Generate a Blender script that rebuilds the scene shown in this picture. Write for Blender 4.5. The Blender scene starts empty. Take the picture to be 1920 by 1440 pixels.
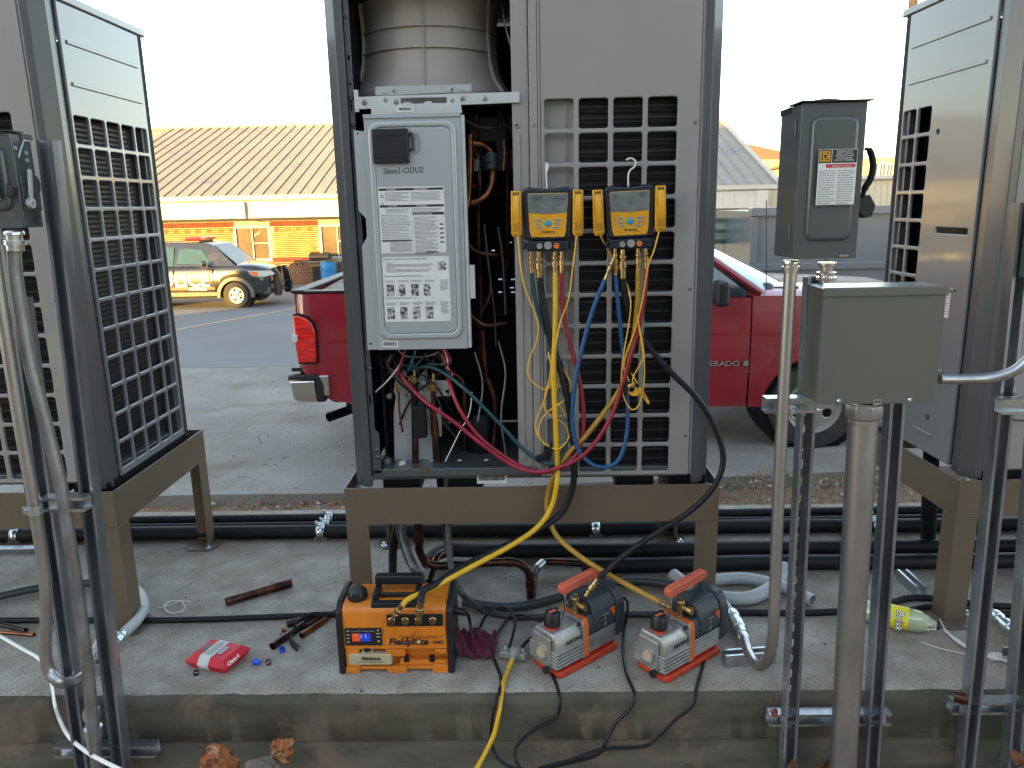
import bpy, bmesh, math, random
from mathutils import Vector, Matrix, Euler
rnd = random.Random(7)
sc = bpy.context.scene
COL = sc.collection
V = Vector
# ------------------------------------------------------------------ camera
F = 1450.0; CX = 960.0; CY = 720.0
CAM = V((0, 0, 1.48))
def _axes(pitch=13.0, yaw=1.3, roll=1.2):
    p, y, r = map(math.radians, (pitch, yaw, roll))
    fw = V((-math.sin(y)*math.cos(p), math.cos(y)*math.cos(p), -math.sin(p)))
    rt = V((math.cos(y), math.sin(y), 0)); up = rt.cross(fw)
    return rt*math.cos(r)-up*math.sin(r), up*math.cos(r)+rt*math.sin(r), fw
RT, UP, FW = _axes()
cd = bpy.data.cameras.new('camera'); cam = bpy.data.objects.new('camera', cd); COL.objects.link(cam)
cd.sensor_width = 36.0; cd.lens = 36.0*F/1920.0; cd.clip_start = 0.05; cd.clip_end = 3000
m = Matrix((RT, UP, -FW)).transposed().to_4x4(); m.translation = CAM; cam.matrix_world = m
sc.camera = cam
sc.render.resolution_x = 1024; sc.render.resolution_y = 768
def _ray(x, y): return FW + RT*((x-CX)/F) - UP*((y-CY)/F)
def at(x, y, Y): d = _ray(x, y); return CAM + d*(Y/d.y)          # photo point at depth Y
def gz(x, y, z=0.0): d = _ray(x, y); return CAM + d*((z-CAM.z)/d.z)  # photo point at height z
def ax(x, y, X): d = _ray(x, y); return CAM + d*(X/d.x)
# ------------------------------------------------------------------ world, sun, exposure
SUN_EL, SUN_AZ = math.radians(8.5), math.radians(208.7)   # azimuth measured from +Y towards +X
w = bpy.data.worlds.new('World'); sc.world = w; w.use_nodes = True
nt = w.node_tree; bg = nt.nodes['Background']
sky = nt.nodes.new('ShaderNodeTexSky'); sky.sky_type = 'NISHITA'; sky.sun_disc = False
sky.sun_elevation = SUN_EL; sky.sun_rotation = SUN_AZ; sky.air_density = 1.0; sky.dust_density = 0.6; sky.ozone_density = 1.0
wm = nt.nodes.new('ShaderNodeMix'); wm.data_type = 'RGBA'; wm.blend_type = 'MULTIPLY'; wm.inputs[0].default_value = 1; wm.inputs[7].default_value = (1.02, 1.0, .97, 1)   # camera white balance for shade
hs = nt.nodes.new('ShaderNodeHueSaturation'); hs.inputs['Saturation'].default_value = .72   # thin high veil whitens the sky
nt.links.new(sky.outputs[0], hs.inputs['Color']); nt.links.new(hs.outputs[0], wm.inputs[6]); nt.links.new(wm.outputs[2], bg.inputs[0]); bg.inputs[1].default_value = 0.15
sd = V((math.sin(SUN_AZ)*math.cos(SUN_EL), math.cos(SUN_AZ)*math.cos(SUN_EL), math.sin(SUN_EL)))
sl = bpy.data.lights.new('sun', 'SUN'); sl.energy = 4.2; sl.angle = math.radians(0.5); sl.color = (1.0, 0.60, 0.12)
so = bpy.data.objects.new('sun', sl); COL.objects.link(so); so.rotation_euler = sd.to_track_quat('Z', 'Y').to_euler(); so.location = (-20, -30, 30)
sc.view_settings.view_transform = 'Standard'; sc.view_settings.look = 'None'; sc.view_settings.gamma = 1
sc.view_settings.use_curve_mapping = False; sc.view_settings.exposure = 2.5
# ------------------------------------------------------------------ materials
def mat(name, c, rough=0.5, metal=0.0, c2=None, ns=8.0, bump=0.0, bs=60.0, coat=0.0, spec=0.5, stretch=None, fac=(0.35, 0.65), dirt=None, dsc=3.0, dfac=(0.5, 0.7), c3=None, emis=None, trans=0.0, ior=1.45, rvar=0.0, coatr=0.05):
    mt = bpy.data.materials.new(name); mt.use_nodes = True
    n = mt.node_tree.nodes; L = mt.node_tree.links; b = n['Principled BSDF']
    b.inputs['Base Color'].default_value = (*c, 1); b.inputs['Roughness'].default_value = rough
    b.inputs['Metallic'].default_value = metal; b.inputs['Specular IOR Level'].default_value = spec
    b.inputs['Coat Weight'].default_value = coat; b.inputs['Coat Roughness'].default_value = coatr
    b.inputs['Transmission Weight'].default_value = trans; b.inputs['IOR'].default_value = ior
    tc = n.new('ShaderNodeNewGeometry'); src = tc.outputs['Position']
    if stretch:
        mp = n.new('ShaderNodeMapping'); mp.inputs['Scale'].default_value = stretch; L.new(src, mp.inputs[0]); src = mp.outputs[0]
    col = None
    if c2 is not None:
        t = n.new('ShaderNodeTexNoise'); t.inputs['Scale'].default_value = ns; t.inputs['Detail'].default_value = 6; L.new(src, t.inputs[0])
        mr = n.new('ShaderNodeMapRange'); mr.inputs[1].default_value = fac[0]; mr.inputs[2].default_value = fac[1]; L.new(t.outputs[0], mr.inputs[0])
        mx = n.new('ShaderNodeMix'); mx.data_type = 'RGBA'; L.new(mr.outputs[0], mx.inputs[0])
        mx.inputs[6].default_value = (*c, 1); mx.inputs[7].default_value = (*c2, 1); col = mx.outputs[2]
        if rvar:
            m3 = n.new('ShaderNodeMapRange'); m3.inputs[3].default_value = rough-rvar; m3.inputs[4].default_value = rough+rvar
            L.new(t.outputs[0], m3.inputs[0]); L.new(m3.outputs[0], b.inputs['Roughness'])
    if dirt is not None:
        t = n.new('ShaderNodeTexNoise'); t.inputs['Scale'].default_value = dsc; t.inputs['Detail'].default_value = 9; t.inputs['Roughness'].default_value = 0.65; L.new(tc.outputs['Position'], t.inputs[0])
        mr = n.new('ShaderNodeMapRange'); mr.inputs[1].default_value = dfac[0]; mr.inputs[2].default_value = dfac[1]; L.new(t.outputs[0], mr.inputs[0])
        mx = n.new('ShaderNodeMix'); mx.data_type = 'RGBA'; L.new(mr.outputs[0], mx.inputs[0])
        if col: L.new(col, mx.inputs[6])
        else: mx.inputs[6].default_value = (*c, 1)
        mx.inputs[7].default_value = (*dirt, 1); col = mx.outputs[2]
    if c3 is not None:                      # fine speckle
        t = n.new('ShaderNodeTexNoise'); t.inputs['Scale'].default_value = bs*2; t.inputs['Detail'].default_value = 2; L.new(tc.outputs['Position'], t.inputs[0])
        mr = n.new('ShaderNodeMapRange'); mr.inputs[1].default_value = 0.56; mr.inputs[2].default_value = 0.68; L.new(t.outputs[0], mr.inputs[0])
        mx = n.new('ShaderNodeMix'); mx.data_type = 'RGBA'; L.new(mr.outputs[0], mx.inputs[0])
        if col: L.new(col, mx.inputs[6])
        else: mx.inputs[6].default_value = (*c, 1)
        mx.inputs[7].default_value = (*c3, 1); col = mx.outputs[2]
    if col: L.new(col, b.inputs['Base Color'])
    if bump:
        t = n.new('ShaderNodeTexNoise'); t.inputs['Scale'].default_value = bs; t.inputs['Detail'].default_value = 8; L.new(src, t.inputs[0])
        bp = n.new('ShaderNodeBump'); bp.inputs['Strength'].default_value = bump; bp.inputs['Distance'].default_value = 0.01
        L.new(t.outputs[0], bp.inputs['Height']); L.new(bp.outputs[0], b.inputs['Normal'])
    if emis:
        b.inputs['Emission Color'].default_value = (*emis[:3], 1); b.inputs['Emission Strength'].default_value = emis[3]
    return mt
M = {}
M['panel'] = mat('unit_panel_paint', (.245, .238, .228), .42, c2=(.225, .218, .208), ns=2, dirt=(.29, .27, .24), dsc=2.2, dfac=(.52, .8), bump=.02, bs=300, rvar=.06)
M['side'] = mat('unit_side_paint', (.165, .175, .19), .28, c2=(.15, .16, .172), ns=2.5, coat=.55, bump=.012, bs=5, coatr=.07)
M['post'] = mat('unit_post_paint', (.060, .064, .072), .36, c2=(.052, .056, .063), ns=3, coat=.5, coatr=.12)
M['shroud'] = mat('shroud_plastic', (.27, .25, .225), .5, c2=(.23, .215, .19), ns=5)
M['interior'] = mat('dark_interior', (.004, .0045, .006), .5, spec=.25)
M['coil'] = mat('coil_fins', (.006, .0065, .008), .45, c2=(.010, .011, .013), ns=30, spec=.3)
M['tubefin'] = mat('coil_tube', (.10, .10, .11), .3, metal=.7)
M['galvp'] = mat('galvanised_sheet', (.50, .52, .52), .38, metal=.35, c2=(.44, .46, .47), ns=12, coat=.2)
M['cover'] = mat('zinc_cover', (.37, .405, .42), .36, metal=.35, c2=(.35, .385, .40), ns=4, fac=(.3, .7))
M['galv'] = mat('galvanised_steel', (.50, .52, .53), .30, metal=.9, c2=(.34, .36, .38), ns=25, bump=.02, bs=80, rvar=.1, stretch=(1, 1, .3))
M['galvdull'] = mat('weathered_conduit', (.30, .31, .31), .45, metal=.7, c2=(.20, .20, .195), ns=30, dirt=(.16, .11, .07), dsc=9, dfac=(.60, .72), bump=.03, bs=120, stretch=(1, 1, .4))
M['emt'] = mat('conduit_steel', (.48, .49, .50), .30, metal=.9, c2=(.34, .345, .35), ns=18, rvar=.08, stretch=(1, 1, .3))
M['strut'] = mat('strut_steel', (.40, .43, .46), .30, metal=.8, c2=(.20, .22, .25), ns=14, bump=.02, bs=60, rvar=.1, stretch=(1, 1, .25))
M['zinc'] = mat('bright_zinc', (.62, .68, .70), .25, metal=.9, c2=(.54, .60, .63), ns=60)
M['stand'] = mat('stand_paint', (.112, .085, .057), .42, c2=(.10, .076, .052), ns=6, c3=(.125, .10, .07), bs=150, coat=.15)
M['foam'] = mat('black_foam', (.006, .007, .009), .55, c2=(.009, .010, .013), ns=15, bump=.08, bs=150, spec=.3)
M['rubber'] = mat('black_rubber', (.007, .008, .010), .42, spec=.35, bump=.03, bs=300)
M['blackp'] = mat('black_plastic', (.010, .011, .014), .42, bump=.03, bs=400)
M['navyp'] = mat('dark_gauge_plastic', (.009, .012, .020), .42)
M['copper'] = mat('copper_pipe', (.30, .11, .05), .33, metal=.85, c2=(.10, .045, .03), ns=25, rvar=.1)
M['copperd'] = mat('tarnished_copper', (.13, .05, .03), .35, metal=.8, c2=(.025, .018, .018), ns=14, fac=(.35, .6), rvar=.12)
M['coppero'] = mat('oxidised_copper', (.20, .075, .04), .35, metal=.85, c2=(.04, .025, .02), ns=16, fac=(.38, .6), rvar=.12)
M['brass'] = mat('brass', (.50, .36, .16), .28, metal=.95, c2=(.30, .20, .09), ns=50)
M['chrome'] = mat('chrome', (.72, .72, .70), .12, metal=1.0)
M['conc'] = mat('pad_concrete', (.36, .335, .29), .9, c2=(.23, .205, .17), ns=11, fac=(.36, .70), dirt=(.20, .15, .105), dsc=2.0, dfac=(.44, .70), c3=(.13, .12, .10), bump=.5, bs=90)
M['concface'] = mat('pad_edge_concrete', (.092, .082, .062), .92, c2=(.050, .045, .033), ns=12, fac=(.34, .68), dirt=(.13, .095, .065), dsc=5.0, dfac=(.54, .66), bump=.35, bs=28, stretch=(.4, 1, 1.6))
M['lot'] = mat('lot_concrete', (.30, .285, .26), .9, c2=(.225, .215, .195), ns=1.1, fac=(.36, .64), dirt=(.19, .155, .115), dsc=1.4, dfac=(.50, .70), c3=(.16, .15, .135), bump=.2, bs=35)
M['asphalt'] = mat('lot_asphalt', (.20, .20, .205), .9, c2=(.17, .17, .175), ns=.5, bump=.1, bs=30)
M['dirt'] = mat('red_soil', (.26, .13, .075), .95, c2=(.26, .19, .13), ns=9, c3=(.42, .36, .28), bump=.9, bs=40, dirt=(.13, .085, .05), dsc=6)
M['grass'] = mat('dry_grass', (.26, .21, .10), .9, c2=(.36, .29, .16), ns=20)
M['red'] = mat('truck_red_paint', (.22, .006, .020), .28, coat=1.0, c2=(.19, .006, .016), ns=3, dirt=(.20, .03, .03), dsc=2.5, dfac=(.5, .75))
M['tyre'] = mat('tyre_rubber', (.022, .021, .020), .75, c2=(.035, .032, .028), ns=12, bump=.1, bs=60)
M['alloy'] = mat('alloy_wheel', (.45, .43, .40), .35, metal=.8)
M['glass'] = mat('vehicle_glass', (.02, .03, .035), .05, coat=1, spec=.8)
M['wshield'] = mat('windshield_glass', (.12, .27, .28), .08, coat=.35, spec=.5)
M['lampred'] = mat('tail_lamp_red', (.45, .008, .012), .12, coat=1.0, c2=(.75, .02, .015), ns=14, stretch=(.3, 1, 2.4), fac=(.45, .6))
M['lampclr'] = mat('lamp_clear', (.55, .55, .52), .08, coat=1)
M['lamporg'] = mat('lamp_amber', (.8, .16, .05), .15, coat=1)
M['carblk'] = mat('police_black_paint', (.018, .02, .026), .2, coat=1.0, dirt=(.05, .04, .03), dsc=2)
M['white'] = mat('white_paint', (.78, .78, .76), .5)
M['decal'] = mat('white_decal', (.80, .80, .78), .3, coat=.6)
M['paper'] = mat('label_paper', (.62, .63, .62), .5, c2=(.56, .57, .56), ns=20)
M['ink'] = mat('black_ink', (.02, .02, .022), .5)
M['inkg'] = mat('grey_ink', (.22, .22, .22), .5)
M['inkred'] = mat('red_ink', (.45, .02, .05), .5)
M['swgrey'] = mat('switch_grey_paint', (.055, .066, .067), .35, c2=(.05, .06, .061), ns=4, coat=.5, coatr=.15, bump=.02, bs=250)
M['swside'] = M['swgrey']
M['jbox'] = mat('junction_grey_paint', (.100, .100, .088), .38, c2=(.092, .092, .082), ns=3, coat=.35, coatr=.2, bump=.03, bs=300)
M['orange'] = mat('pump_orange', (.62, .19, .012), .42, c2=(.52, .15, .012), ns=10, dirt=(.22, .09, .02), dsc=14, dfac=(.62, .8), coat=.2, bump=.03, bs=300)
M['yel'] = mat('gauge_yellow', (.66, .33, .012), .42, c2=(.58, .28, .01), ns=20)
M['yelhose'] = mat('yellow_hose', (.62, .37, .01), .40, c2=(.52, .30, .01), ns=25)
M['gold'] = mat('aged_yellow_hose', (.36, .20, .02), .42, c2=(.28, .15, .02), ns=25)
M['wire'] = mat('yellow_wire', (.72, .40, .03), .45)
M['redhose'] = mat('red_hose', (.27, .012, .03), .35, c2=(.20, .01, .025), ns=20)
M['bluehose'] = mat('blue_hose', (.012, .075, .20), .35, c2=(.01, .06, .16), ns=20)
M['teal'] = mat('teal_hose', (.008, .045, .055), .35)
M['alu'] = mat('cast_aluminium', (.48, .48, .47), .36, metal=.75, c2=(.36, .36, .35), ns=25, dirt=(.22, .21, .20), dsc=20, dfac=(.62, .75), bump=.05, bs=200)
M['pumpred'] = mat('pump_red_plastic', (.48, .045, .02), .45, dirt=(.18, .03, .02), dsc=18, dfac=(.55, .75))
M['pumpband'] = mat('pump_orange_band', (.60, .11, .015), .4)
M['handle'] = mat('faded_red_handle', (.55, .11, .07), .5, c2=(.48, .10, .06), ns=20)
M['motor'] = mat('pump_dark_housing', (.028, .036, .048), .42, c2=(.035, .043, .055), ns=20, c3=(.06, .07, .08), bs=100)
M['lcd'] = mat('lcd_grey', (.16, .18, .17), .18, coat=1, c2=(.11, .125, .12), ns=30)
M['btn'] = mat('grey_button', (.34, .33, .27), .5)
M['btnb'] = mat('blue_button', (.02, .28, .45), .4)
M['btno'] = mat('orange_knob', (.75, .20, .05), .4)
M['tank'] = mat('oil_tank_plastic', (.42, .36, .24), .4, c2=(.38, .32, .21), ns=15)
M['scr'] = mat('display_black', (.008, .008, .012), .12, coat=1)
M['ledr'] = mat('display_orange_glow', (.10, .012, .004), .3, emis=(1, .10, .02, .10))
M['ledb'] = mat('display_blue_glow', (.006, .012, .12), .3, emis=(.05, .10, 1, .07))
M['ledw'] = mat('display_white_dots', (.8, .85, 1), .3, emis=(.6, .8, 1, .12))
M['redbox'] = mat('red_card', (.55, .012, .03), .5)
M['bluep'] = mat('blue_plastic', (.03, .09, .55), .35)
M['cloth'] = mat('maroon_cloth', (.13, .018, .04), .9, c2=(.09, .012, .03), ns=30, bump=.4, bs=120)
M['rock'] = mat('orange_limestone', (.30, .10, .035), .9, c2=(.40, .24, .14), ns=22, fac=(.52, .58), dirt=(.12, .03, .012), dsc=26, dfac=(.5, .58), bump=1.0, bs=45)
M['rockg'] = mat('grey_stone', (.12, .105, .09), .85, c2=(.17, .14, .115), ns=14, bump=.8, bs=50)
M['wcord'] = mat('white_wire', (.62, .60, .54), .5)
M['pvc'] = mat('grey_pvc_flex', (.36, .39, .40), .4, c2=(.32, .35, .36), ns=20)
M['gcond'] = mat('dark_grey_conduit', (.045, .052, .055), .42)
M['flex'] = mat('liquidtight_flex', (.20, .21, .22), .38)
M['brick'] = mat('red_brick', (.17, .105, .03), .9, c2=(.095, .055, .02), ns=2.3, fac=(.4, .6), dirt=(.24, .10, .03), dsc=9, dfac=(.5, .7))
M['mortar'] = mat('mortar', (.45, .40, .24), .95)
M['brickd'] = mat('dark_red_brick', (.16, .045, .03), .9, c2=(.11, .035, .025), ns=3)
M['roofm'] = mat('metal_roof', (.29, .265, .22), .5, c2=(.25, .23, .19), ns=.8, metal=.0, dirt=(.17, .17, .19), dsc=.7, dfac=(.58, .72))
M['fascia'] = mat('cream_fascia', (.50, .48, .43), .6, c2=(.46, .44, .40), ns=1.5)
M['siding'] = mat('cream_siding', (.50, .44, .33), .7)
M['farwall'] = mat('far_yellow_wall', (.50, .42, .22), .9, c2=(.42, .36, .18), ns=.6)
M['farroof'] = mat('far_brown_roof', (.20, .11, .06), .9)
M['container'] = mat('blue_grey_steel', (.10, .125, .155), .25, coat=.6, coatr=.15, c2=(.085, .105, .135), ns=1.2, dirt=(.26, .14, .09), dsc=1.3, dfac=(.6, .75))  # orange patches passed as dirt stand in for a warm reflection
M['green'] = mat('green_corrugated', (.11, .17, .12), .5, c2=(.18, .24, .20), ns=4, dirt=(.06, .10, .08), dsc=5)
M['palegreen'] = mat('pale_green_cabinet', (.25, .30, .22), .6)
M['barrel'] = mat('blue_barrel', (.015, .18, .42), .45)
M['bark'] = mat('timber_pole', (.05, .04, .035), .9)  # darkened so the sunlit pole looks shaded
M['bldg'] = mat('grey_render', (.30, .31, .33), .9, c2=(.27, .28, .30), ns=.4)
M['lemon'] = mat('lemonade', (.62, .68, .30), .15, coat=.8, c2=(.68, .72, .42), ns=20)
M['lemonlabel'] = mat('yellow_label', (.75, .62, .02), .35, c2=(.45, .55, .15), ns=45, fac=(.5, .6))
M['clearp'] = mat('clear_plastic', (.80, .86, .74), .10, coat=.6, trans=.8)
M['splitter'] = mat('clear_splitter_plastic', (.50, .50, .46), .2, coat=.5, trans=.5, c2=(.30, .30, .27), ns=60)
M['line'] = mat('parking_line_paint', (.55, .42, .18), .8)
# ------------------------------------------------------------------ mesh helpers
def tomesh(cu):
    o = bpy.data.objects.new('tmp', cu)
    me = o.to_mesh(); vs = [v.co.copy() for v in me.vertices]; fs = [tuple(p.vertices) for p in me.polygons]
    o.to_mesh_clear(); bpy.data.objects.remove(o); bpy.data.curves.remove(cu)
    return vs, fs
FR = lambda o: (V(o), V((1, 0, 0)), V((0, 0, 1)))            # frame facing -Y (the camera)
def frame(o, u, v): return (V(o), V(u).normalized(), V(v).normalized())
class MB:
    def __init__(s): s.v = []; s.f = []; s.m = []
    def add(s, vs, fs, mi=0):
        b = len(s.v); s.v += [V(x) for x in vs]; s.f += [tuple(i+b for i in f) for f in fs]; s.m += [mi]*len(fs); return s
    def box(s, x0, x1, y0, y1, z0, z1, mi=0):
        vs = [(x, y, z) for x in (x0, x1) for y in (y0, y1) for z in (z0, z1)]
        return s.add(vs, [(0, 1, 3, 2), (4, 6, 7, 5), (0, 4, 5, 1), (2, 3, 7, 6), (0, 2, 6, 4), (1, 5, 7, 3)], mi)
    def obox(s, c, u, v, w, mi=0):
        c, u, v, w = V(c), V(u), V(v), V(w)
        vs = [c+u*a+v*b+w*d for a in (-.5, .5) for b in (-.5, .5) for d in (-.5, .5)]
        return s.add(vs, [(0, 1, 3, 2), (4, 6, 7, 5), (0, 4, 5, 1), (2, 3, 7, 6), (0, 2, 6, 4), (1, 5, 7, 3)], mi)
    def bar(s, p0, p1, wd, th, side=(0, 1, 0), mi=0):
        p0, p1 = V(p0), V(p1); d = p1-p0; a = d.normalized(); sd_ = V(side); sd_ = (sd_-a*sd_.dot(a)).normalized(); t = a.cross(sd_)
        return s.obox((p0+p1)/2, d, t*wd, sd_*th, mi)
    def fbox(s, fr, a0, a1, b0, b1, c0, c1, mi=0):
        O, u, v = fr; n = u.cross(v)
        return s.obox(O+u*(a0+a1)/2+v*(b0+b1)/2+n*(c0+c1)/2, u*(a1-a0), v*(b1-b0), n*(c1-c0), mi)
    def tube(s, pts, r, n=10, caps=True, mi=0, closed=False):
        pts = [V(p) for p in pts]; k = len(pts); rr = r if hasattr(r, '__len__') else [r]*k
        b = len(s.v); up = None
        for i, p in enumerate(pts):
            if closed: t = (pts[(i+1) % k]-pts[i-1]).normalized()
            else: t = (pts[min(i+1, k-1)]-pts[max(i-1, 0)]).normalized()
            if up is None: up = V((0, 0, 1)) if abs(t.z) < .9 else V((1, 0, 0))
            up = (up-t*up.dot(t)); up = up.normalized() if up.length > 1e-6 else t.orthogonal().normalized(); sdv = t.cross(up)
            for j in range(n):
                a = 2*math.pi*j/n; s.v.append(p+(up*math.cos(a)+sdv*math.sin(a))*rr[i])
        rng = k if closed else k-1
        for i in range(rng):
            for j in range(n):
                a = b+i*n+j; c = b+i*n+(j+1) % n; i2 = (i+1) % k
                s.f.append((a, c, b+i2*n+(j+1) % n, b+i2*n+j)); s.m.append(mi)
        if caps and not closed:
            s.f.append(tuple(b+j for j in range(n))[::-1]); s.f.append(tuple(b+(k-1)*n+j for j in range(n))); s.m += [mi, mi]
        return s
    def cyl(s, p0, p1, r, n=16, mi=0, r1=None): return s.tube([p0, p1], [r, r if r1 is None else r1], n, True, mi)
    def pipe(s, p0, p1, r, ri, n=18, mi=0):          # open-ended tube with a wall
        p0, p1 = V(p0), V(p1); d = (p1-p0).normalized()
        s.lathe(p0, d, [(0, ri), (0, r), ((p1-p0).length, r), ((p1-p0).length, ri)], n, mi, ring=True); return s
    def lathe(s, p0, axis, prof, n=20, mi=0, ring=False):
        p0 = V(p0); a = V(axis).normalized(); u = a.orthogonal().normalized(); v = a.cross(u); b = len(s.v)
        for t, r in prof:
            for j in range(n):
                th = 2*math.pi*j/n; s.v.append(p0+a*t+(u*math.cos(th)+v*math.sin(th))*max(r, 1e-5))
        k = len(prof); rng = k if ring else k-1
        for i in range(rng):
            i2 = (i+1) % k
            for j in range(n): s.f.append((b+i*n+j, b+i*n+(j+1) % n, b+i2*n+(j+1) % n, b+i2*n+j)); s.m.append(mi)
        if not ring:
            if prof[0][1] > 1e-4: s.f.append(tuple(b+j for j in range(n))[::-1]); s.m.append(mi)
            if prof[-1][1] > 1e-4: s.f.append(tuple(b+(k-1)*n+j for j in range(n))); s.m.append(mi)
        return s
    def prism(s, poly, O, u, v, w, mi=0):             # polygon in (u,v), extruded by vector w
        O, u, v, w = V(O), V(u), V(v), V(w); k = len(poly)
        vs = [O+u*a+v*b for a, b in poly]+[O+u*a+v*b+w for a, b in poly]
        fs = [tuple(range(k))[::-1], tuple(range(k, 2*k))]+[(i, (i+1) % k, k+(i+1) % k, k+i) for i in range(k)]
        return s.add(vs, fs, mi)
    def plate(s, fr, outer, holes=(), t=.002, bev=0.0, c=0.0, mi=0, res=1):   # sheet with holes; front at c, thickness t behind
        cu = bpy.data.curves.new('c', 'CURVE'); cu.dimensions = '2D'; cu.fill_mode = 'BOTH'; cu.extrude = max(t/2-bev, 0); cu.bevel_depth = bev; cu.bevel_resolution = res; cu.offset = -bev
        for poly in [outer]+list(holes):
            sp = cu.splines.new('POLY'); sp.points.add(len(poly)-1); sp.use_cyclic_u = True
            for p, q in zip(sp.points, poly): p.co = (q[0], q[1], 0, 1)
        vs, fs = tomesh(cu); O, u, v = fr; n = u.cross(v)
        return s.add([O+u*q.x+v*q.y+n*(q.z-t/2+c) for q in vs], fs, mi)
    def text(s, fr, txt, size, a=0, b=0, c=0.001, ext=.0004, bold=0, shear=0, align='LEFT', sx=1.0, rot=0, mi=0):
        cu = bpy.data.curves.new('t', 'FONT'); cu.body = txt; cu.size = size; cu.extrude = ext; cu.offset = bold; cu.shear = shear; cu.align_x = align; cu.resolution_u = 2
        vs, fs = tomesh(cu); O, u, v = fr; n = u.cross(v); cr, sr = math.cos(rot), math.sin(rot)
        return s.add([O+u*(a+(q.x*cr*sx-q.y*sr))+v*(b+(q.x*sr*sx+q.y*cr))+n*(c+q.z) for q in vs], fs, mi)
    def sphere(s, c, r, n=12, mi=0, sc3=(1, 1, 1)):
        prof = [(-r*math.cos(math.pi*i/n), r*math.sin(math.pi*i/n)) for i in range(n+1)]
        b = len(s.v); s.lathe((0, 0, 0), (0, 0, 1), prof, n*2, mi)
        for i in range(b, len(s.v)): q = s.v[i]; s.v[i] = V((q.x*sc3[0], q.y*sc3[1], q.z*sc3[2]))+V(c)
        return s
    def grid(s, fn, nu, nv, mi=0, closedu=False):
        b = len(s.v)
        for i in range(nu+1):
            for j in range(nv+1): s.v.append(V(fn(i/nu, j/nv)))
        for i in range(nu):
            for j in range(nv): a = b+i*(nv+1)+j; s.f.append((a, a+nv+1, a+nv+2, a+1)); s.m.append(mi)
        return s
    def build(s, name, mats, parent=None, label=None, cat=None, group=None, kind=None, bevel=0.0, seg=2, sharp=38, me=None):
        org = V((0, 0, 0))
        if parent is not None: org = V(ORG.get(parent.name, (0, 0, 0)))
        elif kind != 'structure' and kind != 'stuff' and s.v:
            xs = [v.x for v in s.v]; ys = [v.y for v in s.v]; zs = [v.z for v in s.v]
            org = V(((min(xs)+max(xs))/2, (min(ys)+max(ys))/2, min(zs)))
        me = bpy.data.meshes.new(name); me.from_pydata([v-org for v in s.v], [], s.f)
        mats = mats if isinstance(mats, (list, tuple)) else [mats]
        for q in mats: me.materials.append(q)
        if len(mats) > 1: me.polygons.foreach_set('material_index', s.m)
        me.polygons.foreach_set('use_smooth', [True]*len(me.polygons))
        me.validate(); me.update()
        bm = bmesh.new(); bm.from_mesh(me); bmesh.ops.recalc_face_normals(bm, faces=bm.faces); bm.to_mesh(me); bm.free()
        me.set_sharp_from_angle(angle=math.radians(sharp))
        o = bpy.data.objects.new(name, me); COL.objects.link(o)
        if parent is not None: o.parent = parent; ORG[o.name] = org
        else: o.location = org; ORG[o.name] = org
        if bevel:
            bv = o.modifiers.new('bevel', 'BEVEL'); bv.width = bevel; bv.segments = seg; bv.limit_method = 'ANGLE'; bv.angle_limit = math.radians(38); bv.harden_normals = True
        tag(o, label, cat, group, kind)
        return o
ORG = {}
def tag(o, label=None, cat=None, group=None, kind=None):
    if label: o['label'] = label
    if cat: o['category'] = cat
    if group: o['group'] = group
    if kind: o['kind'] = kind
    return o
def thing(name, label, cat, loc=(0, 0, 0), group=None):
    o = bpy.data.objects.new(name, None); COL.objects.link(o); o.empty_display_size = .1; o.location = loc; ORG[o.name] = V(loc)
    return tag(o, label, cat, group)
def copy_tree(o, parent=None):
    c = o.copy(); COL.objects.link(c); c.parent = parent; ORG[c.name] = ORG.get(o.name, V((0, 0, 0)))
    for ch in [x for x in KIDS.get(o.name, [])]: copy_tree(ch, c)
    return c
KIDS = {}
def index_kids(o):
    ks = [x for x in COL.objects if x.parent == o]; KIDS[o.name] = ks
    for k in ks: index_kids(k)
def rrect(x0, x1, y0, y1, r, n=4):
    out = []
    for cx_, cy_, a0 in ((x1-r, y0+r, -90), (x1-r, y1-r, 0), (x0+r, y1-r, 90), (x0+r, y0+r, 180)):
        for i in range(n+1): a = math.radians(a0+90*i/n); out.append((cx_+r*math.cos(a), cy_+r*math.sin(a)))
    return out
def circ(x, y, r, n=14): return [(x+r*math.cos(2*math.pi*i/n), y+r*math.sin(2*math.pi*i/n)) for i in range(n)]
def spline(pts, k=8, closed=False):
    pts = [V(p) for p in pts]; out = []; n = len(pts)
    rng = n if closed else n-1
    for i in range(rng):
        if closed: p0, p1, p2, p3 = pts[i-1], pts[i], pts[(i+1) % n], pts[(i+2) % n]
        else: p0 = pts[i-1] if i else pts[0]*2-pts[1]; p1 = pts[i]; p2 = pts[i+1]; p3 = pts[i+2] if i+2 < n else pts[-1]*2-pts[-2]
        for j in range(k):
            t = j/k; out.append(.5*((2*p1)+(p2-p0)*t+(2*p0-5*p1+4*p2-p3)*t*t+(3*p1-p0-3*p2+p3)*t**3))
    if not closed: out.append(pts[-1])
    return out
def pxs(lst, Y=None, k=8):      # list of (x,y[,Y]) photo points -> smooth world path
    return spline([at(q[0], q[1], q[2] if len(q) > 2 else Y) for q in lst], k)
def dist_noise(mb, amp, sc_, seed=0):
    from mathutils import noise
    for i, v in enumerate(mb.v): mb.v[i] = v+V(noise.noise_vector(v*sc_+V((seed, 0, 0))))*amp
    return mb
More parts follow.
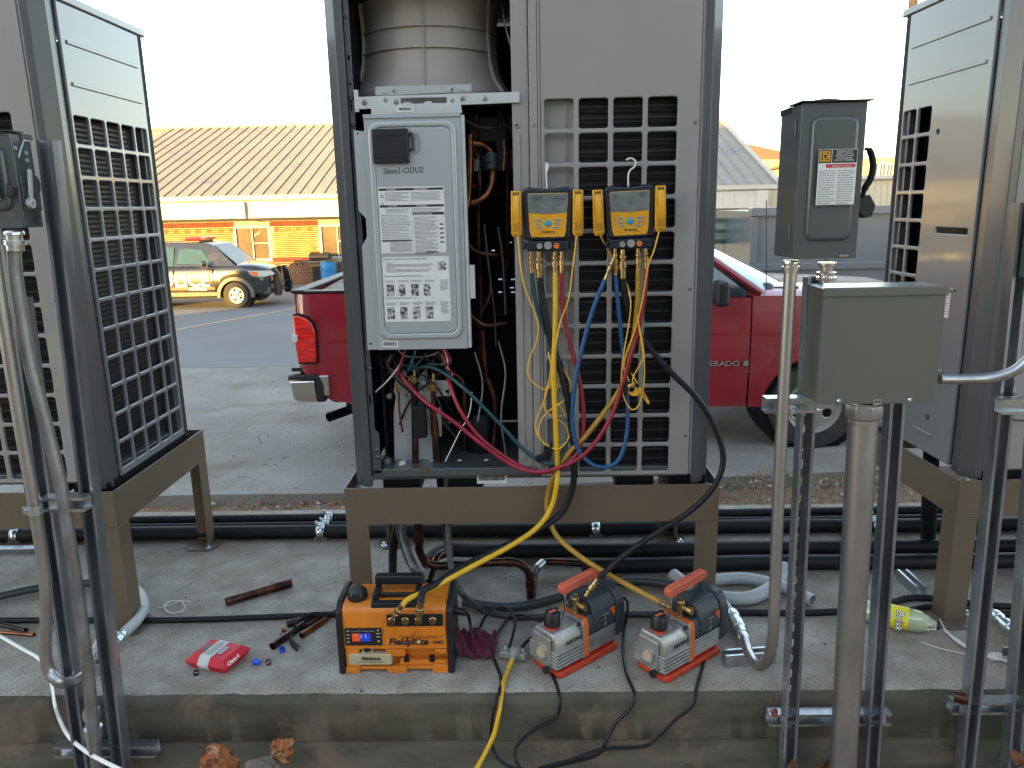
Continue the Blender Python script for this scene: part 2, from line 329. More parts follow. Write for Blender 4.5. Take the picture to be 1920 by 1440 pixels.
# ================================================================== SETTING
def lotz(Y):
    if Y < 21: return -.53-.037*(Y-5.27)
    return max(-1.112-.012*(Y-21), -1.25)
def EDG(x): return .1*max(0, min(x+1.2, 6))-.02
g = MB()
gy = [-60, -20, -4, 1.0, 2.0, 2.9, 3.6, 4.2, 4.9, 5.35, 6.4, 10, 21, 30, 60, 120, 300, 900, 2500]
gzv = [-.32, -.32, -.32, -.31, -.29, -.45, -.60, -.61, -.62, -.62, -.75, -.95, -1.35, -1.45, -1.45, -1.5, -1.5, -1.5, -1.5]
gx = [-1500, -300, -60, -20]+[-6+i*.25 for i in range(49)]+[20, 60, 300, 1500]
gv = []; gf = []
for i, x in enumerate(gx):
    for j, (y, z) in enumerate(zip(gy, gzv)):
        dz = 0
        if abs(x) < 7 and 3.5 < y < 5.3: dz = .03*math.sin(x*3.1+y*5)+.02*math.sin(x*7.7)+.06*max(0, min(1, (x-.2)/.8))
        gv.append((x, y, z+dz))
for i in range(len(gx)-1):
    for j in range(len(gy)-1): a = i*len(gy)+j; gf.append((a, a+len(gy), a+len(gy)+1, a+1))
g.add(gv, gf).build('ground', M['dirt'], kind='structure')
# parking lot: concrete near, asphalt further on
def lotstrip(name, ya, yb, m, edge, lift=0.0):
    b = MB(); ys = [ya+(yb-ya)*i/12 for i in range(13)]; xs = [-45+90*i/90 for i in range(91)]
    for i, x in enumerate(xs):
        for j, y in enumerate(ys):
            e = 0
            if edge: e = .02*math.sin(x*1.9)+.012*math.sin(x*5.3)+EDG(x)*(1-j/12)
            b.v.append(V((x, y+e, lotz(y)+lift)))
    n = len(ys)
    for i in range(len(xs)-1):
        for j in range(n-1): b.f.append((i*n+j, (i+1)*n+j, (i+1)*n+j+1, i*n+j+1)); b.m.append(0)
    k = len(b.v)
    for x in xs: e = .02*math.sin(x*1.9)+.012*math.sin(x*5.3)+EDG(x) if edge else 0; b.v.append(V((x, ya+e+(.02 if edge else 0), lotz(ya)-.17)))
    for i in range(len(xs)-1): b.f.append((i*n, (i+1)*n, k+i+1, k+i)); b.m.append(0)
    return b.build(name, m, kind='structure', sharp=60)
lotstrip('parking_lot', 5.27, 11.0, M['lot'], True)
lotstrip('parking_lot_asphalt', 11.0, 28.3, M['asphalt'], False)
l = MB()
for (xa, xb) in ((378, 700),):
    a0 = None
    pA = gz(378, 612, lotz(17.5)); pB = gz(548, 579, lotz(20.5)); d = (pB-pA).normalized(); pe = pB+d*6; n_ = V((-d.y, d.x, 0))*.05
    def zz(p): return V((p.x, p.y, lotz(p.y)+.004))
    ps = [pA-d*2+(pe-pA+d*2)*i/12 for i in range(13)]
    for i in range(12): l.add([zz(ps[i]-n_), zz(ps[i+1]-n_), zz(ps[i+1]+n_), zz(ps[i]+n_)], [(0, 1, 2, 3)])
l.build('parking_line', M['line'], kind='structure')
# equipment pad
s = MB(); X0, X1 = -7, 7
prof = [(3.66, -.7), (3.66, -.012), (3.648, 0), (2.165, 0), (2.14, -.004), (2.122, -.016), (2.117, -.03), (2.112, -.152), (2.122, -.156), (2.108, -.168), (2.104, -.7)]
nx = 900; NP = len(prof)
from mathutils import noise as _nz
for i in range(nx+1):
    x = X0+(X1-X0)*i/nx
    for k, (y, z) in enumerate(prof):
        j = (_nz.noise(V((x*5, k*.7, 0)))*.004+_nz.noise(V((x*22, k*2.0, 3)))*.0035+_nz.noise(V((x*60, k*5.0, 7)))*.002+max(0, _nz.noise(V((x*11, 0, 5)))-.25)*(.03 if 3 <= k <= 6 else 0)) if 3 <= k <= 8 else 0
        s.v.append(V((x, y+j, z-(abs(j)*.5 if 4 <= k < 9 else 0))))
for i in range(nx):
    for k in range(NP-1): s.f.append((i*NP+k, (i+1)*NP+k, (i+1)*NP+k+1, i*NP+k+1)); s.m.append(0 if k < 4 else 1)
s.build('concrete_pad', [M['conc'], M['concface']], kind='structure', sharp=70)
# loose grit on the pad, gravel strip behind and at the foot of the pad
def chips(name, n, fn, mats, r0, r1, kind='stuff'):
    b = MB()
    for i in range(n):
        p = fn(); r = r0+(r1-r0)*rnd.random()**2.5; q = [V((rnd.uniform(-1, 1), rnd.uniform(-1, 1), rnd.uniform(-.5, .8))).normalized()*r*rnd.uniform(.7, 1.2) for _ in range(6)]
        q[0] = V((r, 0, 0)); q[1] = V((-r, .2*r, 0)); q[2] = V((0, r, .1*r)); q[3] = V((0, -r, 0)); q[4] = V((0, 0, r*.7)); q[5] = V((0, 0, -r*.5))
        q = [V((v.x*rnd.uniform(.6, 1.3), v.y*rnd.uniform(.6, 1.3), v.z)) for v in q]
        b.add([p+v for v in q], [(0, 2, 4), (2, 1, 4), (1, 3, 4), (3, 0, 4), (2, 0, 5), (1, 2, 5), (3, 1, 5), (0, 3, 5)], rnd.randrange(len(mats)))
    return b.build(name, mats, kind=kind, sharp=20)
M['chip1'] = mat('chip_dark', (.03, .028, .025), .9); M['chip2'] = mat('chip_pale', (.45, .40, .33), .9); M['chip3'] = mat('chip_tan', (.27, .15, .09), .9); M['chip4'] = mat('chip_grey', (.2, .19, .17), .9)
chips('grit', 1100, lambda: V((rnd.uniform(-2.2, 2.0), 2.14+1.5*rnd.random()**1.3, .001)), [M['chip1'], M['chip4'], M['chip4'], M['chip2'], M['chip3']], .001, .006)
chips('lot_grit', 1500, lambda: (lambda y: V((rnd.uniform(-5, 5), y, lotz(y)+.002)))(5.35+5*rnd.random()**1.6), [M['chip1'], M['chip4'], M['chip2']], .003, .013)
chips('gravel', 3400, lambda: (lambda x, y: V((x, y, -.612+.03*math.sin(x*3.1+y*5)+.02*math.sin(x*7.7)+.06*max(0, min(1, (x-.2)/.8)))))(rnd.uniform(-5, 5), 4.6+.95*rnd.random()), [M['chip2'], M['chip3'], M['chip3'], M['chip4']], .008, .030)
chips('gravel', 900, lambda: V((rnd.uniform(-2, 2.2), rnd.uniform(1.7, 2.1), -.295)), [M['chip2'], M['chip3'], M['chip4']], .006, .022)
# dry grass tufts at the lot edge on the right
b = MB()
for i in range(5200):
    if rnd.random() < .72: x = rnd.uniform(1.0, 4.5)
    else: x = rnd.uniform(-4, 4.5)
    y = 4.85+(.42+EDG(x))*rnd.random(); z = -.61+.03*math.sin(x*3.1+y*5)+.02*math.sin(x*7.7)+.06*max(0, min(1, (x-.2)/.8)); h = rnd.uniform(.02, .07); a = rnd.uniform(0, 6.28); ln = V((math.cos(a), math.sin(a), 0))*rnd.uniform(.01, .05); wd = V((-math.sin(a), math.cos(a), 0))*.0025
    p = V((x, y, z)); b.add([p-wd, p+wd, p+ln+V((0, 0, h))], [(0, 1, 2)])
b.build('grass', M['grass'], kind='stuff')
# ------------------------------------------------------------------ station building
YB = 28.3; WX0, WX1 = -22.0, at(1384, 400, YB).x; ZB = -1.25; ZE = 1.27
bd = thing('brick_station', 'long low brick building with standing seam metal roof behind the police car', 'building', (-6, 30, ZB))
def wx(px): return at(px, 460, YB).x
def wz(py, px=480): return at(px, py, YB).z
wins = [(wx(443.5), wx(506), wz(487, 475), wz(426, 475)), (wx(603), wx(665), wz(482, 630), wz(423, 630)), (-16.5, -15.3, wz(487, 475), wz(426, 475)), (-2.6, -1.4, wz(485, 475), wz(425, 475)), (1.4, 2.6, wz(485, 475), wz(425, 475))]
wl = MB()
fw_ = (V((0, YB, 0)), V((1, 0, 0)), V((0, 0, 1)))
wl.plate(fw_, [(WX0, ZB-.3), (WX1, ZB-.3), (WX1, 2.0), (WX0, 2.0)], [[(a, c), (b_, c), (b_, d), (a, d)] for a, b_, c, d in wins], t=.3)
for xx in (WX1-.3, WX0): wl.prism([(YB+.3, ZB-.3), (46, ZB-.3), (46, 2.0), (37, 4.9), (YB+.3, 2.1)], (xx, 0, 0), (0, 1, 0), (0, 0, 1), (.3, 0, 0))
wall = wl.build('wall', M['mortar'], bd)
bk = MB(); ZBW = wz(427, 475); ZBS = wz(486, 475)
def put(x0, x1, z0, z1, mi, pr=.012):
    for a, b_, c, d in wins:
        if x1 > a-.02 and x0 < b_+.02 and z1 > c-.02 and z0 < d+.02: return
    if x1 > WX1: return
    y = YB-pr-rnd.uniform(0, .004)
    bk.add([(x0, YB+.001, z0), (x1, YB+.001, z0), (x1, YB+.001, z1), (x0, YB+.001, z1), (x0, y, z0), (x1, y, z0), (x1, y, z1), (x0, y, z1)], [(4, 5, 6, 7), (0, 1, 5, 4), (1, 2, 6, 5), (2, 3, 7, 6), (3, 0, 4, 7)], mi)
def bricks(xa, xb):
    c = .0677; bl = .2032; j = .016
    z = ZB; r = 0
    while z < ZBS-.2:                                    # dark lower wall
        x = xa+(bl/2 if r % 2 else 0)
        while x < xb: put(x, x+bl-j, z, z+c-j, 1); x += bl
        z += c; r += 1
    x = xa
    while x < xb: put(x, x+c-j, z, z+bl-j, 1, .02); x += c   # soldier course under the sills
    z += bl; r = 0
    while z < ZBW-.23:
        x = xa+(bl/2 if r % 2 else 0)
        while x < xb: put(x, x+bl-j, z, z+c-j, 0); x += bl
        z += c; r += 1
    x = xa; k = 0
    while x < xb:                                        # basket weave band
        if k % 2 == 0:
            for q in range(3): put(x+q*c, x+q*c+c-j, z, z+bl-j, 0)
        else:
            for q in range(3): put(x, x+bl-j, z+q*c, z+q*c+c-j, 0)
        x += bl; k += 1
    z += bl
    x = xa
    while x < xb: put(x, x+c-j, z, z+bl-j, 1, .02); x += c
bricks(-14.0, -5.6); bricks(5.4, WX1)
bk.build('brick', [M['brick'], M['brickd']], wall, kind='stuff')
for a, b_, c, d in wins:
    f = MB(); f.plate((V((0, YB-.03, 0)), V((1, 0, 0)), V((0, 0, 1))), [(a-.05, c-.05), (b_+.05, c-.05), (b_+.05, d+.05), (a-.05, d+.05)], [[(a+.03, c+.03), (b_-.03, c+.03), (b_-.03, d-.03), (a+.03, d-.03)]], t=.08)
    f.box((a+b_)/2-.02, (a+b_)/2+.02, YB-.02, YB+.03, c+.03, d-.03); f.box((a+b_)/2, b_-.03, YB-.015, YB+.02, (c+d)/2-.01, (c+d)/2+.02)
    wo = f.build('window', M['fascia'], bd); MB().box(a, b_, YB+.035, YB+.05, c, d).build('pane', mat('window_glass', (.16, .12, .08), .06, coat=1, c2=(.10, .08, .06), ns=1.5), wo)
# fascia, gutter, soffit
YE = 27.6; XR = 8.68; ZF0, ZF1 = 1.26, 1.80
f = MB()
x = -22.0
while x < XR-.7:
    f.box(x+.004, x+.396, YE+.03, YE+.06, ZF0+.012, ZF1); x += .40
f.box(-22, XR-.72, YE+.05, YE+.12, ZF0, ZF1+.1); f.box(-22, XR-.72, YE-.0, YE+.12, ZF0-.03, ZF0+.015)
f.build('fascia', M['fascia'], bd)
f = MB(); f.prism([(0, 0), (-.13, .05), (-.15, .19), (0, .19)], (-22, YE+.03, 1.81), (0, 1, 0), (0, 0, 1), (XR+22, 0, 0)); f.build('gutter', M['fascia'], bd)
f = MB(); f.box(-22, WX1-.02, YE+.13, YB-.01, ZF0+.03, ZF0+.06); f.build('soffit', M['fascia'], bd)
dx = at(452, 400, 27.5).x
f = MB(); f.box(dx-.14, dx+.14, YE-.13, YE-.01, 1.22, 1.80); f.build('conductor_box', M['fascia'], bd, bevel=.01)
# canopy corner on the right: cream post and brace
f = MB(); f.box(XR-.75, XR-.35, YE-.05, YE+.25, .55, 1.82); f.prism([(0, 0), (.9, .62), (.9, 1.0), (0, .22)], (XR-1.62, YE+.2, .35), (1, 0, 0), (0, 0, 1), (0, .25, 0)); f.build('canopy_brace', M['fascia'], bd, bevel=.01)
SL = .34; sa = math.atan(SL); us = V((0, math.cos(sa), math.sin(sa))); SLEN = (37.2-27.55)/math.cos(sa)
rf = MB(); rf.obox(V((-6.66, 0, 0))+V((0, 27.6, 1.96))+us*SLEN/2, (30.6, 0, 0), us*SLEN, V((0, -us.z, us.y))*.06); rf.add([(-22, 37.1, 5.15), (XR, 37.1, 5.15), (XR, 47, 2), (-22, 47, 2)], [(0, 1, 2, 3)])
roof = rf.build('roof', M['roofm'], bd); PW = .434
def roof_panel(x0, nm):
    b = MB(); O = V((x0, 27.55, 2.0)); n_ = V((0, -us.z, us.y))
    b.prism([(.012, 0), (PW-.03, 0), (PW-.03, .008), (PW-.03, .055), (PW-.005, .055), (PW-.005, 0), (PW-.005, -.01), (.012, -.01)][:0] or [(0, -.01), (PW, -.01), (PW, .006), (PW-.006, .006), (PW-.006, .05), (PW-.036, .05), (PW-.036, .006), (PW*.66, .004), (PW*.63, .014), (PW*.58, .014), (PW*.55, .004), (PW*.36, .004), (PW*.33, .014), (PW*.28, .014), (PW*.25, .004), (0, .004)], O, (1, 0, 0), n_, us*SLEN)
    return b.build(nm, M['roofm'], roof, sharp=30)
first = roof_panel(XR-.08-PW, 'roof_panel')
for k in range(1, 58):
    c = first.copy(); COL.objects.link(c); c.location.x -= PW*k
f = MB(); f.obox(V((XR, 27.55, 1.98))+us*SLEN/2+V((0, -.01, .04)), (.16, 0, 0), us*SLEN, V((0, -us.z, us.y))*.16); f.build('rake_trim', M['fascia'], bd, bevel=.01)
f = MB(); f.box(-22, XR+.05, 37.0, 37.4, 5.22, 5.34); f.build('ridge_cap', M['roofm'], bd)
# ------------------------------------------------------------------ distant things on the right
b = thing('yellow_block', 'sunlit yellow building with small windows far behind the blue grey dumpster', 'building', (28, 72, -1.5))
o = MB(); p0 = at(1424, 330, 70); p1 = at(1672, 285, 70)
o.box(p0.x, 60, 70, 90, -1.5, at(1500, 298, 70).z); o.build('wall', M['farwall'], b)
o = MB(); zt = at(1500, 298, 70).z; a = at(1400, 300, 70).x; c = at(1460, 300, 70).x
o.add([(a, 69.5, zt-1.3), (c+3, 69.5, zt-.05), (c+3, 85, zt-.1), (a, 85, zt-1.3), (c-1, 78, zt+2.0)], [(0, 1, 4), (1, 2, 4), (2, 3, 4), (3, 0, 4)]); o.build('roof', M['farroof'], b)
for px, py in ((1655, 318), (1640, 318), (1668, 320)):
    q = at(px, py, 69.9); o = MB(); o.plate((q, V((1, 0, 0)), V((0, 0, 1))), [(-.3, -.55), (.3, -.55), (.3, .55), (-.3, .55)], [[(-.24, -.5), (-.02, -.5), (-.02, .5), (-.24, .5)], [(.02, -.5), (.24, -.5), (.24, .5), (.02, .5)]], t=.08); wo = o.build('window', M['white'], b)
    MB().fbox((q, V((1, 0, 0)), V((0, 0, 1))), -.27, .27, -.52, .52, -.07, -.05).build('pane', M['glass'], wo)
b = thing('siding_shed', 'cream metal shed with vertical siding beyond the brick building corner', 'building', (16, 40, -1.4))
o = MB(); x = at(1437, 360, 40).x; zt = at(1640, 336, 40).z
wlen = 22; o.box(x, x+wlen, 40.03, 48, -1.5, zt)
k = 0
while k*.3 < wlen: o.box(x+k*.3, x+k*.3+.24, 40, 40.04, -1.5, zt-.1); k += 1
o.build('wall', M['siding'], b); o = MB(); o.box(x-.1, x+wlen, 39.8, 48.2, zt, zt+.18); o.build('roof', M['fascia'], b)
# dumpster: long steel side with ribs
DY = 11.5
b = thing('dumpster', 'blue grey steel roll off dumpster standing behind the red pickup', 'dumpster', (5.2, 12.5, lotz(12)))
xa = at(1408, 470, DY).x; xb = at(1700, 470, DY).x; zt = at(1500, 388, DY).z; zb = lotz(DY)+.15
o = MB(); o.box(xa, xb, DY+.06, DY+2.3, zb, zt-.05); o.build('body', M['container'], b)
o = MB(); o.box(xa-.03, xb, DY-.03, DY+.12, zt-.12, zt); o.box(xa-.03, xb, DY-.02, DY+.1, zb, zb+.14); o.box(xa, xb, DY, DY+.08, at(1500, 500, DY).z-.05, at(1500, 500, DY).z+.05); o.build('rail', M['container'], b, bevel=.01)
for px in (1413, 1560, 1690):
    x = at(px, 470, DY).x; o = MB(); o.box(x-.05, x+.05, DY-.01, DY+.07, zb+.15, zt-.13); o.build('rib', M['container'], b, bevel=.008)
for px in (1430, 1500):
    x = at(px, 470, DY).x; o = MB(); o.cyl((x, DY+.2, lotz(DY)), (x, DY+.2, zb), .06); o.build('skid', M['container'], b)
b = thing('green_barrier', 'weathered green corrugated metal panel on posts beside the dumpster', 'barrier', (3.4, 13, lotz(13)))
xa = at(1300, 430, 13).x; xb = at(1409, 430, 13).x; z0 = at(1380, 457, 13).z; z1 = at(1380, 408, 13).z
o = MB(); prof = []
for i in range(25): t = i/24; prof.append((.035*math.cos(t*2*math.pi*2.5), z0+(z1-z0)*t))
prof += [(.05+p[0], p[1]) for p in prof[::-1]]
o.prism(prof, (xa, 13, 0), (0, 1, 0), (0, 0, 1), (xb-xa, 0, 0)); o.build('corrugated_panel', M['green'], b)
for px in (1357, 1300):
    x = at(px, 470, 13.1).x; MB().cyl((x, 13.14, lotz(13)), (x, 13.14, z1), .03).build('post', M['galvdull'], b)
q0 = at(1343, 520, 14.5); q1 = at(1393, 481, 14.5)
b = thing('utility_cabinet', 'pale green utility cabinet below the green corrugated panel', 'cabinet', (q0.x+.2, 14.8, lotz(14.5)))
o = MB(); o.box(q0.x-.1, q1.x, 14.5, 15.1, lotz(14.5), q1.z); o.build('body', M['palegreen'], b, bevel=.03)
MB().box(q0.x+.0, q1.x-.08, 14.48, 14.5, lotz(14.5)+.15, q1.z-.1).build('door', M['palegreen'], b, bevel=.01)
q0 = at(1393, 510, 19); q1 = at(1414, 455, 19)
b = thing('condenser', 'small white condenser box between the green cabinet and the dumpster', 'air conditioner', (q0.x, 19, lotz(19)))
MB().box(q0.x-.1, q1.x+.4, 19, 19.5, lotz(19)+.1, q1.z).build('casing', M['white'], b, bevel=.02)
o = MB(); o.cyl((q0.x+.22, 18.99, q0.z+.35), (q0.x+.22, 18.97, q0.z+.35), .16); o.build('fan_grille', M['blackp'], b)
MB().box(q0.x-.08, q1.x+.38, 19.05, 19.45, lotz(19), lotz(19)+.1).build('base', M['blackp'], b)
b = MB(); q = at(1712, 8, 24); b.cyl((q.x, 24, lotz(24)), (q.x, 24, q.z+2), .14, 12, r1=.11); b.build('utility_pole', M['bark'], label='timber pole showing above the right heat pump unit', cat='pole')
# building behind the photographer, whose shade covers the yard
b = thing('facade_block', 'tall tan building across the yard behind the photographer', 'building', (-10, -30, -.4))
o = MB(); o.box(-33.1, 14, -42, -25, -.5, 14.6); o.build('wall', M['bldg'], b); o = MB(); o.box(-33.3, 14.3, -42.3, -24.7, 14.6, 14.9); o.build('parapet', M['fascia'], b)
for i in range(12):
    for j in range(3):
        x = -31+i*3.8; z = 1+j*4.4; o = MB(); o.box(x, x+1.7, -25.03, -24.98, z, z+2); wo = o.build('window', M['glass'], b); 
# ------------------------------------------------------------------ gas grill and barrel by the wall
gp = gz(558, 536, lotz(27.6)); gx_, gy_ = at(560, 534, 27.6).x, 27.6; zg = lotz(27.6)
b = thing('gas_grill', 'black gas grill standing against the brick wall left of the blue barrel', 'grill', (gx_, gy_, zg))
k = 1/ (1450/27.6)
def gp_(px, py): return at(px, py, gy_)
o = MB(); o.box(gp_(546, 0).x, gp_(575, 0).x, gy_, gy_+.5, zg+.12, gp_(560, 500).z-.0); o.build('cabinet', M['blackp'], b, bevel=.02)
o = MB(); o.box(gp_(540, 0).x, gp_(577, 0).x, gy_-.06, gy_+.05, gp_(560, 500).z, gp_(560, 491).z); o.build('control_panel', M['chrome'], b, bevel=.01)
for px in (547, 558, 569):
    q = gp_(px, 496); MB().cyl((q.x, gy_-.10, q.z), (q.x, gy_-.06, q.z), .035).build('knob', M['blackp'], b)
o = MB(); zl = gp_(560, 489).z; xl0, xl1 = gp_(540, 0).x, gp_(580, 0).x; pf = [(0, 0), (0, .10), (.08, .22), (.28, .27), (.46, .20), (.5, .08), (.5, 0)]
o.prism(pf, (xl0, gy_, zl), (0, 1, 0), (0, 0, 1), (xl1-xl0, 0, 0)); o.build('lid', M['blackp'], b, bevel=.02)
MB().box(xl0+.1, xl1-.1, gy_-.05, gy_-.02, zl+.08, zl+.11).build('lid_handle', M['chrome'], b)
for s0, s1 in ((523, 540), (577, 592)):
    MB().box(gp_(s0, 0).x, gp_(s1, 0).x, gy_, gy_+.45, gp_(560, 494).z, gp_(560, 491).z).build('side_shelf', M['swgrey'], b, bevel=.005)
for px in (548, 573):
    for yy in (.05, .45): MB().cyl((gp_(px, 0).x-.02, gy_+yy, zg+.06), (gp_(px, 0).x+.02, gy_+yy, zg+.06), .06).build('caster', M['rubber'], b)
bx = at(616, 500, 27.7).x; zb_ = lotz(27.7); bt = at(616, 491, 27.7).z-zb_
o = MB(); o.lathe((bx, 27.7, zb_), (0, 0, 1), [(0, .27), (.03, .29), (bt*.33, .29), (bt*.34, .305), (bt*.36, .305), (bt*.37, .29), (bt*.66, .29), (bt*.67, .305), (bt*.69, .305), (bt*.70, .29), (bt-.02, .29), (bt, .28), (bt, .25), (bt-.3, .25)], 28)
o.build('barrel', M['barrel'], label='bright blue plastic barrel against the brick wall', cat='barrel')
# ================================================================== VEHICLES
def wheel(parent, c, r, rim, w_, nspoke=6, face=-1, spokes='alloy', dish=0):
    c = V(c); t = MB(); a = V((0, 1, 0))
    t.lathe(c-a*w_/2, a, [(0, rim), (0, r*.93), (w_*.12, r*.985), (w_*.3, r), (w_*.7, r), (w_*.88, r*.985), (w_, r*.93), (w_, rim)], 36, ring=True)
    wo = t.build('wheel', M['tyre'], parent)
    q = MB(); y0 = c+a*(-w_/2*.88)
    q.lathe(y0, a, [(-.004, rim*1.02), (.0, rim*.93), (.02, rim*.88), (.10, rim*.86), (.10, rim*1.0), (.02, rim*1.0)], 32, ring=True)
    # disc with window openings
    holes = [circ(rim*.62*math.cos(2*math.pi*(i+.5)/nspoke), rim*.62*math.sin(2*math.pi*(i+.5)/nspoke), rim*.17, 10) for i in range(nspoke)]
    q.plate((V((c.x, y0.y+.035, c.z)), V((1, 0, 0)), V((0, 0, 1))), circ(0, 0, rim*.90, 36), holes, t=.02, bev=.006)
    q.lathe(V((c.x, y0.y-.015, c.z)), a, [(0, .001), (0, rim*.2), (.03, rim*.26), (.05, rim*.26)], 20)
    q.build('rim', M['alloy'], wo)
    MB().lathe(V((c.x, y0.y+.06, c.z)), a, [(0, .001), (0, rim*.9), (.02, rim*.9)], 20).build('brake', M['interior'], wo)
    return wo
def side_loft(xs, zb, zt, yf, n=12, mi=0, thick=.03):
    b = MB(); k = n+1
    for x in xs:
        for j in range(k): z = zb(x)+(zt(x)-zb(x))*j/n; b.v.append(V((x, yf(x, z), z)))
    for i in range(len(xs)-1):
        for j in range(n): b.f.append((i*k+j, (i+1)*k+j, (i+1)*k+j+1, i*k+j+1)); b.m.append(mi)
    return b
def arch_x(cx_, R, n=24): return [cx_-R*math.cos(math.pi*i/n) for i in range(n+1)]
# ---- red pickup, nose to the right
TY = 6.2; ZG = lotz(6.25)
def tp(px, py, Y=TY): return at(px, py, Y)
tail = tp(549, 600).x; zbed = tp(600, 553).z
truck = thing('pickup_truck', 'dark red pickup truck parked behind the middle heat pump unit', 'truck', (0.5, 7.2, ZG))
hub = V((tp(1530, 772).x, TY+.16, ZG+.375)); rub = V((hub.x-3.02-.35, TY+.16, ZG+.375))
def yb(x, z):            # bulge of the body side
    zm = ZG+.95; d = (z-zm)/.55
    return TY+.015+.05*max(0, d)**2*1.2+.035*min(0, d)**2
RA = .455
def zb_bed(x):
    base = tp(620, 757).z if x < rub.x-RA else tp(620, 765).z
    t = (x-rub.x)/RA
    if abs(t) < 1: return max(base, hub.z+math.sqrt(1-t*t)*RA*.95)
    if x < tail+.28: return tp(560, 700).z+(base-tp(560, 700).z)*max(0, (x-tail-.05)/.23)**.6 if x > tail+.05 else tp(560, 698).z
    return base
xbed1 = rub.x+RA+.62
xs = sorted(set([tail+.0, tail+.02, tail+.05]+[tail+.05+.03*i for i in range(12)]+arch_x(rub.x, RA)+[rub.x+RA+.05, xbed1]))
def ybed(x, z):
    e = max(0, (tail+.10-x)/.10)
    return yb(x, z)+.10*(1-math.sqrt(max(0, 1-e*e)))
o = side_loft(xs, zb_bed, lambda x: zbed, ybed)
# top rail, far side, tailgate, bed floor
o.box(tail+.06, xbed1, TY+.075, TY+.14, zbed-.05, zbed+.008)
o.add([(tail+.03, TY+.1, zbed), (tail+.03, TY+1.9, zbed), (tail-.01, TY+1.9, ZG+.62), (tail-.01, TY+.1, ZG+.62)], [(0, 1, 2, 3)])
o.box(tail+.0, tail+.06, TY+.10, TY+1.9, ZG+.62, zbed+.01); o.box(tail+.06, xbed1, TY+1.86, TY+1.98, ZG+.5, zbed); o.box(tail+.06, xbed1, TY+.14, TY+1.86, ZG+.72, ZG+.76)
bed = o.build('bed', M['red'], truck, sharp=50)
o = MB(); o.box(tail-.01, xbed1, TY+.06, TY+.17, zbed+.006, zbed+.026); o.box(tail-.02, tail+.09, TY+.06, TY+1.92, zbed+.012, zbed+.034); o.build('bed_rail_cap', M['blackp'], truck, bevel=.006)
# tonneau / bed floor glimpse: pale cover seen over the rail
o = MB(); o.add([(tail+.12, TY+.2, zbed-.02), (xbed1-.1, TY+.2, zbed-.02), (xbed1-.1, TY+1.8, zbed+.03), (tail+.12, TY+1.8, zbed+.03), (tail+.12, TY+.2, zbed-.04), (xbed1-.1, TY+.2, zbed-.04), (xbed1-.1, TY+1.8, zbed-.04), (tail+.12, TY+1.8, zbed-.04)], [(0, 1, 2, 3), (0, 4, 5, 1), (2, 6, 7, 3), (0, 3, 7, 4), (1, 5, 6, 2)]); o.build('bed_cover', M['conc'], truck)
# tail lamp
def tl(px, py): p = tp(px, py, TY+.0); return (p.x, p.z)
lp = [tl(549, 592), tl(560, 592), tl(574, 597), tl(585, 607), tl(590, 620), tl(593, 650), tl(594, 679), tl(560, 680), tl(553, 640)]
o = MB(); o.plate((V((0, TY-.012, 0)), V((1, 0, 0)), V((0, 0, 1))), lp, t=.10, bev=.012, res=2)
lamp = o.build('tail_lamp', M['lampred'], truck)
o = MB(); q = tl(551, 634); o.plate((V((0, TY-.02, 0)), V((1, 0, 0)), V((0, 0, 1))), rrect(q[0]-.01, q[0]+.035, q[1]-.03, q[1]+.035, .012), t=.014, bev=.004); o.build('reverse_lens', M['lampclr'], lamp)
o = MB(); o.plate((V((0, TY+.000, 0)), V((1, 0, 0)), V((0, 0, 1))), [(a+(.012 if a > tail+.1 else 0), c_+(.012 if c_ > lp[4][1] else -.012)) for a, c_ in lp], t=.10); o.build('lamp_surround', M['interior'], truck)
# bumper
bp = [tl(541, 712), tl(604, 707), tl(609, 754), tl(560, 754), tl(552, 748)]
def wr(p, yo=0): return V((p[0], TY+yo, p[1]))
o = MB(); o.plate((V((0, TY-.02, 0)), V((1, 0, 0)), V((0, 0, 1))), [tl(544, 714), tl(590, 713), tl(596, 754), tl(562, 754), tl(551, 747)], t=.05, bev=.015, res=2)
o.box(tp(542, 0).x-.0, tp(542, 0).x+.08, TY+.0, TY+1.9, tl(0, 752)[1], tl(0, 714)[1]); bmp = o.build('rear_bumper', M['chrome'], truck, bevel=.01)
o = MB(); o.plate((V((0, TY-.01, 0)), V((1, 0, 0)), V((0, 0, 1))), [tl(539, 713), tl(541, 704), tl(590, 702), tl(600, 707), tl(607, 722), tl(610, 753), tl(597, 755), tl(590, 713)], t=.09, bev=.012); o.box(tail-.06, tail+.1, TY+.05, TY+1.85, tl(0, 708)[1], tl(0, 701)[1]); o.build('bumper_step', M['blackp'], truck)
MB().pipe(tp(617, 782, 6.45), tp(668, 764, 6.75), .042, .036).build('exhaust_pipe', M['interior'], truck)
MB().box(tail+.3, 3.1, TY+.35, TY+1.6, ZG+.32, ZG+.6).build('chassis', M['interior'], truck)
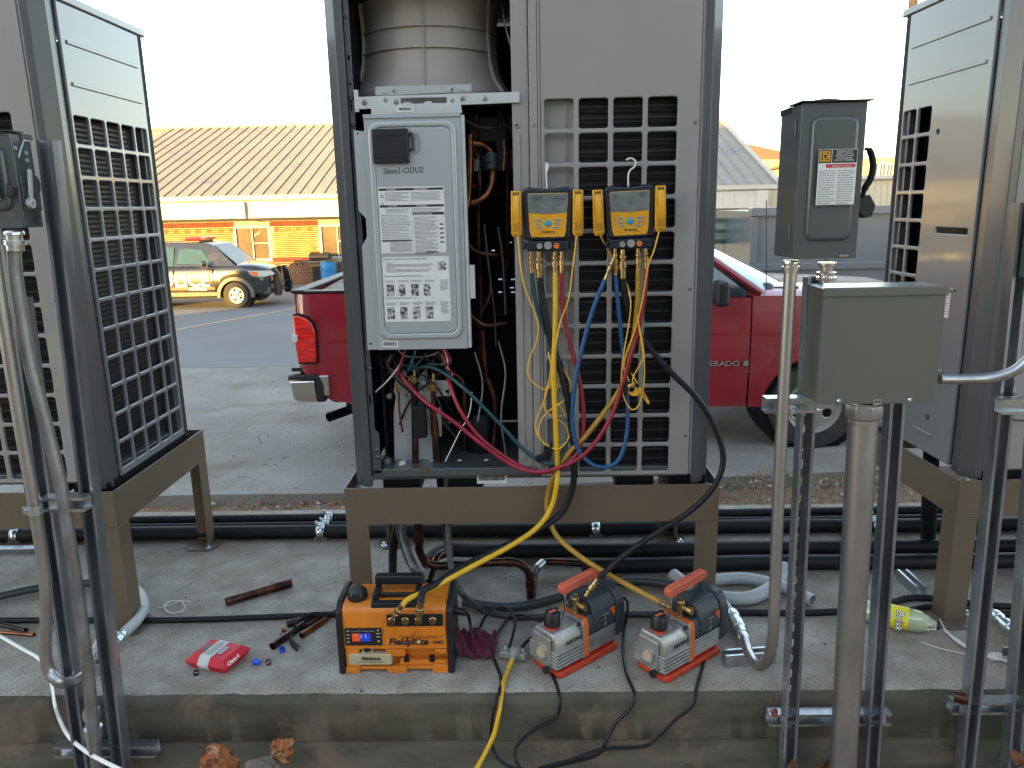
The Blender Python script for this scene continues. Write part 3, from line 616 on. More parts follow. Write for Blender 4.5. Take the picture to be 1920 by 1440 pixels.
# cab with door, fender and hood
xA = xbed1+.03; xseam = tp(1408, 650).x; xfr = hub.x+.95
zsill = tp(1380, 765).z; zbelt = tp(1370, 560, TY).z
def belt(x): return zbelt+.02*(xseam-x)
def cabside(x0, x1, name, zt, xsx=None, arch=False):
    def zb__(x):
        if arch:
            t = (x-hub.x)/(RA+.0)
            if abs(t) < 1: return max(zsill+.01, hub.z-.02+math.sqrt(1-t*t)*RA)
        return zsill
    xs_ = [x0+(x1-x0)*i/8 for i in range(9)]
    if arch: xs_ = sorted([x for x in xs_ if abs(x-hub.x) > RA]+arch_x(hub.x, RA)+[hub.x-RA-.001])
    def yfl(x, z):
        y = yb(x, z)
        if arch:
            d = math.hypot(x-hub.x, z-hub.z); y -= .035*math.exp(-((d-RA)/.09)**2)
        return y
    q = side_loft(xs_, zb__, zt, yfl, 14)
    nb = len(q.v); qv = [V((v.x, v.y+.05, v.z)) for v in q.v]; fs = list(q.f)
    return q
dr = cabside(xA+.25, xseam-.006, 'door', belt); dr.box(xA+.26, xseam-.01, TY+.06, TY+.12, zsill+.02, zbelt-.02)
door = dr.build('door', M['red'], truck, sharp=50)
cb = cabside(xA, xA+.24, 'c', belt); cb.box(xA, xseam-.05, TY+1.8, TY+1.95, zsill, zbelt); cb.box(xA, xA+.05, TY+.06, TY+1.9, zsill, zbelt); cb.build('cab', M['red'], truck, sharp=50)
zhood = lambda x: tp(1440, 556).z-.035*max(0, x-xseam)**1.6
fd = cabside(xseam+.006, xfr, 'fender', zhood, arch=True); fd.build('front_fender', M['red'], truck, sharp=50)
fdf = MB(); fdf.box(xseam, xfr, TY+1.9, TY+1.97, hub.z+.2, zhood(xfr)-.02); fdf.build('far_fender', M['red'], truck)
def hoodf(u, v):
    x = xseam-.02+(xfr-xseam+.02)*u; y = TY+.06+1.82*v; e = abs(2*v-1)
    return (x, y, zhood(x)+.055*(1-e**6)+(.02*(1-abs(e-.5)*2) if e < 1 else 0)*.6)
MB().grid(hoodf, 14, 20).build('hood', M['red'], truck, sharp=60)
MB().box(xfr-.04, xfr+.06, TY+.08, TY+1.88, ZG+.45, zhood(xfr)).build('grille', M['chrome'], truck, bevel=.03)
MB().box(xfr-.02, xfr+.16, TY+.0, TY+1.95, ZG+.35, ZG+.6).build('front_bumper', M['chrome'], truck, bevel=.04)
# greenhouse
wb = V((tp(1432, 548).x, TY+.10, tp(1432, 548).z)); xt = wb.x-.72; zr = ZG+1.87
o = MB(); ya, yb2 = TY+.10, TY+1.88; yc, yd = TY+.26, TY+1.72
o.grid(lambda u, v: (wb.x+.01+(xt-wb.x)*u+(.44-.30*u)*(1-(2*v-1)**2), (ya+(yc-ya)*u)+((yb2+(yd-yb2)*u)-(ya+(yc-ya)*u))*v, wb.z-.01+(zr-.04-wb.z)*u), 6, 14); o.build('windshield', M['wshield'], truck)
o = MB(); o.tube([(wb.x+.01, ya-.02, wb.z-.015), (xt, yc-.01, zr-.04)], .028, 8); o.build('pillar', M['red'], truck)
o = MB(); o.tube([(wb.x+.01, yb2, wb.z), (xt, yd, zr-.04)], .028, 8); o.build('pillar', M['red'], truck)
o = MB(); o.tube([(xA+.05, TY+.1, zbelt), (xA+.12, yc, zr-.06)], .05, 8); o.build('pillar', M['red'], truck)
o = MB(); o.grid(lambda u, v: (xA+.08+(xt-xA-.06)*u, yc-.02+(yd-yc+.04)*v, zr-.05+.06*(1-(2*v-1)**4)*(1-(2*u-1)**6)), 8, 10); o.build('roof', M['red'], truck)
o = MB(); o.add([(xA+.3, TY+.11, zbelt), (wb.x-.05, TY+.11, zbelt), (xt, yc-.01, zr-.07), (xA+.3, yc-.01, zr-.07)], [(0, 1, 2, 3)]); o.build('side_window', M['glass'], truck); o = MB(); o.add([(xA+.3, TY+1.86, zbelt), (wb.x-.05, TY+1.86, zbelt), (xt, yd+.01, zr-.07), (xA+.3, yd+.01, zr-.07)], [(0, 1, 2, 3)]); o.build('side_window', M['glass'], truck)
o = MB(); mc = tp(1352, 550, TY-.1); o.obox(mc, (.10, 0, -.0), (0, .18, 0), (0, 0, .2)); mir = o.build('side_mirror', M['blackp'], truck, bevel=.03, seg=3)
MB().cyl((mc.x+.02, TY-.02, mc.z-.05), (mc.x+.03, TY+.1, mc.z-.06), .025).build('mirror_arm', M['blackp'], mir)
MB().box(xA+.36, xA+.52, TY-.012, TY+.015, zbelt-.14, zbelt-.10).build('door_handle', M['blackp'], truck, bevel=.008)
o = MB(); q = tp(1437, 541, TY+.3); o.sphere(q, .08, 8, sc3=(.9, 1, .7)); o.box(q.x-.02, q.x+.25, q.y-.05, q.y+.1, q.z-.05, q.z+.02); o.build('cowl_vent', M['swgrey'], truck)
o = MB(); q = tp(1437, 553, TY+.2); q2 = tp(1437, 375, TY+.2); o.cyl(q, q2, .004, 6); o.build('antenna', M['blackp'], truck)
bt_ = MB(); q = tp(1337, 690, TY-.006); q1_ = tp(1398, 681, TY-.006)
bt_.text((V((q1_.x-.43*1.0, TY-.001, tp(1350, 686).z)), V((1, 0, 0)), V((0, 0, 1))), 'SILVERADO', .062, ext=.006, bold=.0012, sx=1.20)
bt_.build('badge', M['chrome'], truck); bt_ = MB(); q = tp(1395, 681); bt_.box(q.x-.005, q.x+.035, TY-.002, TY+.012, q.z-.022, q.z+.02); bt_.build('badge', M['chrome'], truck)
wheel(truck, hub+V((0, 0, 0)), .375, .232, .25); wheel(truck, rub, .375, .232, .25)
for hc in (hub, rub): MB().lathe(V((hc.x, TY+.10, hc.z+.02)), (0, 1, 0), [(0, RA+.0), (.4, RA), (.4, .01)], 28).build('wheel_well', M['interior'], truck)
for hc in (hub, rub): wheel(truck, hc+V((0, 1.66, 0)), .375, .232, .25)
# ---- police SUV, nose to the right, lit by the low sun
PY = 21.0; PG = lotz(PY+.2)
def pp(px, py, Y=PY): return at(px, py, Y)
pol = thing('police_suv', 'black police patrol SUV with white lettering parked in golden sunlight', 'police car', (pp(400, 575).x, PY+1, PG))
ph = V((pp(442, 553).x, PY+.13, PG+.36)); PR = .365; PA = .43
xf = ph.x+.86; rear = xf-5.0; prh = V((xf-.86-2.86, PY+.13, PG+.36))
zsl = PG+.36; zbl = pp(400, 500).z
def ztp(x):
    if x > ph.x-.0: return pp(470, 497).z-.16*max(0, (x-ph.x)/.86)**2.4
    return zbl+.01
def zbt(x):
    for h in (ph, prh):
        t = (x-h.x)/PA
        if abs(t) < 1: return max(zsl, h.z-.02+math.sqrt(1-t*t)*PA)
    return zsl+(.0 if x < xf-.4 else .10*((x-xf+.4)/.4))
def pw(x): e = max(0, (x-(xf-.75))/.75); r = max(0, (rear+.4-x)/.4); return 1.0-.28*e**2.2-.15*r**2
def psec(x):
    zb0, zt0 = zbt(x), ztp(x); W = pw(x); h = zt0-zb0; pts = []
    for f_, wf in ((0, .985), (.15, .995), (.3, 1.0), (.5, 1.0), (.7, .985), (.85, .965), (.94, .94)): pts.append((-W*wf, zb0+h*f_))
    pts += [(-W*.88, zt0-.005), (-W*.6, zt0+.03), (0, zt0+.045), (W*.6, zt0+.03), (W*.88, zt0-.005)]
    for f_, wf in ((.94, .94), (.85, .965), (.7, .985), (.5, 1.0), (.3, 1.0), (.15, .995), (0, .985)): pts.append((W*wf, zb0+h*f_))
    return pts
xs = sorted([rear, rear+.1, rear+.25]+arch_x(ph.x, PA, 20)+arch_x(prh.x, PA, 20)+[prh.x+PA+.3*i for i in range(1, 7)]+[ph.x+PA+.02, xf-.3, xf-.2, xf-.12, xf-.05, xf])
o = MB(); yc0 = PY+1.0
for x in xs:
    for y, z in psec(x): o.v.append(V((x, yc0+y, z)))
K = 19
for i in range(len(xs)-1):
    for j in range(K-1): o.f.append((i*K+j, (i+1)*K+j, (i+1)*K+j+1, i*K+j+1)); o.m.append(0)
o.f.append(tuple(range((len(xs)-1)*K, len(xs)*K))); o.m.append(0)
o.build('body', M['carblk'], pol, sharp=50)
MB().box(rear+.2, xf-.3, PY+.3, PY+1.7, PG+.25, PG+.8).build('underbody', M['interior'], pol)
zrf = pp(340, 457).z+.02
xw0 = pp(440, 492).x; xw1 = pp(388, 462).x
o = MB()      # cabin
st = [(xw0, zbl, .86), (xw1, zrf-.06, .68), (xw1-.4, zrf, .66), (rear+.6, zrf-.01, .66), (rear+.15, zbl+.25, .74), (rear+.05, zbl, .8)]
o.add([(x, yc0-w2, z) for x, z, w2 in st]+[(x, yc0+w2, z) for x, z, w2 in st]+[(rear+.1, yc0-.9, zbl), (rear+.1, yc0+.9, zbl)], [(0, 1, 7, 6), (1, 2, 8, 7), (2, 3, 9, 8), (3, 4, 10, 9), (4, 5, 11, 10)])
lowr = [(xw0, yc0-.92, zbl), (rear+.1, yc0-.92, zbl)]
b0 = len(o.v); o.v += [V(q) for q in lowr]+[V((q[0], 2*yc0-q[1], q[2])) for q in lowr]
o.f += [(b0, b0+1, 4, 3, 2, 1), (b0+2, 7, 8, 9, 10, b0+3)]; o.m += [0, 0]
o.build('cabin', M['carblk'], pol, bevel=.03, seg=2)
o = MB()
def cy(z): t = (z-zbl)/(zrf-zbl); return yc0-.92+.245*t-.012
def quad(px): return [V((pp(a, b_).x, cy(pp(a, b_).z), pp(a, b_).z)) for a, b_ in px]
o.add(quad([(328, 496), (396, 497), (372, 470), (340, 467), (328, 468)]), [(0, 1, 2, 3, 4)])
M['suvw'] = mat('suv_window', (.03, .08, .10), .08, coat=.5, c2=(.03, .06, .08), ns=5)
o.build('side_window', M['suvw'], pol); o = MB()
xq = pp(322, 480).x; o.add([V((xq-1.1, cy(zbl+.03), zbl+.03)), V((xq-.03, cy(zbl+.03), zbl+.03)), V((xq-.03, cy(zrf-.12), zrf-.12)), V((xq-.9, cy(zrf-.12), zrf-.12))], [(0, 1, 2, 3)])
o.build('side_window', M['suvw'], pol)
o = MB(); e = .006
a0, a1 = V((xw0-.02, yc0-.80, zbl+.03)), V((xw1+.03, yc0-.62, zrf-.085)); nrm = V((zrf-zbl, 0, xw0-xw1)).normalized()*.012
o.add([a0+nrm, V((a0.x, 2*yc0-a0.y, a0.z))+nrm, V((a1.x, 2*yc0-a1.y, a1.z))+nrm, a1+nrm], [(0, 1, 2, 3)]); o.build('windshield', mat('suv_windshield', (.05, .07, .09), .12, spec=.35, c2=(.16, .13, .08), ns=4), pol)  # tan patches put reflections into the glass colour
MB().sphere(pp(381, 495, PY-.12), .12, 8, sc3=(.6, 1, .75)).build('side_mirror', M['carblk'], pol)
q = pp(348, 454); lb = MB(); lb.box(q.x-.22, q.x+.22, yc0-.55, yc0+.55, zrf+.03, zrf+.13); lbo = lb.build('light_bar', M['lampred'], pol, bevel=.03)
MB().box(q.x-.15, q.x+.15, yc0-.5, yc0+.5, zrf-.02, zrf+.03).build('light_bar_mount', M['blackp'], lbo)
def ctext(txt, size, px, py, name, m_, bold=0, sx=1, al='RIGHT'):
    q = pp(px, py, PY-.012); o = MB(); o.text((V((q.x, PY-.012, q.z)), V((1, 0, 0)), V((0, 0, 1))), txt, size, ext=.003, bold=bold, align=al, sx=sx); return o.build(name, m_, pol)
ctext('POLICE', .50, 394, 537, 'door_lettering', M['decal'], bold=.009, sx=1.0)
ctext('MITCHELL', .105, 388, 544, 'door_lettering', M['decal'], bold=.004)
o = MB(); q0 = pp(403, 540); o.box(rear+.3, q0.x, PY-.010, PY+.01, q0.z-.04, q0.z+.03); o.build('red_stripe', mat('stripe_red', (.35, .03, .02), .4), pol)
o = MB(); o.box(prh.x+PA+.1, ph.x-PA-.05, PY-.012, PY+.03, zsl-.02, zsl+.09); o.build('sill_trim', M['swgrey'], pol, bevel=.01)
for xx in (pp(399, 520).x, pp(325, 520).x): MB().box(xx-.006, xx+.006, PY-.006, PY+.02, zsl+.1, zbl-.05).build('door_seam', M['interior'], pol)
def flare(h):
    b = MB(); n = 20; ri, ro = PA-.01, PA+.085
    vs = []; fs = []
    for i in range(n+1):
        a = math.pi*(i/n)*1.06-.09
        for r_, yy in ((ri, PY-.022), (ro, PY-.006), (ri, PY+.05), (ro, PY+.05)): vs.append((h.x+r_*math.cos(a), yy, h.z-.02+r_*math.sin(a)))
    for i in range(n):
        a, c = i*4, i*4+4; fs += [(a, c, c+1, a+1), (a, a+2, c+2, c), (a+1, c+1, c+3, a+3)]
    b.add(vs, fs); return b.build('wheel_flare', mat('flare_plastic', (.10, .09, .08), .5), pol)
flare(ph); flare(prh)
for h in (ph, prh):
    wheel(pol, h, PR, .22, .24, 5); wheel(pol, h+V((0, 1.74, 0)), PR, .22, .24, 5)
    MB().lathe(V((h.x, PY+.08, h.z)), (0, 1, 0), [(0, PA), (.35, PA), (.35, .01)], 24).build('wheel_well', M['interior'], pol)
o = MB(); pts = [(464, 508), (478, 508), (500, 509), (507, 516), (492, 520), (473, 518)]
def fy(x): e = max(0, (x-(xf-.75))/.75); return yc0-1.0*(1.0-.28*e**2.2)
vs = [V((pp(a, b_).x, fy(pp(a, b_).x)-.03, pp(a, b_).z)) for a, b_ in pts]; o.add(vs+[v+V((0, .08, 0)) for v in vs], [(0, 1, 2, 3, 4, 5), (0, 6, 7, 1), (1, 7, 8, 2), (2, 8, 9, 3), (3, 9, 10, 4), (4, 10, 11, 5), (5, 11, 6, 0)]); hl = o.build('headlight', M['lampclr'], pol)
vs = [V((pp(a, b_).x, fy(pp(a, b_).x)-.038, pp(a, b_).z)) for a, b_ in ((468, 510), (480, 510), (482, 518), (474, 517))]; MB().add(vs, [(0, 1, 2, 3)]).build('turn_lens', M['lamporg'], hl)
o = MB()
for k in range(4): o.box(xf-.03, xf+.02, yc0-.55, yc0+.55, PG+.72+k*.07, PG+.75+k*.07)
o.build('grille', M['chrome'], pol)
for yy in (yc0-.55, yc0+.38):     # push bumper uprights
    o = MB(); o.prism([(0, 0), (.16, .0), (.22, .25), (.16, .62), (.05, .78), (-.03, .76), (.0, .4)], (xf+.06, yy, PG+.28), (1, 0, 0), (0, 0, 1), (0, .17, 0)); o.build('push_bar_upright', M['blackp'], pol, bevel=.015)
o = MB()
for z in (PG+.42, PG+.62): o.cyl((xf+.14, yc0-.5, z), (xf+.14, yc0+.5, z), .035, 10)
o.build('push_bar_rail', M['blackp'], pol)
o = MB(); o.box(xf-.35, xf+.02, yc0-.75, yc0+.75, PG+.33, PG+.55); o.build('front_bumper', M['swgrey'], pol, bevel=.05, seg=3)
# ================================================================== HEAT PUMP UNITS ON STANDS
Z0, ZT, HW, UY = .53, 2.16, .617, 2.549
XU, ZU, YU = V((1, 0, 0)), V((0, 0, 1)), V((0, 1, 0))
def screw(mb, fr, a, b, r=.006, mi=0): O, u, v = fr; n = u.cross(v); mb.lathe(O+u*a+v*b-n*.002, n, [(0, r*1.15), (.003, r*1.15), (.0055, r*.7), (.0055, r*.35), (.003, r*.2)], 10, mi)
def boss(mb, fr, a, b, r=.012): O, u, v = fr; n = u.cross(v); mb.lathe(O+u*a+v*b-n*.002, n, [(0, r), (.004, r*.85), (.006, r*.5), (.002, r*.25), (.002, .0001)], 14)
def post(cx, sx, sy, root):              # chamfered corner post; sx,sy = outward signs
    poly = [(0, 0), (.060, 0), (.060, .012), (.052, .012), (.052, .014), (.045, .10), (.010, .10), (.010, .045), (0, .045)]
    poly = [(.036, 0), (.062, 0), (.062, .02), (.05, .10), (.014, .10), (.014, .046), (0, .040)]
    yb_ = UY if sy < 0 else UY+.70
    b = MB(); b.prism([(cx+sx*(HW-a), yb_-sy*c) for a, c in poly], (0, 0, Z0), XU, YU, (0, 0, ZT-Z0-.01))
    return b.build('corner_post', M['post'], root, bevel=.002)
def grille_panel(fr, a0, b0, w, h, cols, rows, pa, pb, ga, gb, cw, ch, extra=(), t=.012):
    holes = [rrect(ga+i*pa, ga+i*pa+cw, gb-j*pb-ch, gb-j*pb, .009, 3) for i in range(cols) for j in range(rows)]
    b = MB(); b.plate(fr, [(a0, b0), (a0+w, b0), (a0+w, b0+h), (a0, b0+h)], holes+list(extra), t=t, bev=.0035, res=2); return b
def coil(root, fr, a0, a1, b0, b1, depth=.045, dark=False):
    O, u, v = fr
    MB().fbox(fr, a0, a1, b0, b1, -depth-.02, -depth).build('coil', M['coil'], root)
    b = MB(); z = b0+.01; k = 0
    while z < b1:
        n_ = u.cross(v); p = O+v*z-n_*(depth-.006)
        b.tube([p+u*a0, p+u*a1], .0028, 5, mi=k % 2); z += .0172; k += 1
    b.build('coil_tubes', [M['ctd'] if dark else M['tubefin'], M['ctd']], root, kind='stuff')
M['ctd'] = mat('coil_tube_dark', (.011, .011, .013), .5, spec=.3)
def stand(cx, label):
    r = thing('steel_stand', label, 'steel stand', (cx, UY+.35, 0), 'steel stands under the heat pump units')
    x0, x1, y0, y1 = cx-.648, cx+.648, UY-.03, UY+.74; T = .005
    for (nm, fr_, L) in (('front', (V((x0, y0, 0)), XU, ZU), x1-x0), ('back', (V((x1, y1, 0)), -XU, ZU), x1-x0), ('left', (V((x0, y1, 0)), -YU, ZU), y1-y0), ('right', (V((x1, y0, 0)), YU, ZU), y1-y0)):
        b = MB(); b.fbox(fr_, 0 if nm in ('front', 'back') else T+.001, L if nm in ('front', 'back') else L-T-.001, .40, .535, -T, 0); b.fbox(fr_, T+.001, L-T-.001, .488, .493, -.06, -T-.0005) ; b.build('beam', M['stand'], r, bevel=.0012)
    for sx, sy in ((-1, -1), (1, -1), (-1, 1), (1, 1)):
        xx = x0 if sx < 0 else x1; yy = y0 if sy < 0 else y1; dx_ = -sx; dy_ = -sy
        b = MB(); b.prism([(xx+dx_*.0, yy), (xx+dx_*.078, yy), (xx+dx_*.078, yy+dy_*T), (xx+dx_*T, yy+dy_*T), (xx+dx_*T, yy+dy_*.078), (xx, yy+dy_*.078)], (0, 0, .008), XU, YU, (0, 0, .391)); lg = b.build('leg', M['stand'], r, bevel=.0012)
        b = MB(); px_, py_ = xx-dx_*.02, yy-dy_*.02
        b.prism([(px_+dx_*a, py_+dy_*c) for a, c in ((-.02, -.005), (.02, -.03), (.10, -.03), (.13, 0), (.13, .10), (.10, .13), (.01, .13), (-.02, .10))], (0, 0, 0), XU, YU, (0, 0, .008)); ft = b.build('foot_plate', M['stand'], lg, bevel=.002)
        bx_, by_ = (xx-dx_*.01, yy+dy_*.105) if sy > 0 else (xx+dx_*.10, yy+dy_*.03)
        b = MB(); b.cyl((bx_, by_, .008), (bx_, by_, .018), .013, 6); b.cyl((bx_, by_, .018), (bx_, by_, .030), .006, 8); b.build('anchor_bolt', M['zinc'], lg)
    return r
def unit(cx, label, centre=False, right_side=True, left_side=True, closed=True):
    r = thing('heat_pump_unit', label, 'heat pump', (cx, UY+.35, Z0), 'grey heat pump units')
    for sx in (-1, 1):
        for sy in (-1, 1): post(cx, sx, sy, r)
    FRF = (V((cx, UY, 0)), XU, ZU)
    # top and base
    b = MB(); b.box(cx-HW, cx+HW, UY, UY+.70, ZT-.008, ZT+.02); b.build('top_panel', M['side'], r, bevel=.006)
    b = MB(); b.box(cx-HW+.065, cx+HW-.065, UY+.012, UY+.06, Z0+.02, Z0+.058); b.box(cx-HW+.03, cx+HW-.03, UY+.061, UY+.66, Z0+.02, Z0+.045); b.build('base_pan', M['post'] if not centre else M['swgrey'], r, bevel=.004)
    for a in (-.52, -.30, .30, .48):
        MB().box(cx+a-.0, cx+a+.13, UY+.02, UY+.65, Z0-.03, Z0+.019).build('base_rail', M['interior'], r)
    # front coil grille panel on the right half
    b = grille_panel(FRF, .048, .560, .498, ZT-.012-.560, 4, 12, .1078, .1033, .061, 1.800, .092, .0895)
    b.build('front_grille', M['panel'], r, sharp=50)
    b = MB(); b.box(cx+.040, cx+.0475, UY-.004, UY+.05, .56, ZT-.01); b.box(cx+.5475, cx+.556, UY+.004, UY+.05, .56, ZT-.01); b.build('panel_edge', M['panel'], r, bevel=.002)
    b = MB(); 
    for z in (1.72, .70, 1.2): screw(b, (V((cx, UY+.002, 0)), XU, ZU), .532, z, .006)
    b.build('screw', M['post'], r)
    MB().box(cx+.052, cx+.160, UY+.032, UY+.036, .57, 1.83).build('inner_sheet', M['panel'], r)
    b = MB()
    for j in range(12): b = MB(); b.box(cx+.128, cx+.134, UY+.026, UY+.032, 1.72-j*.1033, 1.78-j*.1033); b.build('sheet_rib', M['panel'], r, bevel=.002)
    coil(r, (V((cx, UY, 0)), XU, ZU), .162, .535, .565, 1.83)
    # divider column with flanges and bosses
    b = MB(); b.box(cx-.040, cx+.012, UY+.004, UY+.03, .575, ZT-.01); b.box(cx+.014, cx+.039, UY-.006, UY+.03, .575, ZT-.01); b.box(cx-.036, cx-.016, UY-.0005, UY+.004, .62, 1.70)
    b.build('divider', M['panel'], r, bevel=.003)
    b = MB(); fd_ = (V((cx, UY+.004, 0)), XU, ZU)
    for z in (1.805, 1.725, 1.02, .66): boss(b, fd_, -.026, z, .012)
    for z in (1.725, .635): screw(b, (V((cx, UY-.006, 0)), XU, ZU), .027, z, .006)
    b.build('screw_boss', M['panel'], r)
    # sides
    y0, y1 = UY+.104, UY+.640
    def side(sgn, style):
        X = cx+sgn*(HW-.004)
        fr_ = (V((X, y0, 0)), YU, ZU) if sgn > 0 else (V((X, y1, 0)), -YU, ZU)
        L = y1-y0
        ribz = (1.90, 2.03)
        if style == 'coil':
            b = grille_panel(fr_, 0, .545, L, ZT-.01-.545, 5, 12, .1035, .1035, .013, 1.800, .089, .0885)
        else:
            b = grille_panel(fr_, 0, .545, L, ZT-.01-.545, 2, 12, .1035, .1035, .013, 1.800, .089, .0885, extra=[circ(.26, 1.705, .010, 10), rrect(.31, .50, 1.352, 1.372, .004, 2)])
        sp = b.build('side_panel', M['side'], r, sharp=50)
        b = MB()
        for z in ribz: b.fbox(fr_, .03, L-.03, z-.006, z+.006, 0, .005)
        b.build('pressed_rib', M['side'], sp, bevel=.003)
        if style == 'coil':
            coil(r, fr_, .005, L-.11, .56, 1.83, .04, dark=True); MB().fbox(fr_, L-.105, L-.005, .56, 1.83, -.06, -.045).build('dark_backing', M['interior'], r)  # black sheet stands in for the shaded hollow behind the last grille column
        else:
            MB().fbox(fr_, .005, L-.005, .56, 1.83, -.10, -.09).build('coil', M['coil'], r)
            b = MB()
            for k_ in range(3): b.fbox(fr_, .36, .41, .955-k_*.028, .970-k_*.028, 0, .012)
            b.build('louvre', M['side'], sp, bevel=.003)
            b = MB(); b.fbox(fr_, .30, .47, 1.158, 1.166, 0, .007); b.fbox(fr_, .28, .45, .862, .870, 0, .006); b.fbox(fr_, .30, .42, .615, .622, 0, .005); b.build('pressed_lip', M['side'], sp, bevel=.002)
            b = MB(); b.lathe(fr_[0]+fr_[1]*.38+ZU*.68, fr_[1].cross(ZU), [(-.001, .012), (.002, .012), (.002, .004)], 12); b.build('knockout', M['post'], sp)
            b = MB(); b.fbox(fr_, .385, .445, 1.06, 1.148, 0, .0015); lb = b.build('sticker', M['paper'], sp)
            b = MB()
            for k_ in range(8): b.fbox(fr_, .390, .440-.006*(k_ % 3), 1.138-k_*.0095, 1.141-k_*.0095, .0015, .002)
            b.build('sticker_print', M['inkred'], lb)
        if not closed or True:
            pass
    side(1, 'coil' if right_side else 'panel'); side(-1, 'panel')
    # dark recess behind the side panels
    for s_ in (-1, 1): b = MB(); b.box(cx+s_*(HW-.06)-.04, cx+s_*(HW-.06)+.04, UY+.645, UY+.69, Z0+.03, ZT-.02); b.build('rear_frame', M['interior'], r)
    b = MB(); b.box(cx-HW+.07, cx+HW-.07, UY+.66, UY+.68, Z0+.05, ZT-.02); b.build('rear_coil', M['coil'], r)
    if closed:
        b = MB(); b.plate(FRF, [(-.553, .560), (-.042, .560), (-.042, ZT-.012), (-.553, ZT-.012)], [rrect(-.12, -.06, 1.15, 1.26, .01, 3)], t=.012, bev=.0035, res=2); d = b.build('service_door', M['panel'], r, sharp=50)
        b = MB(); b.box(cx-.125, cx-.055, UY+.02, UY+.03, 1.14, 1.27); b.build('handle_recess', M['interior'], d)
        b = MB()
        for z in (.60, .70): screw(b, FRF, -.52, z, .008)
        b.build('screw', M['post'], d)
        b = MB(); q = spline([V((cx-.545+.01*0, UY-.003, .78)), V((cx-.50, UY-.003, .78)), V((cx-.47, UY-.003, .74)), V((cx-.40, UY-.003, .735))], 6); b.tube(q, .003, 6); b.build('pressed_rib', M['post'], d)
    return r
XL, XRU = -1.4887-HW, 1.49+HW
stand(0, 'taupe angle steel stand carrying the opened middle heat pump unit')
stand(XL, 'taupe angle steel stand carrying the left heat pump unit')
SR = stand(XRU, 'taupe angle steel stand carrying the right heat pump unit')
unit(XL, 'closed grey heat pump unit at the left beside the steel struts')
UR = unit(XRU, 'closed grey heat pump unit at the right behind the junction box')
_pv = V((1.50, UY, 0)); _a = math.radians(2.6)
for _o in (SR, UR): _d = _o.location-_pv; _o.location = _pv+V((_d.x*math.cos(_a)-_d.y*math.sin(_a), _d.x*math.sin(_a)+_d.y*math.cos(_a), _d.z)); _o.rotation_euler = (0, 0, _a)
cu = unit(0, 'grey heat pump unit in the middle with its service door off, wiring and pipes exposed', centre=True, closed=False)
# ------------------------------------------------------------------ opened half of the middle unit
YF = UY
def c3(px, py, Y=UY): return at(px, py, Y)
b = MB()          # slotted inner flange on the left of the opening
b.plate((V((0, YF+.012, 0)), XU, ZU), [(-.553, .575), (-.522, .575), (-.522, .72), (-.536, .735), (-.536, 1.13), (-.524, 1.15), (-.524, 1.25), (-.536, 1.27), (-.536, 2.14), (-.553, 2.14)], [rrect(-.549, -.543, .82, .86, .002, 2), rrect(-.549, -.541, 1.93, 1.945, .002, 2), circ(-.545, 1.86, .004, 8), rrect(-.549, -.544, 1.78, 1.82, .002, 2)], t=.003, bev=.001)
fl = b.build('door_flange', M['post'], cu)
for x_, z_ in ((-.541, .95), (-.531, 1.20), (-.545, 1.665), (-.545, 1.74), (-.545, 1.82), (-.548, 2.06), (-.532, .66), (-.532, .635)): b = MB(); boss(b, (V((0, YF+.010, 0)), XU, ZU), x_, z_, .009); b.build('screw_boss', M['post'], fl)
b = MB()          # interior box
b.box(-.552, -.548, UY+.03, UY+.62, .60, ZT-.02); b.box(.040, .046, UY+.04, UY+.62, .60, ZT-.02); b.box(-.55, .04, UY+.60, UY+.62, .60, 2.14); b.box(-.55, .045, UY+.04, UY+.60, 1.79, 1.80)
b.build('inner_housing', M['interior'], cu)
b = MB(); z = 1.05; k_ = 0
while z < 1.77:   # coil returns seen inside on the right
    x0_ = -.20+.02*math.sin(k_*2.1); b.tube([(x0_, UY+.42, z), (.03, UY+.30, z)], .0035, 6); z += .026; k_ += 1
b.build('coil_return', M['ctd'], cu, kind='stuff')
b = MB()
for px, py, w_ in ((938, 524, 12), (962, 524, 12), (960, 540, 12), (938, 548, 10), (962, 548, 12), (955, 455, 16), (925, 470, 9)):
    q = c3(px, py, UY+.25); b.tube([q-XU*w_*.0006, q+XU*w_*.0006], .004, 8)
b.build('tube_stub', M['zinc'], cu, kind='stuff')
# crossbar with bracket and slots
fr0 = (V((0, YF-.006, 0)), XU, ZU)
def fx(px, py=190): return at(px, py, YF-.006).x
def fz(py, px=800): return at(px, py, YF-.006).z
b = MB(); b.plate(fr0, [(fx(666), fz(205, 666)), (fx(974), fz(192, 974)), (fx(974), fz(172, 974)), (fx(666), fz(182, 666))], [rrect(fx(751), fx(838), fz(194), fz(183), .003, 2)], t=.016, bev=.001)
b.plate((V((0, YF-.004, 0)), XU, ZU), [(fx(664), fz(210, 664)), (fx(672), fz(210, 664)), (fx(672), fz(168, 664)), (fx(664), fz(168, 664))], t=.006, bev=.001)
b.build('crossbar', M['galvp'], cu)
b = MB(); b.plate((V((0, YF+.002, 0)), XU, ZU), [(fx(704), fz(176)), (fx(884), fz(171, 884)), (fx(884), fz(157, 884)), (fx(704), fz(162, 704))], [rrect(fx(715), fx(729), fz(174), fz(172.4), .0005, 1), rrect(fx(861), fx(874), fz(172), fz(170), .0005, 1)], t=.003, bev=.0005)
for px in (739, 847): boss(b, (V((0, YF+.002, 0)), XU, ZU), fx(px), fz(168), .008)
b.build('shroud_bracket', M['cover'], cu)
b = MB()
for px, py in ((683, 192), (723, 188), (742, 191), (848, 188), (868, 184), (909, 184)): screw(b, (V((0, YF-.007, 0)), XU, ZU), fx(px), fz(py, px), .008)
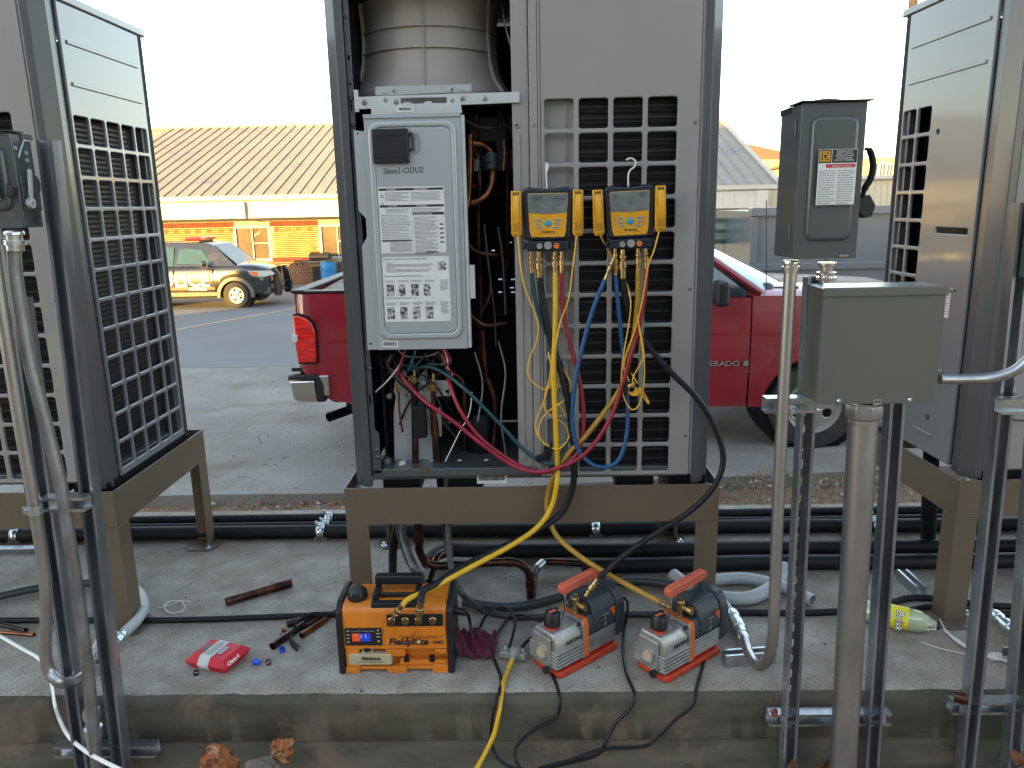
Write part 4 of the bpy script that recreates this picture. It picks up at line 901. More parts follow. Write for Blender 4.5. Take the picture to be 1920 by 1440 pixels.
b.build('screw', M['galvdull'], cu)
b = MB(); b.plate((V((0, YF-.009, 0)), XU, ZU), [(fx(694), fz(217)), (fx(866), fz(212, 866)), (fx(862), fz(177, 862)), (fx(845), fz(177, 845)), (fx(841), fz(195, 841)), (fx(812), fz(195)), (fx(808), fz(190)), (fx(798), fz(190)), (fx(794), fz(195)), (fx(774), fz(195)), (fx(770), fz(191)), (fx(758), fz(191)), (fx(752), fz(196)), (fx(742), fz(196)), (fx(736), fz(178)), (fx(720), fz(178)), (fx(714), fz(196)), (fx(696), fz(198))], t=.003, bev=.0006)
hb = b.build('hinge_bracket', M['galvp'], cu)
b = MB(); b.fbox(fr0, fx(743), fx(775), fz(210, 760), fz(200, 760), .0035, .0045); st = b.build('barcode_sticker', M['paper'], cu)
def barcode(fr_, a0, a1, b0, b1, c, parent):
    b = MB(); a = a0; rr = random.Random(3)
    while a < a1-.001: w_ = rr.choice((.0006, .0010, .0014)); b.fbox(fr_, a, a+w_, b0, b1, c, c+.0003); a += w_+rr.choice((.0006, .001))
    return b.build('barcode_print', M['ink'], parent)
barcode(fr0, fx(747), fx(771), fz(207, 760), fz(202, 760), .0046, st)
# fan shroud
sc_y = UY+.33; sx_ = at(806, 90, sc_y).x; R0 = .232
def shp(z):
    z1 = at(806, 165, UY+.08).z; t = max(0, z-z1)
    return R0+.055*math.exp(-t/.05)+.22*max(0, (t-.17))**1.5
b = MB(); zs = [1.80+i*.0125 for i in range(28)]
b.lathe((sx_, sc_y, 0), (0, 0, 1), [(z, shp(z)) for z in zs], 56); del b.f[-2:]; del b.m[-2:]
sh = b.build('fan_shroud', M['shroud'], cu, sharp=60)
for py in (88, 47):
    z = at(797, py, sc_y-R0).z; b = MB(); b.lathe((sx_, sc_y, z), (0, 0, 1), [(-.0018, shp(z)-.002), (-.0018, shp(z)+.008), (.0018, shp(z)+.008), (.0018, shp(z)-.002)], 56, ring=True); b.build('shroud_rib', M['shroud'], sh)
for px in (797, 680, 925):
    a = (px-806)*.00145/ (R0) if px == 797 else (-1.05 if px < 800 else 1.05)
    a = math.asin(max(-.95, min(.95, (at(px, 90, sc_y-.2).x-sx_)/R0))) if px == 797 else a*1.0
    b = MB(); d = V((math.sin(a), -math.cos(a), 0)); vs = [V((sx_, sc_y, z))+d*(shp(z)+.004) for z in zs]; b.tube(vs, .0028 if px == 797 else .008, 6); b.build('shroud_rib', M['shroud'], sh)
b = MB(); b.grid(lambda u, v: (.02-.09*math.sin(v*1.5), UY+.05+.5*u, 1.83+.3*v), 2, 10); b.build('shroud_skirt', M['shroud'], cu, kind=None)
# base pan lip
b = MB(); z0 = fz(893, 800); b.box(fx(718, 880), fx(1008, 880), UY-.012, UY+.02, z0, z0+.030); b.box(-.54, .04, UY+.02, UY+.5, z0+.012, z0+.02); bp_ = b.build('drain_pan_lip', M['swgrey'], cu, bevel=.007, seg=3)
b = MB()
for px, py in ((810, 872), (862, 870), (912, 879)): q = c3(px, py, UY+.10); b.lathe((q.x, UY+.10, z0+.021), (0, 0, 1), [(0, .008), (.0006, .008)], 12)
b.build('pan_hole', M['white'], bp_)
b = MB(); q = c3(798, 877); b.lathe((q.x, UY-.013, q.z), (0, -1, 0), [(0, .008), (.004, .008), (.004, .005), (.01, .004)], 10); b.build('pan_screw', M['brass'], bp_)
b = MB(); a0 = c3(893, 912, UY-.033).x; a1 = c3(950, 912, UY-.033).x; b.box(a0, a1, UY+.009, UY+.012, Z0+.003, Z0+.040); st = b.build('serial_sticker', M['paper'], cu); barcode((V((0, UY+.009, 0)), XU, ZU), a0+.006, a1-.006, Z0+.014, Z0+.032, 0.0003, st)
# ------------------------------------------------------------------ control box cover
CYY = UY-.030
def kx(px, py): return at(px, py, CYY).x
def kz(px, py): return at(px, py, CYY).z
frc = (V((0, CYY, 0)), XU, ZU)
xl, xr_ = kx(694, 430), kx(870, 430); zt_, zb_ = kz(770, 213), kz(790, 655)
xfl = kx(675, 450)
b = MB(); b.plate(frc, [(xl, zb_), (xr_, zb_), (xr_, zt_), (xl, zt_)], t=.004, bev=.001)
b.fbox(frc, xl, xr_, zt_-.012, zt_, .0005, .006)
b.fbox(frc, xl+.001, xr_-.001, zb_, zb_+.003, -.03, -.002)
cov = b.build('control_box_cover', M['cover'], cu, bevel=.001)
b = MB(); b.plate((V((0, CYY+.006, 0)), XU, ZU), [(xfl, zb_+.0), (xl+.004, zb_), (xl+.004, kz(690, 246)), (xfl, kz(668, 244)), (xfl, kz(668, 395)), (xfl+.022, kz(668, 410)), (xfl+.022, kz(668, 445)), (xfl+.004, kz(668, 462))], [circ(xfl+.013, kz(680, 250), .003, 8), circ(xfl+.012, zb_+.02, .004, 8)], t=.003, bev=.0008); b.build('cover_flange', M['cover'], cov)
b = MB(); b.fbox(frc, xr_+.001, xr_+.012, zb_+.002, kz(868, 215), -.03, -.002); b.fbox(frc, xr_+.013, xr_+.030, kz(884, 560), kz(884, 497), -.010, -.002); b.build('cover_side', M['galvp'], cov, bevel=.001)
m_ = .016
b = MB(); b.plate(frc, rrect(xl+m_-.004, xr_-m_+.001, zb_+.035, zt_-.022, .035, 8), [rrect(xl+m_+.014, xr_-m_-.015, zb_+.055, zt_-.040, .026, 8)], t=.012, bev=.0058, c=.0075, res=3)
b.build('embossed_border', M['cover'], cov, sharp=60)
b = MB(); frd = (V((0, CYY-.006, 0)), XU, ZU)
b.plate(frc, rrect(xl+m_+.015, xr_-m_-.016, zb_+.056, zt_-.041, .025, 8), t=.006, bev=.001, c=.0055); b.build('embossed_field', M['cover'], cov)
fre = (V((0, CYY-.0058, 0)), XU, ZU)
# black magnetic holder and ring
hx0, hx1, hz0, hz1 = kx(700, 275), kx(768, 275), kz(735, 307), kz(735, 242)
b = MB(); b.plate(fre, rrect(hx0, hx1, hz0, hz1, .006, 3), t=.016, bev=.003, c=.016)
b.fbox(fre, hx0+.02, hx1-.03, hz1-.022, hz1-.016, .016, .018)
b.fbox(fre, hx0+.002, hx1-.002, hz0+.018, hz0+.020, .016, .0175)
b.plate(fre, rrect(hx1-.004, hx1+.014, hz0+.036, hz1-.012, .004, 3), [rrect(hx1+.0, hx1+.008, hz0+.045, hz1-.022, .003, 2)], t=.010, bev=.002, c=.014)
hd = b.build('document_holder', M['blackp'], cov)
b = MB(); cxr, czr = hx1+.024, (hz0+hz1)/2+.008; b.tube([V((cxr+.008*math.cos(t/16*6.283), CYY-.012, czr+.029*math.sin(t/16*6.283))) for t in range(16)], .0008, 5, closed=True); b.build('wire_ring', M['ink'], hd)
b = MB(); b.text(fre, 'Slave1-ODU2', .026, a=kx(718, 322), b=kz(757, 326), c=.0006, ext=.0002, shear=.15, sx=.88, rot=.02); b.build('handwriting', M['ink'], cov)
# warning label and procedure label
def lines(mb, fr_, a0, a1, b1, n, dy, h=.0013, c=.0008, seed=1, jag=.35):
    r_ = random.Random(seed)
    for i in range(n): 
        a = a0; end = a1-(a1-a0)*jag*r_.random()*(1 if i % 3 == 2 else .25)
        while a < end:
            w_ = min(r_.uniform(.003, .010), end-a); mb.fbox(fr_, a, a+w_, b1-i*dy-h, b1-i*dy, c, c+.0002); a += w_+.0012
l0, l1 = kx(712, 410), kx(835, 410); t1, b1_ = kz(774, 350), kz(780, 474)
b = MB(); b.fbox(fre, l0, l1, b1_, t1, 0, .0006); L1 = b.build('warning_label', M['paper'], cov)
b = MB(); h_ = t1-b1_; mid = (l0+l1)/2
for tt, hh in ((0, .007), (.250, .007)): b.fbox(fre, l0+.003, l1-.003, t1-h_*tt-.004-hh, t1-h_*tt-.004, .0007, .0010)
b.fbox(fre, mid+.003, l1-.003, t1-h_*.385-.008, t1-h_*.385, .0007, .0010)
lines(b, fre, l0+.022, mid-.006, t1-.017, 7, .0040, seed=1); lines(b, fre, mid+.002, l1-.006, t1-.017, 7, .0040, seed=2)
lines(b, fre, l0+.022, mid-.006, t1-h_*.25-.016, 4, .0040, seed=3); lines(b, fre, mid+.002, l1-.006, t1-h_*.25-.016, 4, .0040, seed=4)
lines(b, fre, mid+.006, l1-.02, t1-h_*.385-.014, 30, .0040, seed=5, jag=.6)
for i in range(5): b.fbox(fre, l1-.018, l1-.006, t1-h_*.385-.040-i*.014, t1-h_*.385-.036-i*.014, .0007, .0010)
lines(b, fre, l0+.006, mid-.004, t1-h_*.42, 18, .0048, seed=6, jag=.5); b.fbox(fre, l0+.004, mid-.002, t1-h_*.80-.003, t1-h_*.80, .0007, .001)
lines(b, fre, l0+.03, mid-.004, t1-h_*.83, 9, .0036, seed=7, jag=.1)
b.fbox(fre, mid-.0006, mid, b1_+.004, t1-.012, .0007, .0009); b.fbox(fre, mid+.04, l1-.03, b1_+.002, b1_+.005, .0007, .0009)
for zz in (t1-.026, t1-.052 , ):
    b.plate(fre, [(l0+.006, zz-.006), (l0+.019, zz-.006), (l0+.0125, zz+.006)], [[(l0+.0085, zz-.0046), (l0+.0165, zz-.0046), (l0+.0125, zz+.0033)]], t=.0003, c=.001)
b.build('label_print', M['ink'], L1)
b = MB()
for txt, a_, z_ in (('WARNING', l0+.028, t1-.0100), ('AVERTISSEMENT', mid+.008, t1-.0100), ('CAUTION', l0+.030, t1-h_*.25-.0100), ('ATTENTION', mid+.014, t1-h_*.25-.0100), ('CAUTION/ATTENTION', mid+.006, t1-h_*.385-.0068)):
    b.text(fre, txt, .0062 if len(txt) < 15 else .0055, a=a_, b=z_, c=.0012, ext=.0001, bold=.0001)
b.build('label_heading', M['paper'], L1)
l0, l1 = kx(720, 540), kx(844, 540); t1, b1_ = kz(785, 481), kz(785, 602); h_ = t1-b1_
b = MB(); b.fbox(fre, l0, l1, b1_, t1, 0, .0006); L2 = b.build('procedure_label', M['paper'], cov)
b = MB()
b.text(fre, 'Control Box / Inverter PCB Servicing / Dismantling Procedure', .0056, a=l0+.004, b=t1-.008, c=.0008, ext=.0001, bold=.0001); b.text(fre, 'CAUTION', .005, a=l0+.012, b=t1-.020, c=.0008, ext=.0001); b.text(fre, 'ATTENTION', .005, a=l0+.012, b=t1-.036, c=.0008, ext=.0001)
lines(b, fre, l0+.012, l1-.048, t1-.023, 3, .0038, seed=11); lines(b, fre, l0+.012, l1-.048, t1-.039, 3, .0038, seed=12)
b.text(fre, 'Control Box assembly Servicing / Dismantling Procedure', .0054, a=l0+.004, b=t1-h_*.30, c=.0008, ext=.0001, bold=.0001)
b.text(fre, 'Inverter PCB Servicing / Dismantling Procedure', .0054, a=l0+.004, b=t1-h_*.64, c=.0008, ext=.0001, bold=.0001)
lines(b, fre, l1-.032, l1-.004, t1-h_*.36, 9, .0040, seed=13); lines(b, fre, l1-.032, l1-.004, t1-h_*.70, 10, .0040, seed=14)
for i in range(4): lines(b, fre, l0+.006+i*.043, l0+.040+i*.043, t1-h_*.36, 2, .0036, seed=20+i); lines(b, fre, l0+.006+i*.043, l0+.040+i*.043, t1-h_*.70, 3, .0036, seed=30+i)
b.build('label_print', M['ink'], L2)
M['photo'] = mat('printed_photo', (.04, .04, .04), .5, c2=(.40, .40, .40), ns=120, fac=(.45, .55))
MB().fbox(fre, l1-.036, l1-.010, t1-.044, t1-.016, .0008, .0012).build('label_photo', M['photo'], L2)
for i, w_ in enumerate((.024, .020, .024, .022)): MB().fbox(fre, l0+.010+i*.040, l0+.010+i*.040+w_, t1-h_*.60, t1-h_*.42, .0008, .0012).build('label_photo', M['photo'], L2)
for i in range(4): MB().fbox(fre, l0+.008+i*.042, l0+.008+i*.042+.024, t1-h_*.96, t1-h_*.77, .0008, .0012).build('label_photo', M['photo'], L2)
b = MB(); a0, a1 = kx(717, 645), kx(747, 645); b.fbox(frc, a0, a1, kz(732, 651), kz(732, 639), .0005, .001); st = b.build('barcode_sticker', M['paper'], cov); barcode(frc, a0+.004, a1-.004, kz(732, 648), kz(732, 641), .001, st)
# ------------------------------------------------------------------ pipes, valves and wires inside (parts of the unit)
def part_tube(name, pts, r_, m_, parent=cu, k=6, n=10):
    b = MB(); b.tube(pxs(pts, None, k), r_, n); return b.build(name, m_, parent)
Yi = UY+.10
part_tube('copper_pipe', [(882, 252, Yi), (882, 300, Yi), (880, 360, Yi), (873, 420, Yi), (876, 520, Yi+.05)], .0085, M['copper'])
part_tube('copper_pipe', [(880, 268, Yi+.05), (905, 272, Yi+.06), (924, 292, Yi+.06), (924, 335, Yi+.05), (915, 362, Yi+.04), (895, 378, Yi+.03), (868, 380, Yi+.03)], .013, M['copper'], n=12)
part_tube('copper_pipe', [(866, 348, Yi+.03), (885, 350, Yi+.05), (900, 352, Yi+.09)], .009, M['copper'])
for (pa, pb, r_) in (((921, 286), (922, 305), .022), ((924, 300), (922, 318), .019), ((895, 298), (893, 322), .012)):
    b = MB(); b.cyl(at(*pa, Yi+.045), at(*pb, Yi+.045), r_, 14); b.build('pipe_sleeve', M['swgrey'], cu, bevel=.003)
part_tube('sensor_wire', [(908, 420, Yi), (915, 490, Yi), (920, 530, Yi), (916, 560, Yi), (900, 590, Yi+.03)], .0035, M['gcond'])
part_tube('sensor_wire', [(934, 425, Yi), (942, 480, Yi), (946, 540, Yi), (948, 590, Yi)], .004, M['swgrey'])
part_tube('sensor_wire', [(922, 540, Yi), (928, 600, Yi), (930, 650, Yi)], .0025, M['gcond'])
part_tube('sensor_wire', [(944, 320, Yi), (946, 290, Yi), (945, 262, Yi)], .003, M['brass'])
part_tube('sensor_wire', [(885, 735, UY+.06), (880, 775, UY+.05), (862, 810, UY+.06), (835, 865, UY+.06)], .0022, M['wcord'])
part_tube('sensor_wire', [(704, 735, UY+.06), (730, 710, UY+.05), (752, 680, UY+.05), (760, 655, UY+.06)], .003, M['wcord'])
part_tube('sensor_wire', [(740, 650, UY+.04), (762, 668, UY+.05), (800, 668, UY+.06), (822, 660, UY+.05)], .003, M['galvdull'])
Yv = UY+.12
vf = (V((0, Yv, 0)), XU, ZU)
def vp(px, py): p = at(px, py, Yv); return (p.x, p.z)
b = MB(); b.plate(vf, [vp(742, 700), vp(755, 712), vp(783, 712), vp(795, 695), vp(800, 695), vp(803, 712), vp(838, 714), vp(848, 730), vp(845, 742), vp(808, 744), vp(812, 870), vp(740, 872), vp(738, 775), vp(742, 742), vp(738, 735)], [circ(*vp(838, 734), .006), circ(*vp(826, 730), .003, 8), circ(*vp(795, 760), .003, 8)] + [rrect(vp(770, 0)[0], vp(794, 0)[0], vp(780, 820)[1], vp(780, 765)[1], .01, 3)], t=.003, bev=.0006)
b.build('valve_plate', M['galvp'], cu)
for px, py, r_ in ((774, 712, .017), (811, 726, .015)):
    q = at(px, py, UY+.075); b = MB(); b.lathe(q, (0, -1, 0), [(-.03, r_*.8), (0, r_), (.012, r_), (.015, r_*.85), (.015, r_*.6), (.011, r_*.5), (.011, r_*.35), (.016, .3*r_), (.016, .0001)], 20); b.build('service_valve', M['brass'], cu)
for pts, r_ in (([(777, 688), (777, 705)], .005), ([(813, 700), (813, 716)], .006), ([(747, 720), (747, 735)], .007)):
    b = MB(); b.cyl(at(*pts[0], UY+.08), at(*pts[1], UY+.08), r_, 8); b.build('flare_fitting', M['brass'], cu)
part_tube('sensor_wire', [(748, 735, UY+.07), (749, 770, UY+.07), (755, 810, UY+.08)], .004, M['copper'])
b = MB(); b.tube(pxs([(777, 720, UY+.085), (778, 780, UY+.085), (779, 868, UY+.085)], None, 8), .0125, 14); b.build('copper_pipe', M['copperd'], cu)
b = MB(); b.tube(pxs([(812, 733, UY+.085), (814, 785, UY+.085)], None, 4), .009, 12); b.tube(pxs([(814, 785, UY+.085), (822, 868, UY+.085)], None, 4), .013, 12); b.build('copper_pipe', M['copperd'], cu)
b = MB(); b.obox(at(787, 790, UY+.07), (.05, 0, 0), (0, .03, 0), (0, 0, .12)); b.build('pipe_insulation', M['foam'], cu, bevel=.01)
for pts, m_, r_ in (([(760, 655, UY+.05), (752, 680, UY+.04), (744, 705, UY+.05)], 'redhose', .0042), ([(780, 655, UY+.05), (772, 680, UY+.04), (765, 695, UY+.05)], 'bluehose', .004), ([(800, 662, UY+.05), (785, 680, UY+.03), (770, 694, UY+.05)], 'teal', .003)):
    part_tube('lead_wire', pts, r_, M[m_])
for k_ in range(5): part_tube('lead_wire', [(828+k_*2, 655, UY+.04), (832+k_*3, 672, UY+.02+k_*.004), (842-k_, 690, UY+.02), (846+k_, 700, UY+.03), (840+k_*2, 712, UY+.04)], .0028, M['redhose'] if k_ != 2 else M['wcord'])

_r = random.Random(11)
for k_ in range(16):
    x0_, y0_ = _r.uniform(705, 850), _r.uniform(655, 672); x1_, y1_ = _r.uniform(710, 860), _r.uniform(700, 860)
    part_tube('harness_wire', [(x0_, y0_, UY+.10), (x0_+_r.uniform(-20, 20), y0_+25, UY+.09), ((x0_+x1_)/2+_r.uniform(-25, 25), (y0_+y1_)/2, UY+_r.uniform(.08, .16)), (x1_, y1_, UY+.16)], _r.uniform(.0022, .0045), M[_r.choice(['gcond', 'blackp', 'galvdull', 'swgrey', 'blackp'])], k=5, n=6)
for px, py, r_ in ((757, 700, .011), (795, 716, .010), (790, 735, .008), (730, 742, .010), (760, 745, .009)):
    q = at(px, py, UY+.085); b = MB(); b.lathe(q, (0, -1, 0), [(-.02, r_*.8), (0, r_), (.010, r_), (.010, r_*.5), (.016, r_*.5), (.016, .0001)], 6); b.build('valve_nut', M['galvdull'], cu)
part_tube('copper_pipe', [(735, 690, UY+.2), (733, 780, UY+.2), (735, 868, UY+.2)], .010, M['copperd'])
part_tube('copper_pipe', [(850, 700, UY+.22), (868, 720, UY+.22), (872, 800, UY+.22), (870, 868, UY+.22)], .012, M['copperd'])
b = MB(); b.lathe(at(905, 868, UY+.24), ZU, [(0, .06), (.01, .065), (.17, .065), (.20, .05), (.21, .0001)], 24); b.build('compressor', M['interior'], cu)
b = MB(); b.lathe(at(725, 868, UY+.08), ZU, [(0, .018), (.004, .018), (.004, .014), (.008, .014), (.008, .018), (.012, .018), (.012, .014), (.02, .014), (.02, .0001)], 14); b.build('grommet', M['galvdull'], cu)
b = MB(); b.obox(at(755, 868, UY+.06), (.022, 0, .004), (0, .02, 0), (0, 0, .012)); b.build('paper_tag', M['paper'], cu)

for pts, r_, m_ in (([(893, 215, UY+.2), (893, 260, UY+.2), (900, 330, UY+.18), (898, 430, UY+.18), (902, 560, UY+.2), (900, 700, UY+.22)], .008, 'copperd'), ([(930, 205, UY+.2), (948, 240, UY+.2), (952, 400, UY+.2), (950, 520, UY+.22)], .007, 'copperd'),
    ([(868, 440, UY+.14), (890, 470, UY+.15), (930, 478, UY+.16), (965, 476, UY+.18)], .009, 'copperd'), ([(880, 590, UY+.16), (910, 610, UY+.15), (950, 606, UY+.16)], .010, 'copperd'), ([(905, 620, UY+.16), (912, 700, UY+.16), (930, 760, UY+.16), (925, 850, UY+.16)], .011, 'copperd'),
    ([(870, 225, UY+.12), (910, 240, UY+.12), (965, 232, UY+.14)], .006, 'gcond'), ([(935, 640, UY+.1), (948, 700, UY+.1), (940, 780, UY+.1), (950, 860, UY+.12)], .004, 'galvdull'), ([(890, 660, UY+.09), (905, 720, UY+.1), (896, 790, UY+.1)], .0035, 'galvdull')):
    part_tube('inner_pipe', pts, r_, M[m_])
b = MB(); b.plate((V((0, UY+.26, 0)), XU, ZU), [(-.19, 1.60), (.03, 1.60), (.03, 1.78), (-.19, 1.78)], [rrect(-.15, -.10, 1.65, 1.70, .01, 3), circ(-.04, 1.69, .02), circ(.0, 1.64, .008, 8)], t=.003); b.build('inner_bracket', M['gcond'], cu)
# ================================================================== ELECTRICAL STRUTS, CONDUITS AND BOXES
def channel(p0, p1, w_=.041, d_=.041, side=1, slots=False):    # C channel open towards -Y
    p0, p1 = V(p0), V(p1); t = .0027; h = w_/2; l = .008
    pr = [(-h, 0), (-h+l, 0), (-h+l, .006), (-h+l-.002, .006), (-h+l-.002, t), (-h+t, t), (-h+t, d_-t), (h-t, d_-t), (h-t, t), (h-l+.002, t), (h-l+.002, .006), (h-l, .006), (h-l, 0), (h, 0), (h, d_), (-h, d_)]
    b = MB(); b.prism(pr, p0, XU, YU, p1-p0); return b
def vstrut(px0, py0, px1, py1, Y, label, zlow=-.45):
    a, c = at(px0, py0, Y), at(px1, py1, Y); d = (c-a); c2 = a+d*((zlow-a.z)/d.z)
    b = channel(c2, a); return b.build('strut_channel', M['strut'], label=label, cat='strut', group='upright strut channels', sharp=30)
def slotted(px0, py0, px1, py1, Y, label, zlow=-.45):
    a, c = at(px0, py0, Y), at(px1, py1, Y); d = (c-a); c2 = a+d*((zlow-a.z)/d.z); w = a-c2; L = w.length; h = .0205
    b = MB()
    for s in (-1, 1): b.prism([(s*h, 0), (s*(h-.008), 0), (s*(h-.008), .006), (s*(h-.006), .006), (s*(h-.006), .0027), (s*(h-.0027), .0027), (s*(h-.0027), .0405), (s*h, .0405)], c2, XU, YU, w)
    fr_ = (c2+YU*.0375, XU, w.normalized()); n = int(L/.051); b.plate(fr_, [(-h+.0028, 0), (h-.0028, 0), (h-.0028, L), (-h+.0028, L)], [rrect(-.007, .007, .02+i*.051, .047+i*.051, .0065, 3) for i in range(n-1)], t=.0027)
    return b.build('strut_channel', M['strut'], label=label, cat='strut', group='upright strut channels', sharp=30)
GS = 'upright strut channels'
sA = vstrut(30, 560, 152, 1440, 2.04, 'upright steel strut channel squeezed between the two bent conduits at far left')
sB = vstrut(82, 262, 222, 1440, 2.03, 'upright steel strut channel carrying the left grey safety switch')
sC = slotted(1530, 520, 1480, 1440, 2.045, 'upright slotted steel strut channel directly left of the fat conduit')
sD = vstrut(1698, 560, 1636, 1440, 2.045, 'upright steel strut channel directly right of the fat conduit')
sE = vstrut(1928, 380, 1816, 1440, 2.045, 'upright steel strut channel second from the right edge in front of the right stand leg')
sF = vstrut(1962, 700, 1903, 1440, 2.045, 'upright steel strut channel cut off by the right edge at the bottom')
def hstrut(pa, pb, Y, label, w_=.041):
    a, c = at(*pa, Y), at(*pb, Y); c.z = a.z
    pr = [(0, 0), (.008, 0), (.008, .0027), (.0027, .0027), (.0027, .035), (.0383, .035), (.0383, .0027), (.033, .0027), (.033, 0), (.041, 0), (.041, .038), (0, .038)]
    b = MB(); b.prism([(-p[1], p[0]-.02) for p in pr], a, YU*-1, ZU, c-a)
    return b.build('strut_rail', M['galv'], label=label, cat='strut', group='short horizontal strut rails', sharp=30)
hstrut((100, 1412), (290, 1410), 2.066, 'short strut rail bolted low on the pad edge at the left')
hstrut((1443, 1352), (1672, 1348), 2.066, 'short strut rail bolted to the pad edge behind the fat conduit')
hstrut((1787, 1330), (1925, 1328), 2.066, 'short strut rail bolted to the pad edge at the far right')
hstrut((76, 948), (158, 945), 1.985, 'short strut rail crossing the left struts with a clamp')
hstrut((1436, 762), (1542, 764), 1.985, 'short strut rail holding the thin conduit below the junction box')
hstrut((1880, 764), (1960, 764), 1.985, 'short strut rail at the right edge beside the right unit')
for (pp_, Y, lb) in (((150, 947), 1.983, 'hex bolt'),): pass
def clamp(px, py, Y, r_, label, c0):
    t = thing('conduit_clamp', label, 'clamp', at(px, py, Y), 'conduit clamps'); q = at(px, py, Y)
    b = MB(); b.lathe(q-ZU*.013, (0, 0, 1), [(0, r_), (0, r_+.0022), (.026, r_+.0022), (.026, r_)], 22, ring=True); b.build('strap', M['zinc'], t)
    b = MB(); d = V((c0, -.3, 0)).normalized(); p = q+d*(r_+.006); b.obox(p, d*.014, (0, 0, .022), d.cross(ZU)*.006); b.build('strap_ear', M['zinc'], t, bevel=.001)
    b = MB(); b.cyl(p-d.cross(ZU)*.012, p+d.cross(ZU)*.012, .004, 8); b.cyl(p+d.cross(ZU)*.010, p+d.cross(ZU)*.016, .007, 6); b.build('bolt', M['zinc'], t)
clamp(66, 955, 1.95, .0172, 'zinc clamp holding the bent conduit to the left cross rail', -1)
clamp(1468, 768, 1.965, .0172, 'zinc clamp holding the thin conduit below the junction box', 1)
def conduit(pts, Y, r_, m_, label, n=16, k=8, extra=None, name='conduit', cat='conduit'):
    t = thing(name, label, cat, at(pts[-1][0], pts[-1][1], pts[-1][2] if len(pts[-1]) > 2 else Y), 'electrical conduits')
    b = MB(); b.tube(pxs(pts, Y, k), r_, n); b.build('pipe', M[m_], t)
    if extra: extra(t)
    return t
def fitting(t, p0, p1, r_, m_='zinc'):
    p0, p1 = V(p0), V(p1); d = p1-p0; L = d.length; b = MB()
    b.lathe(p0, d, [(0, r_*.8), (0, r_*1.15), (L*.10, r_*1.25), (L*.2, r_*1.25), (L*.22, r_*1.0), (L*.45, r_*1.0), (L*.47, r_*1.3), (L*.72, r_*1.3), (L*.74, r_*1.08), (L, r_*1.08), (L, r_*.8)], 18, ring=True); return b.build('fitting', M[m_], t, sharp=30)
conduit([(-18, 430), (0, 560), (18, 673), (42, 820), (60, 920), (73, 1000), (84, 1080), (87, 1142), (85, 1215), (92, 1255), (115, 1280), (145, 1270, 2.06), (172, 1235, 2.14), (190, 1200, 2.2)], 1.955, .0165, 'galvp_c' if 'galvp_c' in M else 'emt', 'pale bent conduit in front of the left struts curving back at the pad')
def ex1(t): fitting(t, at(24, 432, 1.98), at(27, 470, 1.98), .021)
def ex1b(t): ex1(t); fitting(t, at(171, 1330, 2.0), at(177, 1400, 2.0), .020); 
conduit([(24, 440), (30, 520), (42, 600), (55, 673), (80, 773), (100, 850), (116, 920), (128, 1000), (141, 1080), (155, 1180), (167, 1280), (176, 1385), (186, 1460)], 1.99, .0175, 'galvdull', 'rusty weathered conduit bending down from the left grey safety switch', extra=ex1b)
def ex2(t): fitting(t, at(1483, 488, 1.95), at(1482, 512, 1.95), .0165, 'chrome'); fitting(t, gz(1398, 1205, .03), gz(1372, 1150, .035), .017)
conduit([(1483, 492), (1475, 630), (1468, 760), (1461, 900), (1456, 1020), (1452, 1130), (1448, 1200, 1.96), (1438, 1238, 2.0), (1420, 1248, 2.06), (1404, 1225, 2.14), (1396, 1198, 2.22)], 1.95, .0158, 'emt', 'thin straight conduit left of the junction box hooking back onto the pad', extra=ex2)
def ex3(t):
    q = at(1619, 770, 1.985); b = MB(); b.lathe(q+ZU*.022, (0, 0, -1), [(0, .030), (0, .049), (.02, .051), (.038, .048), (.04, .041), (.055, .041), (.055, .03)], 8, ring=True); b.build('hub', M['galv'], t, bevel=.003)
conduit([(1619, 775), (1606, 1000), (1594, 1200), (1580, 1440), (1572, 1560)], 1.985, .0375, 'emt', 'fat galvanised conduit rising into the bottom of the junction box', n=28, extra=ex3)
conduit([(1762, 711, 1.975), (1800, 711, 1.975), (1850, 709, 1.975), (1885, 702, 1.97), (1912, 688, 1.965), (1945, 655, 1.96)], 1.97, .0135, 'emt', 'short conduit leaving the junction box to the right and bending up')
def switch_box(fr_, w_, h_, d_, label, handle_side=1, hook=False):
    O, u, v = fr_; n_ = u.cross(v); t = thing('safety_switch', label, 'safety switch', O-n_*d_, 'grey safety switches')
    b = MB(); b.fbox(fr_, 0, w_, 0, h_, -d_, -.006); b.build('enclosure', M['swgrey'], t, bevel=.004)
    b = MB(); b.plate(fr_, [(.0, .0), (w_, .0), (w_, h_), (0, h_)], t=.005, bev=.0015); dr_ = b.build('door', M['swgrey'], t)
    b = MB(); b.plate(fr_, rrect(.022, w_-.018, .042, h_-.030, .020, 8), t=.020, bev=.009, c=.010, res=4); b.build('door_panel', M['swgrey'], dr_, sharp=60)
    b = MB(); b.fbox(fr_, -.006, w_+.008, h_+.001, h_+.004, -d_*.55, .012); b.fbox(fr_, -.002, w_+.002, h_-.014, h_, -d_-.002, -d_*.5); b.build('rain_lip', M['blackp'], t)
    b = MB(); b.lathe(O+u*w_*.5+v*h_-n_*d_*.4, v, [(.004, .03), (.012, .03), (.014, .02)], 16); b.build('top_plate', M['swgrey'], t)
    for zz in (h_*.80, h_*.12): b = MB(); b.fbox(fr_, -.004, -.0005, zz, zz+h_*.11, -.04, -.034); b.build('hinge', M['swgrey'], t, bevel=.002)
    return t, dr_
fs = (at(1488, 486, 1.885), XU, ZU); SWW = at(1612, 340, 1.885).x-at(1493, 340, 1.885).x; SWH = at(1555, 194, 1.885).z-at(1548, 487, 1.885).z
sw, swd = switch_box(fs, SWW, SWH, .155, 'grey safety switch with yellow square emblem on struts above the junction box')
